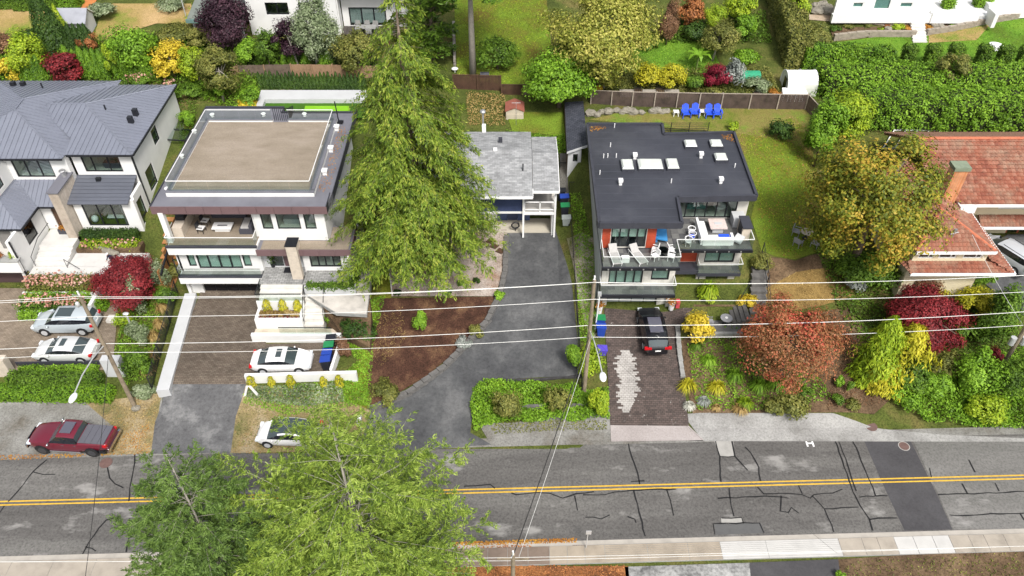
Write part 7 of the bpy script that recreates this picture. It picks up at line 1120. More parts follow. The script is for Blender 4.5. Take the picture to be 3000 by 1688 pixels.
wire('black service cable from the near-side pole to the middle pole', [(NP.x, NP.y, 6.3), (PM_.x, PM_.y, 7.0)], .03, .25, WIREK, 'service_cable'); wire('thin pale service cable beside the black one', [(NP.x + .3, NP.y, 6.0), (PM_.x + .1, PM_.y, 6.6)], .015, .4, WIRE, 'service_cable')
wire('thin dark cable crossing the road behind the pickup', [(PL_.x, PL_.y, 6.3), (-23.5, 20, 5.6)], .02, .3, WIREK, 'service_cable'); wire('pale service cable from the right pole to the tile roof', [(PR_.x, PR_.y, 6.2), (35.5, 48.2, 9.7)], .018, .2, WIRE, 'service_cable'); wire('thin cable slanting over the dark paved driveway', [(PM_.x, PM_.y, 7.2), (19, 24, 5.2)], .008, .5, WIREK, 'service_cable')
wire('first near pale cable over the sidewalk', [(-40, 23.0, 6.0), (NP.x, NP.y, 6.15), (45, 24.6, 5.8)], .015, .15); wire('second near pale cable over the sidewalk', [(-40, 23.3, 5.7), (NP.x + .2, NP.y, 5.8), (45, 24.9, 5.45)], .015, .15)
a, b = dr(405, 1000), dr(440, 1040); m = MB(); m.tube([(a.x, a.y, T(a.x, a.y)), (a.x, a.y, 4.6)], .07, 8); o = thing('driveway_lamp_post', 'pale slim lamp post standing among the white-flowering shrubs', 'lamp post', (a.x, a.y, T(a.x, a.y))); m.build('post', GALV, o); m = MB(); m.ell((a.x, a.y, 4.7), .25, .18, .1); m.build('lamp_head', GALV, o)
a = Vector((6.75, 45.6, T(6.75, 45.6))); o = thing('white_pole', 'slim white post beside the paved driveway bins', 'pole', tuple(a)); m = MB(); m.tube([(a.x, a.y, a.z), (a.x + .05, a.y - .3, a.z + 4.4)], .06, 8); m.build('post', WHITEP, o); m = MB(); m.box(a.x - .1, a.x + .18, a.y - .4, a.y - .15, a.z + 4.2, a.z + 4.5); m.build('meter_head', GALV, o)
# ------------------------------------------------------------------ fences and garden walls
OLDB = M('weathered_cedar', (.30, .19, .115), .85, .3, 2.2); OLDD = M('grey_brown_board', (.15, .11, .085), .85, .35, 2.5); DKB = M('dark_stained_board', (.075, .038, .024), .75, .35, 2); POST = M('grey_post', (.33, .28, .23), .85, .25, 3)
def g2(sx, sy, z): p = at(sx, sy, z); return (p.x, p.y, z)
board_fence('board_fence', 'weathered cedar board fence behind the white garden wall', [g2(628, 268, 8.4), g2(705, 238, 8.7), g2(860, 235, 8.75), g2(980, 236, 8.75), g2(1110, 240, 8.7)], 1.75, [OLDB, OLDD, OLDD, OLDB, OLDB, OLDB], OLDB, cap=False)
f1 = [g2(1330, 272, 8.4), g2(1400, 274, 8.4), g2(1467, 276, 8.4)]; board_fence('board_fence', 'dark brown fence panels stepping down behind the small metal shed', [*f1], 2.0, [DKB], WOODD, 2.2); board_fence('board_fence', 'lower brown fence panels beside the leafy tree', [g2(1470, 298, 7.9), g2(1590, 300, 7.9), g2(1650, 303, 8.0)], 1.9, [DKB, OLDD], WOODD, 2.2)
board_fence('board_fence', 'long dark weathered fence above the blue chairs', [g2(1730, 312, 8.3), g2(1850, 317, 8.4), g2(2110, 322, 8.45), g2(2355, 325, 8.45)], 1.75, [M('stained_dark_fence', (.085, .06, .05), .8, .5, 1.2)], POST, 2.35); board_fence('board_fence', 'short return fence at the garden corner by bright trees', [g2(2358, 325, 8.45), g2(2385, 355, 8.3)], 1.7, [OLDD], POST, 1.5)
def iron_fence(label, pts, h, name='iron_fence', sp=.14, parent=None):
    o = thing(name, label, 'fence', tuple(pts[0])); 
    for a, b in zip(pts, pts[1:]):
        a, b = Vector(a), Vector(b); n = max(2, int((b - a).length / sp)); m = MB()
        for i in range(n + 1): p = a.lerp(b, i / n); m.box(p.x - .012, p.x + .012, p.y - .012, p.y + .012, p.z, p.z + h)
        m.bar(a + Vector((0, 0, h)), b + Vector((0, 0, h)), .04, .04); m.bar(a + Vector((0, 0, .15)), b + Vector((0, 0, .15)), .04, .04); m.build('bars', BLACK, o)['kind'] = 'stuff'
        for p in (a, b): block('post', o, BLACK, (p.x, p.y, p.z + h / 2), (.06, .06, h + .1))
    return o
iron_fence('black bar fence along the white retaining wall', [(-27.35, 39.6, 1.6), (-27.75, 43, 1.75), (-28.05, 46.5, 1.9), (-28.4, 49.8, 2.2)], 1.25); iron_fence('black wire fence between driveway and gravel strip', [(5.35, 39.8, .9), (5.3, 46, 2.2), (5.25, 52, 3.4), (5.2, 56, 4.1)], 1.15, sp=.3)
iron_fence('small black gate fence beside the long garden shed', [(*at(1668, 552, 6)[:2], 5.6), (*at(1732, 552, 6)[:2], 5.6)], 1.1); iron_fence('small black fence beside the bungalow', [(*at(1637, 500, 6)[:2], 5.8), (*at(1660, 500, 6)[:2], 5.8)], 1.1)
o = thing('railing_fence', 'black horizontal-rail fence behind the dark flat roof', 'fence', (13.6, 65.2, 8.3)); 
for x in (13.5, 14.9, 16.6, 18.4): block('post', o, BLACK, (x, 65.3, 8.85), (.06, .06, 1.2))
for k in range(6): m = MB(); m.bar((13.5, 65.3, 8.4 + k * .2), (18.4, 65.3, 8.4 + k * .2), .03, .03); m.build('rail', BLACK, o)
m = MB(); m.bar((7.0, 64.8, 9.3), (13.5, 65.2, 9.3), .03, .03); m.build('rail', BLACK, o)
# wooden walk and dark gate between the two white houses
o = thing('wooden_gate', 'golden cedar gate and screen panels between the two white houses', 'gate', (-29.8, 53, 3.4))
for k, (y0, y1, z0) in enumerate(((50.0, 52.0, 2.6), (52.1, 54.2, 3.0), (54.3, 56.4, 3.6))):
    for j in range(8): block('board', o, CEDARW, (-29.6 - .1 * k, y0 + (y1 - y0) * (j + .5) / 8, z0 + .85), (.06, (y1 - y0) / 8 - .015, 1.7))
    block('frame', o, BLACK, (-29.55 - .1 * k, y1 + .04, z0 + .9), (.09, .09, 1.95))
m = MB(); m.bar((-29.2, 49.7, 4.3), (-29.6, 57, 5.6), .12, .16); m.build('top_beam', BLACK, o); 
for k in range(14): y = 49.6 + k * .58; z_ = max(T(-30, y), T(-29, y)) + .12; block('walk_board', o, CEDARW, (-30.0, y, z_), (1.7, .55, .08))
for lab, sx, sy in (('white gate pillar with pale cap beside the lamp pole', 345, 1095), ('white gate pillar at the far end of the clipped hedges', 15, 1095)):
    p = dr(sx, sy); m = MB(); m.box(p.x - .7, p.x + .7, p.y - .3, p.y + .3, p.z - .2, p.z + 1.8); tag(m.build('gate_pillar', STONE if sx < 100 else GREYW), lab, 'pillar')
p, q = dr(45, 1085), dr(310, 1080); m = MB(); m.bar((p.x, p.y + .4, p.z + .5), (q.x, q.y + .4, q.z + .5), .08, .5); tag(m.build('screen_fence', DARK), 'dark screen fence between the clipped hedges', 'fence')
p = dr(350, 940); m = MB(); m.box(p.x - .9, p.x + .9, p.y - .35, p.y + .35, p.z, p.z + .35); tag(m.build('stone_bench', CONC), 'pale stone slab by the silver crossover tail', 'bench')
# driveway block walls
path = [dr(*q) for q in [(1085, 1208), (1200, 1156), (1300, 1084), (1372, 1010), (1428, 948), (1466, 868), (1480, 800), (1484, 700)]]
blockwall('block_wall', path, .55, M('dark_block', (.14, .135, .13), .9, .25, 3, bmp=.4), 'curved dark block retaining wall along the asphalt driveway', .75, .2, .42)
w1 = [dr(*q) for q in [(1440, 1118), (1560, 1116), (1700, 1105)]]; blockwall('timber_wall', [(p.x, p.y, p.z - .3) for p in w1], .7, M('black_timber', (.05, .048, .05), .8, .3, 3), 'black timber sleeper wall above the ivy bank', 1.9, .2, .22)
w1 = [dr(*q) for q in [(1530, 1200), (1720, 1195)]]; blockwall('timber_wall', [(p.x, p.y, p.z) for p in w1], .6, M('grey_timber', (.13, .125, .12), .8, .3, 3), 'lower grey timber sleeper wall in the ivy', 1.8, .2, .22)
w1 = [dr(*q) for q in [(1984, 960), (1990, 1040), (2000, 1110)]]; blockwall('kerb_wall', [(p.x, p.y, p.z) for p in w1], .4, CONCD, 'low grey block edging right of the dark paved driveway', .6, .2, .35)
w1 = [(*at(1365, 380, 6.3)[:2], 6.0), (*at(1480, 380, 6.3)[:2], 6.0)]; blockwall('timber_wall', w1, .9, M('weathered_timber', (.18, .15, .12), .85, .3, 3), 'weathered timber wall behind the shingle roof', 1.4, .22, .2); w1 = [(*at(1533, 345, 7.5)[:2], 7.1), (*at(1652, 345, 7.5)[:2], 7.1)]; blockwall('timber_wall', w1, .9, M('weathered_timber'), 'weathered timber wall right of the small metal shed', 1.6, .22, .2)
w1 = [(*at(1333, 205, 9)[:2], 8.6), (*at(1330, 90, 10.5)[:2], 10.2)]; blockwall('timber_wall', w1, 1.6, M('pale_timber', (.34, .31, .27), .85, .25, 3), 'grey timber retaining wall running up beside the lawn', 2.2, .27, .25)
PW = M('weathered_sleeper', (.30, .26, .21), .9, .25, 3); w1 = [dr(*q) for q in [(2440, 118), (2530, 108), (2680, 108)]]; blockwall('garden_wall', w1, .8, PW, 'curved stone garden wall left of the garden steps', 1.0, .2, .35); w1 = [dr(*q) for q in [(2712, 104), (2790, 92), (2900, 68), (3060, 42)]]; blockwall('garden_wall', w1, .8, PW, 'curved stone garden wall right of the garden steps', 1.0, .2, .35)
w1 = [dr(*q) for q in [(2596, 206), (2890, 210)]]; blockwall('sleeper_wall', w1, .7, M('pale_timber'), 'low pale timber wall below the clipped cedar blocks', 2.2, .23, .25)
o = thing('garden_steps', 'pale stone garden steps through the curved wall', 'stairs', tuple(dr(2692, 126)))
for k in range(7): p = dr(2693 - k * 1.5, 124 - k * 7.2); block('step', o, CONC, (p.x, p.y, p.z + .05 + k * .06), (1.5, .42, .25))
DSTEP = M('dark_step', (.13, .125, .12), .85, .25, 2); o = thing('stone_steps', 'dark stone garden steps beside the terraced house', 'stairs', (19.6, 47.5, 2.6))
for k in range(8): block('step', o, DSTEP, (19.9 + .1 * k, 46.2 + .55 * k, 2.55 + .28 * k), (1.3, .58, .3))
for k in range(4): block('step', o, DSTEP, (17.9 + .35 * k, 46.6 - .02 * k, 2.7 + .12 * k), (.34, 2.2, .3))
o = thing('patio', 'dark stone front patio with raised edging beside the porch', 'patio', (16.3, 45.6, 2.2)); m = MB(); m.box(14.6, 18.4, 44.6, 47.2, 1.5, 2.55); m.build('paving', TERR[0], o)
for k in range(5): block('edging', o, CONCD, (15.0 + k * .75, 44.5, 2.5), (.72, .25, .4))
for k in range(4): block('edging', o, CONCD, (14.45, 44.8 + k * .7, 2.5), (.25, .66, .4))
m = MB(); m.box(14.9, 18.3, 47.25, 48.9, 1.8, 3.0); m.build('upper_bed', SOIL, o)
m = MB(); m.tube([(18.6, 47.3, 3.0), (18.6, 47.3, 3.9), (19.6, 48.6, 4.6)], .03); m.build('handrail', BLACK, o)
iron_fence('black railing at the dark stone steps', [(20.7, 46.2, 3.2), (20.9, 48.5, 4.2), (21.0, 51.5, 5.2)], 1.0, sp=.5)
# boulders of the rear garden
ROCK = M('boulder_stone', (.24, .22, .18), .9, .3, 2.5, bmp=.6)
def rock(sx, sy, s, label, group=None, z=None):
    p = dr(sx, sy) if z is None else at(sx, sy, z); m = MB(); m.ell((0, 0, 0), s, s * .8, s * .65, 9, 6); rr = np.random.default_rng(int(sx * 7 + sy)); off = rr.uniform(.82, 1.15, len(m.v))
    m.v = [(p.x + v[0] * k, p.y + v[1] * k, p.z + s * .35 + v[2] * k) for v, k in zip(m.v, off)]; return tag(m.build('boulder', ROCK), label, 'rock', group)
for k, (cx, cy) in enumerate([(1060, 1085), (1120, 1095), (1170, 1070), (1230, 1072), (1310, 1052), (1365, 1070), (1460, 1072), (1540, 1075), (1640, 1065), (1685, 1062), (1735, 1068), (1780, 1062), (1405, 1060)]): rock(1400 + cx / 3.22, cy / 3.22, .42 if k % 3 else .58, 'boulder in the row below the long dark fence', 'boulders below the long dark fence')
for k, (cx, cy) in enumerate([(20, 60), (60, 80), (100, 70), (30, 95), (110, 95), (70, 50)]): rock(2380 + cx / 2.35, cy / 2.35, .7, 'pale boulder at the rock garden corner', 'pale boulders at the rock garden corner')
for cx, cy in [(838, 188), (880, 190), (608, 105), (725, 105), (520, 210)]: rock(2380 + cx / 2.35, cy / 2.35, .45, 'small boulder in the garden border above the curved wall', 'border boulders')
for k in range(10): rock(255 + k * 9, 716 + k * 3.2, .38, 'grey stone edging the upper rose bed', 'grey stones edging the rose bed', 3.6)
rock(400, 1200, .35, 'small pale stone at the lamp pole foot')
# path of the rock garden and border plants
sheet('sandy_path', [(2370, 45), (2440, 45), (2700, 55), (2800, 40), (3060, -10), (3060, 8), (2860, 55), (2700, 80), (2600, 78), (2370, 60)], DIRTP, .09); sheet('garden_bed', [(2430, 85), (2600, 80), (2690, 82), (2690, 104), (2530, 104), (2440, 112)], SOIL, .12); sheet('garden_bed', [(2705, 82), (2800, 62), (3060, 14), (3060, 36), (2900, 64), (2790, 88), (2712, 100)], SOIL, .12)
BP = [(170, 130, 'orange', 40, 'orange grass mound under the white house'), (300, 115, 'brown', 40, 'dark red low shrub under the white house'), (360, 118, 'straw', 30, 'straw-coloured border plant under the white house'), (505, 115, 'orange', 30, 'copper mound beside the deck wall'), (570, 115, 'yellow', 26, 'yellow mound beside the deck wall'), (165, 200, 'green', 45, 'broad-leaved green border plant'), (255, 185, 'olive', 36, 'upright olive border plant'), (385, 175, 'olive', 30, 'pale olive border plant'), (515, 182, 'copper', 24, 'copper border plant in the middle bed'), (585, 180, 'lime', 48, 'wide lime border mound in the middle bed'), (470, 200, 'lime', 24, 'low yellow-green edging plant'), (665, 192, 'orange', 32, 'orange mound left of the garden steps'), (790, 186, 'orange', 34, 'bright orange mound right of the garden steps'), (915, 140, 'lime', 40, 'lime mound in the upper border'), (1000, 138, 'orange', 30, 'orange mound in the upper border'), (1052, 110, 'copper', 30, 'copper mound far along the upper border'), (960, 165, 'bright', 26, 'small green mound by the curved wall'), (830, 65, 'olive', 50, 'olive shrub at the deck corner'), (890, 70, 'gold', 30, 'yellow shrub beside the sandy path'), (925, 55, 'green', 30, 'green shrub beside the sandy path'), (1000, 55, 'lime', 34, 'lime shrub beside the white deck'), (1150, 40, 'green', 44, 'leafy shrub against the white deck'), (1200, 130, 'lime', 22, 'small lime edging plant in the far border'), (1255, 125, 'gold', 24, 'small yellow edging plant in the far border'), (1380, 95, 'orange', 26, 'orange mound at the border end')]
for cx, cy, pl, wpx, lab in BP: sx, sy = 2380 + cx / 2.35, cy / 2.35; w_ = wpx / 2.35; shrub(lab, (sx - w_, sy - w_ * .55, sx + w_, sy + w_ * .55), pl, .2, .11, 1, 9, name='border_plant', cat='plant')
for lab, path in (('clipped box hedge cube on the white deck', [(47.5, 86.0), (48.6, 86.0)]), ('clipped box hedge beside the white stair wall', [(51.2, 86.3), (52.8, 86.3)])): hedge(lab, path, 1.0, 1.1, 'bright', .2, .12, world=True, z=11.7)
# ------------------------------------------------------------------ sheds, greenhouse and small structures
def shed_long():
    o = thing('garden_shed', 'long narrow shed with dark shingle roof beside the terraced house', 'shed', (5.9, 63, 6)); RS = PAVER('black_shingles', (.045, .05, .065), (.075, .08, .1), (.02, .02, .025), .35, .22, (.15, .16, .18), .72)
    a, b, c_, d = at(1661, 445, 9.2), at(1721, 425, 9.6), at(1709, 296, 9.6), at(1654, 300, 9.2); m = MB(); m.prism([tuple(a), tuple(b), tuple(c_), tuple(d)], .14); m.build('roof', RS, o); x0, x1, y0, y1 = a.x + .15, b.x - .5, a.y + .4, d.y - .4
    m = MB(); m.bar((a.x, a.y - .03, 9.2), (b.x, b.y - .03, 9.6), .06, .2); m.build('fascia', GREYW, o)
    wall(o, ('y', y0), x0, x1, 5.6, 9.1, GREYW, [(x0 + .45, x1 - .3, 7.9, 8.7)]); window(o, ('y', y0), (x0 + .45, x1 - .3, 7.9, 8.7), frame=BLACK, fw=.06, depth=.8); wall(o, ('x+', x1), y0 + .25, y1, 5.6, 9.1, GREYW); wall(o, ('x-', x0), y0 + .25, y1, 5.6, 9.1, WOODD)
shed_long()
def shed_metal():
    p = at(1508, 366, 7.6); o = thing('metal_shed', 'small cream metal shed with reddish gable roof', 'shed', (p.x, p.y, 7.3)); x0, x1, y0, y1 = p.x - .85, p.x + .85, p.y, p.y + 1.7; CR = M('cream_metal', (.52, .46, .36), .5, .08, 1)
    z0 = 6.9; m = MB(); m.box(x0, x1, y0, y1, z0, 9.1); m.build('walls', CR, o); RR = M('red_metal_roof', (.3, .1, .07), .6, .2, 2); xm = p.x
    for s, xe in ((-1, x0 - .08), (1, x1 + .08)): m = MB(); m.prism([(xe, y0 - .08, 9.1), (xm, y0 - .08, 9.5), (xm, y1 + .08, 9.5), (xe, y1 + .08, 9.1)] if s > 0 else [(xe, y0 - .08, 9.1), (xm - .005, y0 - .08, 9.5), (xm - .005, y1 + .08, 9.5), (xe, y1 + .08, 9.1)], .05); m.build('roof_panel', RR, o)
    for s in (0, 1): block('door', o, CR, (xm - .4 + .8 * s, y0 - .02, z0 + .95), (.76, .04, 1.85))
    m = MB(); m.add([(x0, y0 + .01, 9.1), (x1, y0 + .01, 9.1), (xm, y0 + .01, 9.45), (x0, y1, 9.1), (x1, y1, 9.1), (xm, y1, 9.45)], [(0, 1, 2), (3, 5, 4)]); m.build('gable', CR, o)
shed_metal()
def greenhouse():
    a = dr(2290, 262); x0, x1, y0, y1 = 27.3, 30.2, 71.6, 74.2; z = 8.6; o = thing('greenhouse', 'white-framed curved polycarbonate greenhouse beside the hedge', 'greenhouse', (28.7, 72.9, z)); PC = M('polycarbonate', (.62, .64, .58), .3, .05, 1); ym = (y0 + y1) / 2; arc = [(y0 + (y1 - y0) * (1 - math.cos(math.pi * i / 10)) / 2, z + .9 + 1.25 * math.sin(math.pi * i / 10)) for i in range(11)]; arc = [(y0, z)] + arc + [(y1, z)]
    for k in range(2):
        xa, xb = x0 + k * (x1 - x0) / 2, x0 + (k + 1) * (x1 - x0) / 2; m = MB(); n = len(arc); m.add([(xa + .02, y, zz) for y, zz in arc] + [(xb - .02, y, zz) for y, zz in arc], [(i, i + 1, n + i + 1, n + i) for i in range(n - 1)]); m.build('cover_panel', PC, o)
    for x in (x0, (x0 + x1) / 2, x1): m = MB(); m.tube([(x, y, zz + .02) for y, zz in arc], .05, 5); m.build('hoop', WHITEP, o)
    m = MB(); m.tube([(x0, ym, z + 2.17), (x1, ym, z + 2.17)], .05); m.build('ridge_bar', WHITEP, o); m = MB(); n = len(arc); m.add([(x0 + .01, y, zz) for y, zz in arc], [tuple(range(n - 1, -1, -1))]); m.build('end_wall', PC, o); block('door', o, GLDK, (x0 - .03, ym - .2, z + .8), (.04, .8, 1.6))
    m = MB(); c = at(2328, 275, 9.2); m.prism([(c.x - 1.3, c.y - .6, 9.25), (c.x + 1.25, c.y - .6, 9.25), (c.x + 1.1, c.y + .6, 9.55), (c.x - 1.15, c.y + .6, 9.55)], .9); tag(m.build('cold_frame', WHITEP), 'white cold frame box at the fence before the greenhouse', 'box')
greenhouse()
def hut():
    o = thing('garden_hut', 'grey-roofed small hut beside the orange path', 'hut', tuple(dr(230, 110))); p = dr(230, 105); x0, x1, y0, y1, z = p.x - 2.0, p.x + 1.5, p.y - .2, p.y + 2.0, p.z; RG = M('grey_hut_roof', (.3, .31, .35), .6, .15, 1.2); ym = (y0 + y1) / 2
    m = MB(); m.prism([(x0, y0 - .3, z + 1.6), (x1, y0 - .3, z + 1.6), (x1, ym, z + 2.7), (x0, ym, z + 2.7)], .08); m.build('roof_panel', RG, o); m = MB(); m.prism([(x0, ym, z + 2.7), (x1, ym, z + 2.7), (x1, y1 + .3, z + 1.6), (x0, y1 + .3, z + 1.6)], .08); m.build('roof_panel', WHITEP, o); m = MB(); m.box(x0 + .15, x1 - .2, y0, y1, z, z + 1.7); m.build('walls', GREYW, o); m = MB(); m.add([(x1 - .19, y0, z + 1.6), (x1 - .19, y1, z + 1.6), (x1 - .19, ym, z + 2.6)], [(0, 1, 2)]); m.build('gable', GREYW, o)
hut()
# concrete pool-like wall behind the deck house with turf
o = thing('garden_wall', 'broad white concrete wall round the turf strip behind the deck house', 'wall', (-20, 69, 8)); z = 9.15
P = [at(765, 264, z), at(1075, 264, z), at(1075, 291, z), at(776, 291, z)]; m = MB(); m.prism([tuple(q) for q in P], 1.0); m.build('wall_top', GREYW, o); P = [at(765, 264, z), at(776, 291, z), at(762, 330, z), at(745, 328, z)]; m = MB(); m.prism([(q.x, q.y, z - .004) for q in P][::-1], 1.0); m.build('side_wall', GREYW, o)
sheet('turf', [(776, 291), (1075, 291), (1075, 345), (755, 345)], TURF, .0, flat=8.72); sheet('turf_green', [(894, 311), (1022, 311), (1026, 332), (890, 332)], TURFL, .02, flat=8.72)
# ------------------------------------------------------------------ furniture
def adirondack(rz_, loc, label, group):
    o = thing('adirondack_chair', label, 'chair', loc, rz_, group)
    for k in range(5): m = MB(); x = -.26 + k * .13; m.prism([(x - .055, .18, .38), (x + .055, .18, .38), (x + .055, -.38, .46 - .06), (x - .055, -.38, .40)], .03); m.build('seat_slat', BLUEF, o, False, True)
    for k in range(5): x = -.26 + k * .13; hgt = (1.0, 1.1, 1.15, 1.1, 1.0)[k]; m = MB(); m.prism([(x - .055, .2, .36), (x + .055, .2, .36), (x + .055, .5, hgt), (x - .055, .5, hgt)], .04); m.build('back_slat', BLUEF, o, False, True)
    for s in (-1, 1):
        m = MB(); m.box(s * .4 - .07, s * .4 + .07, -.45, .3, .6, .63); m.build('armrest', BLUEF, o, False, True); m = MB(); m.box(s * .38 - .03, s * .38 + .03, -.42, -.32, 0, .6); m.build('leg', BLUEF, o, False, True); m = MB(); m.box(s * .36 - .03, s * .36 + .03, .2, .32, 0, .6); m.build('leg', BLUEF, o, False, True)
    return o
for k, (sx, sy) in enumerate([(2008, 343), (2034, 341), (2076, 343), (2099, 343)]): p = dr(sx, sy); adirondack(R((8, -6, 4, -4)[k]), tuple(p + Vector((0, 0, .06))), ('bright blue garden chair beside the white side table', 'bright blue garden chair with second white table on its right', 'bright blue garden chair with a white table on its left', 'bright blue garden chair at the free end of the row')[k], 'blue garden chairs')
for lab, sx, sy in (('small white plastic table at the end of the blue chairs', 1979, 340), ('small white plastic table between the pairs of blue chairs', 2055, 339)):
    p = dr(sx, sy, .06); o = thing('side_table', lab, 'table', tuple(p)); m = MB(); m.box(-.26, .26, -.26, .26, .42, .47); m.build('top', WHITEP, o, False, True)
    for a in (-1, 1):
        for b in (-1, 1): m = MB(); m.box(a * .22 - .03, a * .22 + .03, b * .22 - .03, b * .22 + .03, 0, .42); m.build('leg', WHITEP, o, False, True)
def chair(label, loc, rz_, mat, group=None, seatmat=None, w=.5):
    o = thing('patio_chair', label, 'chair', loc, rz_, group); h = w / 2; m = MB(); m.box(-h, h, -h, h, .42, .47); m.build('seat', seatmat or mat, o, False, True); m = MB(); m.prism([(-h, h - .02, .95), (h, h - .02, .95), (h, h + .04, .95), (-h, h + .04, .95)], .42); m.build('backrest', mat, o, False, True)
    for a in (-1, 1):
        for b in (-1, 1): m = MB(); m.box(a * (h - .03) - .02, a * (h - .03) + .02, b * (h - .03) - .02, b * (h - .03) + .02, 0, .42); m.build('leg', mat, o, False, True)
        m = MB(); m.box(a * h - .025, a * h + .025, -h, h, .64, .67); m.build('armrest', mat, o, False, True)
    return o
zt = 8.07
chair('white patio chair left of the small glass table', (11.05, 47.15, zt), R(-60), WHITEP); chair('white patio chair behind the small glass table', (11.15, 47.9, zt), R(-110), WHITEP); chair('white patio chair right of the small glass table', (12.35, 47.9, zt), R(100), WHITEP); chair('white patio chair nearest the balcony glass corner', (12.3, 47.1, zt), R(70), WHITEP)
o = thing('patio_table', 'small round glass table among white patio chairs', 'table', (11.7, 47.5, zt)); m = MB(); m.cyl((0, 0), .42, .68, .71, 18); m.build('top', GLDK, o, False, True); m = MB(); m.cyl((0, 0), .05, 0, .68, 8); m.cyl((0, 0), .25, 0, .03, 12); m.build('pedestal', BLACK, o, False, True)
def lounger(label, loc, rz_):
    o = thing('sun_lounger', label, 'sun lounger', loc, rz_)
    for k in range(9): m = MB(); y = -1.0 + k * .15; m.box(-.32, .32, y, y + .13, .3, .33); m.build('slat', FABG, o, False, True)
    m = MB(); m.prism([(-.32, .36, .33), (.32, .36, .33), (.32, .95, .78), (-.32, .95, .78)], .04); m.build('backrest', FABG, o, False, True)
    for s in (-1, 1):
        m = MB(); m.bar((s * .34, -1.02, .34), (s * .34, .95, .34), .05, .06); m.build('side_rail', WHITEP, o, False, True)
        for y in (-.9, .8): m = MB(); m.box(s * .34 - .02, s * .34 + .02, y - .02, y + .02, 0, .3); m.build('leg', WHITEP, o, False, True)
lounger('grey slatted sun lounger beside the left balcony glass', (7.95, 47.25, zt), R(8)); lounger('grey slatted sun lounger beside the white patio chairs', (9.75, 47.3, zt), R(22))
m = MB(); m.box(8.45, 9.05, 46.75, 47.2, zt, zt + .4); m.box(8.5, 9.0, 46.8, 47.15, zt + .4, zt + .42); tag(m.build('planter_box', WHITEP), 'small white side box between the sun loungers', 'box')
o = thing('corner_sofa', 'white L-shaped outdoor sofa with blue cushion on the upper terrace', 'sofa', (15.8, 49.6, zt)); m = MB(); m.box(14.9, 15.6, 48.95, 51.5, zt, zt + .42); m.build('base', WHITEP, o); m = MB(); m.box(14.85, 15.05, 48.9, 51.5, zt + .421, zt + .8); m.build('backrest', WHITEP, o); m = MB(); m.box(15.61, 17.3, 48.95, 49.7, zt, zt + .42); m.build('base', WHITEP, o); m = MB(); m.box(15.06, 17.3, 48.86, 48.94, zt, zt + .8); m.build('backrest', WHITEP, o); m = MB(); m.box(17.31, 17.5, 48.9, 49.7, zt, zt + .65); m.build('armrest', WHITEP, o); m = MB(); m.box(16.4, 17.2, 49.1, 49.65, zt + .425, zt + .55); m.build('cushion', BLUEF, o)
o = thing('fire_table', 'square white stone fire table beside the outdoor sofa', 'table', (16.5, 50.9, zt)); m = MB(); m.box(15.9, 17.25, 50.3, 51.6, zt + .5, zt + .6); m.build('top', M('pink_stone', (.62, .52, .49), .6, .15, 3), o); m = MB(); m.box(16.15, 17.0, 50.5, 51.4, zt, zt + .5); m.build('base', GREYW, o); m = MB(); m.box(16.3, 16.9, 50.8, 51.1, zt + .601, zt + .63); m.build('burner', GREYW, o)
for lab, x, y in (('white round-backed chair nearest the terrace glass', 13.9, 48.9), ('white round-backed chair with blue cushion by the sofa', 14.3, 49.55), ('white round-backed chair furthest along the sofa side', 14.35, 50.2)):
    o = thing('round_chair', lab, 'chair', (x, y, zt)); m = MB(); m.tube([(.3 * math.cos(a), .3 * math.sin(a), .72) for a in [i * math.pi / 8 for i in range(17)]], .035, 6); m.build('ring_back', WHITEP, o, False, True); m = MB(); m.cyl((0, 0), .24, .4, .45, 14); m.build('seat', BLUEF if 'blue' in lab else WHITEP, o, False, True)
    for k in range(4): a = k * math.pi / 2 + .7; m = MB(); m.tube([(.26 * math.cos(a), .26 * math.sin(a), 0), (.28 * math.cos(a), .28 * math.sin(a), .72)], .02, 5); m.build('leg', WHITEP, o, False, True)
BLT = M('sky_blue_plastic', (.05, .25, .55), .4, .06)
o = thing('play_table', 'sky-blue tilted play table beside the red slats', 'table', (11.7, 49.6, zt)); m = MB(); m.prism([(11.35, 49.2, zt + .5), (12.3, 49.1, zt + .35), (12.3, 50.0, zt + .75), (11.35, 50.0, zt + .95)], .12); m.build('top', BLT, o); m = MB(); m.box(11.4, 11.55, 49.3, 49.9, zt, zt + .6); m.build('leg', BLT, o)
o = thing('tilted_panel', 'pale square cushion leaning by the barbecue cabinet', 'cushion', (17.9, 49.3, zt)); m = MB(); m.prism([(17.5, 49.3, zt + .3), (18.0, 48.8, zt + .3), (18.45, 49.3, zt + .55), (17.95, 49.8, zt + .55)], .15); m.build('pad', GREYW, o)
# covered terrace of the deck house
zt = 7.52
o = thing('outdoor_sofa', 'grey cushioned outdoor sofa at the back of the covered terrace', 'sofa', (-23.6, 53.6, zt)); m = MB(); m.box(-25.1, -22.2, 53.2, 54.2, zt, zt + .35); m.build('base', FABD, o)
for k in range(3): m = MB(); m.box(-25.05 + k * .96, -24.13 + k * .96, 53.2, 53.95, zt + .36, zt + .5); m.build('cushion', FABG, o); m = MB(); m.box(-25.05 + k * .96, -24.13 + k * .96, 53.96, 54.2, zt + .36, zt + .85); m.build('backrest', FABG, o)
o = thing('outdoor_armchair', 'charcoal outdoor armchair right of the white coffee table', 'armchair', (-21.8, 51.6, zt)); m = MB(); m.box(-22.2, -21.1, 51.0, 52.8, zt, zt + .42); m.build('base', FABD, o); m = MB(); m.box(-21.35, -21.1, 51.0, 52.8, zt + .421, zt + .85); m.build('backrest', FABD, o); m = MB(); m.box(-22.1, -21.4, 51.2, 52.6, zt + .421, zt + .5); m.build('cushion', FABG, o)
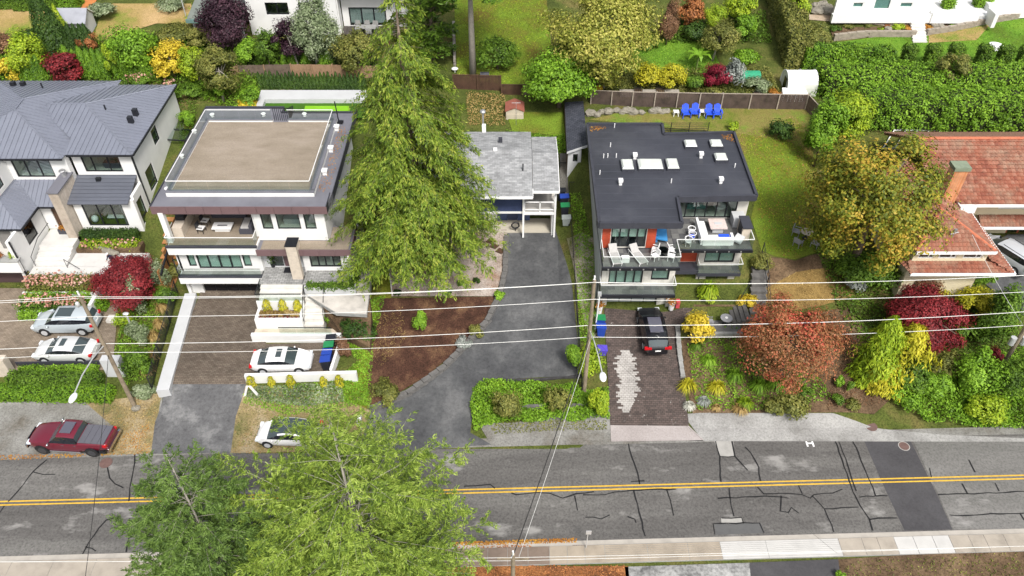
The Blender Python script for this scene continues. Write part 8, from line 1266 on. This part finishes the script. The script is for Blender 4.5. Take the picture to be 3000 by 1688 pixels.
o = thing('coffee_table', 'white coffee table on the covered terrace', 'table', (-23.6, 51.6, zt)); m = MB(); m.box(-24.5, -22.9, 51.2, 52.1, zt + .32, zt + .4); m.build('top', WHITEP, o); m = MB(); m.box(-24.3, -23.1, 51.35, 51.95, zt, zt + .32); m.build('base', WHITEP, o); m = MB(); m.box(-24.1, -23.3, 51.6, 51.72, zt + .401, zt + .43); m.build('burner', FABD, o)
chair('black dining chair with white seat nearest the barbecue counter', (-25.35, 51.3, zt), R(80), BLACK, None, WHITEP, .55); chair('black dining chair with white seat behind its twin', (-25.3, 52.3, zt), R(80), BLACK, None, WHITEP, .55)
o = thing('barbecue_counter', 'beige barbecue counter against the terrace side', 'counter', (-27.0, 51.8, zt)); m = MB(); m.box(-27.4, -26.6, 50.6, 53.3, zt, zt + .95); m.build('cabinet', STONE, o); m = MB(); m.box(-27.35, -26.65, 51.6, 52.5, zt + .951, zt + 1.3); m.build('grill', BLACK, o)
m = MB(); p = Vector((-19.9, 50.4, 4.4)); o = thing('potted_plant', 'tall black pot with slim green plant by the front door', 'potted plant', tuple(p)); m.cyl((0, 0), .17, 0, .6, 10, .24); m.build('pot', BLACK, o, False, True); V, Q = leaves(np.array([0, 0, 1.2]) + rnd(160) * np.array([.2, .2, .35]), rnd(160), .25, .1); npmesh('foliage', V, Q, LM('green'), o)
# bins
def bin_(label, loc, rz_, body, lid, h=1.05, group=None):
    o = thing('wheelie_bin', label, 'bin', loc, rz_, group); m = MB(); m.add([(-.24, -.28, 0), (.24, -.28, 0), (.24, .24, 0), (-.24, .24, 0), (-.3, -.36, h), (.3, -.36, h), (.3, .34, h), (-.3, .34, h)], [(0, 3, 2, 1), (4, 5, 6, 7), (0, 1, 5, 4), (1, 2, 6, 5), (2, 3, 7, 6), (3, 0, 4, 7)]); m.build('body', body, o, False, True)
    m = MB(); m.prism([(-.33, -.4, h + .05), (.33, -.4, h + .05), (.33, .4, h + .1), (-.33, .4, h + .1)], .06); m.build('lid', lid, o, False, True); m = MB(); m.tube([(-.28, .44, h), (.28, .44, h)], .025, 6); m.build('handle', BLACK, o, False, True)
    for s in (-1, 1): m = MB(); m.tube([(s * .3 - .03, .3, .13), (s * .3 + .03, .3, .13)], .13, 10); m.build('wheel', RUBBER, o, False, True)
BG, BB, BK = M('green_bin', (.02, .22, .08), .5, .08), M('navy_bin', (.02, .06, .35), .5, .08), M('black_bin', (.02, .022, .03), .5, .1)
for lab, x, y, bo, li in (('black bin behind the green-lidded one at the white wall', -14.35, 44.0, BK, BK), ('green bin against the white wall', -14.4, 43.25, BK, BG), ('blue bin between the green bin and the nearest blue bin', -14.4, 42.45, BB, BB), ('blue bin at the free end of the bin row', -14.4, 41.7, BK, BB)): bin_(lab, (x, y, 1.6), R(-90 + random.uniform(-5, 5)), bo, li)
for lab, sx, sy, bo, li, h_ in (('black bin at the bungalow side', 1643, 588, BK, BK, 1.05), ('blue bin at the bungalow side', 1652, 606, BK, BB, 1.05), ('green bin at the bungalow side', 1654, 632, BK, BG, 1.05), ('small grey bin at the end of the bungalow row', 1658, 660, M('grey_bin', (.3, .33, .32), .5, .08), M('grey_bin'), .75)): p = dr(sx, sy); bin_(lab, (p.x, p.y, p.z + .1), R(-90), bo, li, h_)
for lab, y, bo, li in (('green bin beside the dark paved driveway', 45.9, BB, BG), ('blue bin beside the green one on the dark paved driveway', 45.1, BB, BB), ('purple-blue crate end of the driveway bins', 43.4, M('violet_crate', (.1, .07, .5), .5, .1), M('violet_crate'))): bin_(lab, (7.15, y, T(7.15, y) + .1), R(90), bo, li, 1.05 if y > 44 else .6)
# air conditioner, utility boxes, mailbox, misc
p = at(1710, 600, 5.2); o = thing('air_conditioner', 'round-fan air conditioner unit beside the terraced house', 'air conditioner', (p.x, p.y, 4.6)); m = MB(); m.box(-.45, .45, -.45, .45, -.3, .85); m.build('casing', FABD, o, False, True); m = MB(); m.box(-.47, .47, -.47, .47, .85, .93); m.build('top', GREYW, o, False, True); m = MB(); m.cyl((0, 0), .34, .93, .95, 18); m.build('fan_grille', BLACK, o, False, True)
p = at(1728, 625, 5.0); m = MB(); m.box(p.x - .35, p.x + .35, p.y - .4, p.y + .4, 3.9, 5.3); tag(m.build('utility_box', GREYW), 'pale grey utility box beside the air conditioner', 'box')
p = dr(1058, 1258); o = thing('mailbox', 'white roadside mailbox beside the asphalt driveway mouth', 'mailbox', tuple(p)); m = MB(); m.box(-.05, .05, -.05, .05, 0, 1.0); m.build('post', WHITEP, o, False, True); m = MB(); m.box(-.16, .16, -.28, .28, 1.0, 1.2); m.tube([(0, -.28, 1.2), (0, .28, 1.2)], .16, 12); m.build('box', WHITEP, o, False, True); m = MB(); m.box(.17, .19, .05, .1, 1.1, 1.4); m.build('flag', DARK, o, False, True)
p = dr(738, 1162); o = thing('sign_frame', 'white inverted-V board frame in the ground cover', 'sign', tuple(p))
for s in (-1, 1): m = MB(); m.add([(s * .1 - .09, -.05, 1.2), (s * .1 + .09, -.05, 1.2), (s * .55 + .09, -.05, 0), (s * .55 - .09, -.05, 0), (s * .1 - .09, .05, 1.2), (s * .1 + .09, .05, 1.2), (s * .55 + .09, .05, 0), (s * .55 - .09, .05, 0)], [(0, 1, 2, 3), (7, 6, 5, 4), (0, 4, 5, 1), (1, 5, 6, 2), (2, 6, 7, 3), (3, 7, 4, 0)]); m.build('board', WHITEP, o, False, True)
p = at(1700, 1597, .05); o = thing('street_sign', 'small street sign on a leaning post casting at the kerb', 'sign', (p.x + .35, p.y - .25, .1)); m = MB(); m.tube([(0, 0, 0), (.05, .1, 1.9)], .03, 6); m.build('post', GALV, o, False, True); m = MB(); m.box(-.1, .25, .05, .08, 1.6, 2.0); m.build('sign_plate', GALV, o, False, True)
o = thing('drain_grate', 'rusty ribbed storm drain grate in the gutter', 'drain', (p.x - .1, p.y - .15, .05)); 
for k in range(7): m = MB(); m.box(-.4 + k * .11, -.34 + k * .11, -.14, .14, .0, .03); m.build('bar', RUST, o, False, True)
p = dr(1544, 656); m = MB(); q = Vector((.3, 55.75, 4.15)); o = thing('tyre_planter', 'black round wreath stand at the carport edge', 'wreath', tuple(q)); m.tube([(.32 * math.cos(a), 0, .6 + .32 * math.sin(a)) for a in [i * math.pi / 8 for i in range(17)]], .07, 7); m.build('ring', BLACK, o, False, True); m = MB(); m.box(-.03, .03, -.03, .03, 0, .3); m.build('stand', BLACK, o, False, True)
for k, (sx, sy) in enumerate([(1438, 712), (1448, 726), (1466, 740)]): p = dr(sx, sy, .19); m = MB(); m.prism([(p.x - .45, p.y - .1, p.z + .04), (p.x + .1, p.y - .4, p.z + .04), (p.x + .45, p.y + .05, p.z + .04), (p.x - .1, p.y + .4, p.z + .04)], .06); tag(m.build('stepping_stone', WOODD), 'dark square stepping stone on the pink gravel', 'stepping stone', 'stepping stones on the gravel')
p = dr(1215, 790, .1); m = MB(); m.bar((p.x - 1.2, p.y, p.z + .25), (p.x + 2.2, p.y, p.z + .25), .12, .3); tag(m.build('landscape_timber', CEDARW), 'tan landscape timber beside the cedar trunk', 'timber'); 
p, q = dr(1140, 790, .1), dr(1150, 870, .1); m = MB(); m.bar((p.x, p.y, p.z + .2), (q.x, q.y, q.z + .2), .1, .25); tag(m.build('landscape_timber', CONC), 'pale edging board of the gravel bed', 'timber')
# garden bistro sets
def bistro(lab, sx, sy, mat, topm):
    p = dr(sx, sy, .08); o = thing('garden_table', lab, 'table', tuple(p)); m = MB(); m.cyl((0, 0), .5, .66, .7, 20); m.build('top', topm, o, False, True); m = MB(); m.tube([(.5 * math.cos(a), .5 * math.sin(a), .7) for a in [i * math.pi / 10 for i in range(21)]], .025, 5); m.build('rim', STONE, o, False, True); m = MB(); m.cyl((0, 0), .05, 0, .66, 8); m.cyl((0, 0), .28, 0, .04, 12); m.build('pedestal', mat, o, False, True); return p
p = bistro('round stone-topped garden table on the side lawn', 2358, 700, BLACK, STONE); PEW = M('pewter_metal', (.28, .28, .3), .5, .1); chair('slatted metal chair behind the round stone table', tuple(dr(2330, 690, .06)), R(60), PEW, None, PEW, .6); chair('slatted metal chair before the round stone table', tuple(dr(2335, 722, .06)), R(130), PEW, None, PEW, .6); chair('slatted metal chair half under the maple', tuple(dr(2385, 725, .06)), R(230), PEW, None, PEW, .6)
o = thing('bistro_table', 'dark round bistro table on the front patio', 'table', (17.2, 45.6, 2.56)); m = MB(); m.cyl((0, 0), .48, .68, .72, 20); m.build('top', PEW, o, False, True); m = MB(); m.cyl((0, 0), .04, 0, .68, 8); m.cyl((0, 0), .25, 0, .03, 12); m.build('pedestal', BLACK, o, False, True); m = MB(); m.cyl((0, 0), .12, .721, .75, 10); m.build('candle_dish', WHITEP, o, False, True); chair('dark metal chair beside the bistro table', (15.9, 45.5, 2.56), R(90), PEW, None, PEW, .5)
for lab, sx, sy, r_ in (('white round garden table on the rock garden lawn', 2911, 150, .95), ('smaller white round garden table beside the larger one', 2900, 162, .7)): p = dr(sx, sy, .05); o = thing('garden_table', lab, 'table', tuple(p)); m = MB(); m.cyl((0, 0), r_ * .75, .6, .66, 20); m.build('top', WHITEP, o, False, True); m = MB(); m.cyl((0, 0), .1, 0, .6, 8); m.build('pedestal', WHITEP, o, False, True)
o = thing('dining_table', 'grey dining table on the hillside deck', 'table', (-15.6, 81.6, 10.73)); m = MB(); m.box(-1.1, 1.1, -.5, .5, .68, .73); m.build('top', M('teak_grey', (.3, .3, .29), .7, .15), o, False, True)
for a in (-1, 1):
    for b in (-1, 1): m = MB(); m.box(a - .04, a + .04, b * .42 - .04, b * .42 + .04, 0, .68); m.build('leg', PEW, o, False, True)
for k, (x, y, rz_) in enumerate(((-16.6, 82.4, 0), (-15.6, 82.4, 0), (-14.7, 82.3, 0), (-16.3, 80.8, 180), (-15.2, 80.8, 180))): chair('grey deck chair drawn up to the grey dining table', (x, y, 10.73), R(rz_), M('teak_grey'), 'chairs on the hillside deck', None, .55)
o = thing('barbecue', 'dark round barbecue on the hillside deck', 'barbecue', (-13.0, 82.6, 10.73)); m = MB(); m.ell((0, 0, .85), .35, .35, .25); m.build('bowl', BLACK, o, False, True)
for k in range(3): a = k * 2.1; m = MB(); m.tube([(.3 * math.cos(a), .3 * math.sin(a), 0), (.1 * math.cos(a), .1 * math.sin(a), .7)], .02, 5); m.build('leg', BLACK, o, False, True)
o = thing('basketball_hoop', 'basketball hoop with blue and white backboard on the dry lawn', 'hoop', tuple(dr(549, 62))); b = Vector(o.location); m = MB(); m.tube([b, b + Vector((0, 0, 2.6)), b + Vector((-.3, .3, 3.1))], .06, 8); m.build('post', GALV, o); m = MB(); c0 = b + Vector((-.4, .25, 3.2)); m.box(c0.x - .8, c0.x + .8, c0.y, c0.y + .05, c0.z - .45, c0.z + .45); bo = m.build('backboard', M('navy_board', (.02, .035, .14), .4, .05), o); m = MB(); 
for q in ((-.8, .8, .38, .45), (-.8, .8, -.45, -.38), (-.8, -.72, -.38, .38), (.72, .8, -.38, .38), (-.3, .3, .1, .15), (-.3, .3, -.25, -.2), (-.3, -.25, -.2, .1), (.25, .3, -.2, .1)): m.box(c0.x + q[0], c0.x + q[1], c0.y - .012, c0.y - .002, c0.z + q[2], c0.z + q[3])
m.build('white_markings', WHITEP, bo); m = MB(); m.tube([(c0.x + .22 * math.cos(a), c0.y - .25 + .22 * math.sin(a), c0.z - .2) for a in [i * math.pi / 6 for i in range(13)]], .02, 5); m.build('rim', M('orange_rim', (.5, .15, .03), .5, 0), o)
# vegetable garden frames
for lab, sx, sy in (('black wire mesh crate by the yellow shrubs on the fence ledge', 1868, 276), ('black wire mesh crate between the yellow shrubs on the ledge', 1932, 276), ('black mesh crate beside the orange bush', 2216, 288)):
    p = dr(sx, sy); o = thing('mesh_crate', lab, 'crate', tuple(p)); m = MB()
    for k in range(5): x = -.4 + k * .2; m.box(x - .015, x + .015, -.3, .3, .6, .63); m.box(x - .015, x + .015, -.32, -.29, 0, .63)
    for k in range(4): y = -.3 + k * .2; m.box(-.42, .42, y - .015, y + .015, .631, .65)
    m.build('mesh', BLACK, o, False, True)['kind'] = 'stuff'; m = MB(); m.box(-.38, .38, -.26, .26, 0, .5); m.build('soil', SOIL, o, False, True)
for lab, sx0, sx1 in (('pale planter box left on the fence ledge', 1815, 1858), ('pale planter box between the mesh crates', 1880, 1925), ('pale planter box right on the fence ledge', 1945, 1988)): p, q = dr(sx0, 279), dr(sx1, 279); m = MB(); m.bar((p.x, p.y, p.z + .45), (q.x, q.y, q.z + .45), .7, .5); tag(m.build('planter_box', M('pale_timber')), lab, 'planter')
p = dr(2192, 228); o = thing('net_tunnel', 'green net tunnel over the vegetable bed', 'tunnel', tuple(p)); m = MB(); arc = [(math.cos(math.pi * i / 8) * .8, math.sin(math.pi * i / 8) * .7) for i in range(9)]; m.add([(x0, y, z) for x0 in (-1.1, 1.1) for y, z in arc], [(i, i + 1, 9 + i + 1, 9 + i) for i in range(8)]); m.build('net', M('green_net', (.03, .3, .16), .7, .15), o, False, True)
p = dr(1755, 268); m = MB(); m.ell((p.x, p.y, p.z + .35), .35, .3, .35); tag(m.build('buoy', M('yellow_plastic', (.7, .45, .02), .5, .05)), 'small yellow tub behind the dark fence', 'tub')
p = dr(1420, 228); m = MB(); m.tube([(p.x - .45, p.y, p.z + .3), (p.x + .45, p.y, p.z + .3)], .32, 12); tag(m.build('log', DARK), 'dark log behind the brown fence panels', 'log')
p = dr(1333, 212); m = MB(); m.ell((p.x, p.y, p.z + .4), .35, .3, .15); m.cyl(p, .06, p.z, p.z + .4, 8); tag(m.build('bird_bath', WHITEP), 'white bird bath at the timber wall foot', 'bird bath')
p = dr(2040, 205); o = thing('banana_plant', 'banana plant with broad arching leaves beside the dwarf maple', 'plant', tuple(p)); m = MB(); m.tube([(0, 0, 0), (0, 0, 1.4)], [.12, .07], 8); m.build('stem', M('banana_stem', (.12, .17, .04), .7, .2), o, False, True)
for k in range(7):
    a = k * .9 + .2; ln = 1.5; m = MB(); d = Vector((math.cos(a), math.sin(a), 0)); s = Vector((-math.sin(a), math.cos(a), 0)) * .22; pts = [Vector((0, 0, 1.3)), d * .5 + Vector((0, 0, 1.9)), d * 1.1 + Vector((0, 0, 2.0)), d * ln + Vector((0, 0, 1.6))]; ws = (.2, 1, .9, .1); m.add([tuple(q - s * w_) for q, w_ in zip(pts, ws)] + [tuple(q + s * w_) for q, w_ in zip(pts, ws)], [(i, i + 1, 5 + i, 4 + i) for i in range(3)]); m.build('leaf', LEAF('banana_leaf', [(.15, .3, .02), (.22, .4, .03)]), o, False, True)
# planter of the left balcony, pots
for lab, x, y, pl, z_ in (('copper grass in the balcony planter', -42.6, 50.75, 'copper', 5.2), ('lime shrub at the balcony planter end', -41.5, 50.75, 'lime', 5.2), ('low green plant in the balcony planter', -43.3, 50.6, 'bright', 5.2), ('red-leaved plant in the pot by the plum garage door', -40.6, 50.4, 'brown', 2.3)): tuft(lab, (x, y, z_), .45, .6, pl, 160, .05, 'planter_plant', 'plant')
o = thing('plant_pot', 'dark pot of red-leaved plant by the plum garage door', 'pot', (-40.6, 50.4, 1.85)); m = MB(); m.cyl((0, 0), .2, 0, .5, 12, .28); m.build('pot', FABD, o, False, True)
o = thing('flower_trough', 'dark trough of red and orange flowers by the entry stairs', 'planter', (-39.2, 55.3, 4.25)); m = MB(); m.box(-.7, .7, -.2, .25, 0, .5); m.build('trough', FABD, o, False, True); V, Q = leaves(np.array([0, 0, .62]) + rnd(200) * np.array([.35, .14, .1]), rnd(200) + np.array([0, 0, 1]), .18, .12); npmesh('flowers', V, Q, LM('orange'), o)['kind'] = 'stuff'
o = thing('wicker_chair', 'dark wicker lounge chair on the left balcony', 'chair', (-42.6, 53.6, 4.76)); m = MB(); m.ell((0, 0, .45), .5, .45, .3); m.build('seat', BLACK, o, False, True); m = MB(); m.cyl((0, 0), .3, 0, .3, 10); m.build('base', BLACK, o, False, True)
for lab, x, y, red in (('white pot with orange flowers at the garage corner', 13.1, 47.4, 0), ('white pot with dry flowers at the driveway corner', 7.2, 47.3, 0)):
    z_ = T(x, y) + .1; o = thing('flower_pot', lab, 'pot', (x, y, z_)); m = MB(); m.cyl((0, 0), .2, 0, .75, 12, .28); m.build('pot', WHITEP, o, False, True); V, Q = leaves(np.array([0, 0, .9]) + rnd(110) * np.array([.18, .18, .1]), rnd(110), .2, .12); npmesh('flowers', V, Q, LM('orange'), o)['kind'] = 'stuff'
p = Vector((13.6, 47.5, T(13.6, 47.5))); m = MB(); m.box(p.x - .15, p.x + .15, p.y - .2, p.y + .2, p.z, p.z + .7); tag(m.build('red_bag', M('red_plastic', (.55, .08, .1), .5, .05)), 'red bag beside the white flower pot', 'bag')
# ------------------------------------------------------------------ person on the entry path: one skinned figure, stooping
def person():
    b = Vector((-33.9, 51.6, 3.53)); o = thing('person', 'person in dark navy coat and white cap stooping on the entry path', 'person', tuple(b), R(160))
    J = [(0, 0, .92), (0, .04, 1.1), (0, .12, 1.32), (0, .2, 1.42), (.09, 0, .88), (.1, .06, .48), (.1, .0, .08), (.1, .14, .04), (-.09, 0, .88), (-.11, -.08, .48), (-.11, -.16, .1), (-.11, -.02, .04), (.17, .14, 1.33), (.23, .2, 1.06), (.2, .4, .95), (-.17, .14, 1.33), (-.23, .18, 1.05), (-.2, .36, .9)]
    E_ = [(0, 1), (1, 2), (2, 3), (0, 4), (4, 5), (5, 6), (6, 7), (0, 8), (8, 9), (9, 10), (10, 11), (2, 12), (12, 13), (13, 14), (2, 15), (15, 16), (16, 17)]; RD = [.17, .17, .17, .07, .11, .085, .06, .055, .11, .085, .06, .055, .075, .058, .042, .075, .058, .042]
    me = bpy.data.meshes.new('body'); me.from_pydata(J, E_, []); ob = bpy.data.objects.new('body', me); link(ob, o); md = ob.modifiers.new('skin', 'SKIN'); sv = me.skin_vertices[0].data
    for k, r in enumerate(RD): sv[k].radius = (r, r)
    sv[0].use_root = True; s2 = ob.modifiers.new('sub', 'SUBSURF'); s2.levels = s2.render_levels = 2; me.materials.append(M('navy_cloth', (.02, .022, .05), .85, .15, 6)); SK = M('skin', (.5, .32, .24), .6, .05)
    m = MB(); m.ell((0, .27, 1.56), .085, .1, .125, 12, 8); m.ell((0, .37, 1.55), .018, .025, .025, 6, 4); h = m.build('head', SK, o, True, True); m = MB(); m.ell((0, .25, 1.62), .1, .115, .09, 12, 6); m.box(-.07, .07, .33, .45, 1.6, 1.615); m.build('cap', WHITEP, o, True, True)
    for x, y, z in ((.2, .42, .93), (-.2, .38, .88)):
        m = MB(); m.ell((x, y, z), .035, .05, .03, 8, 5)
        for k in range(4): m.tube([(x - .025 + k * .017, y + .03, z), (x - .025 + k * .017, y + .09, z - .02), (x - .025 + k * .017, y + .1, z - .06)], [.009, .008, .006], 5)
        m.tube([(x + .03 * (1 if x < 0 else -1), y, z), (x + .05 * (1 if x < 0 else -1), y + .05, z - .02)], [.01, .007], 5); m.build('hand', SK, o, True, True)
person()
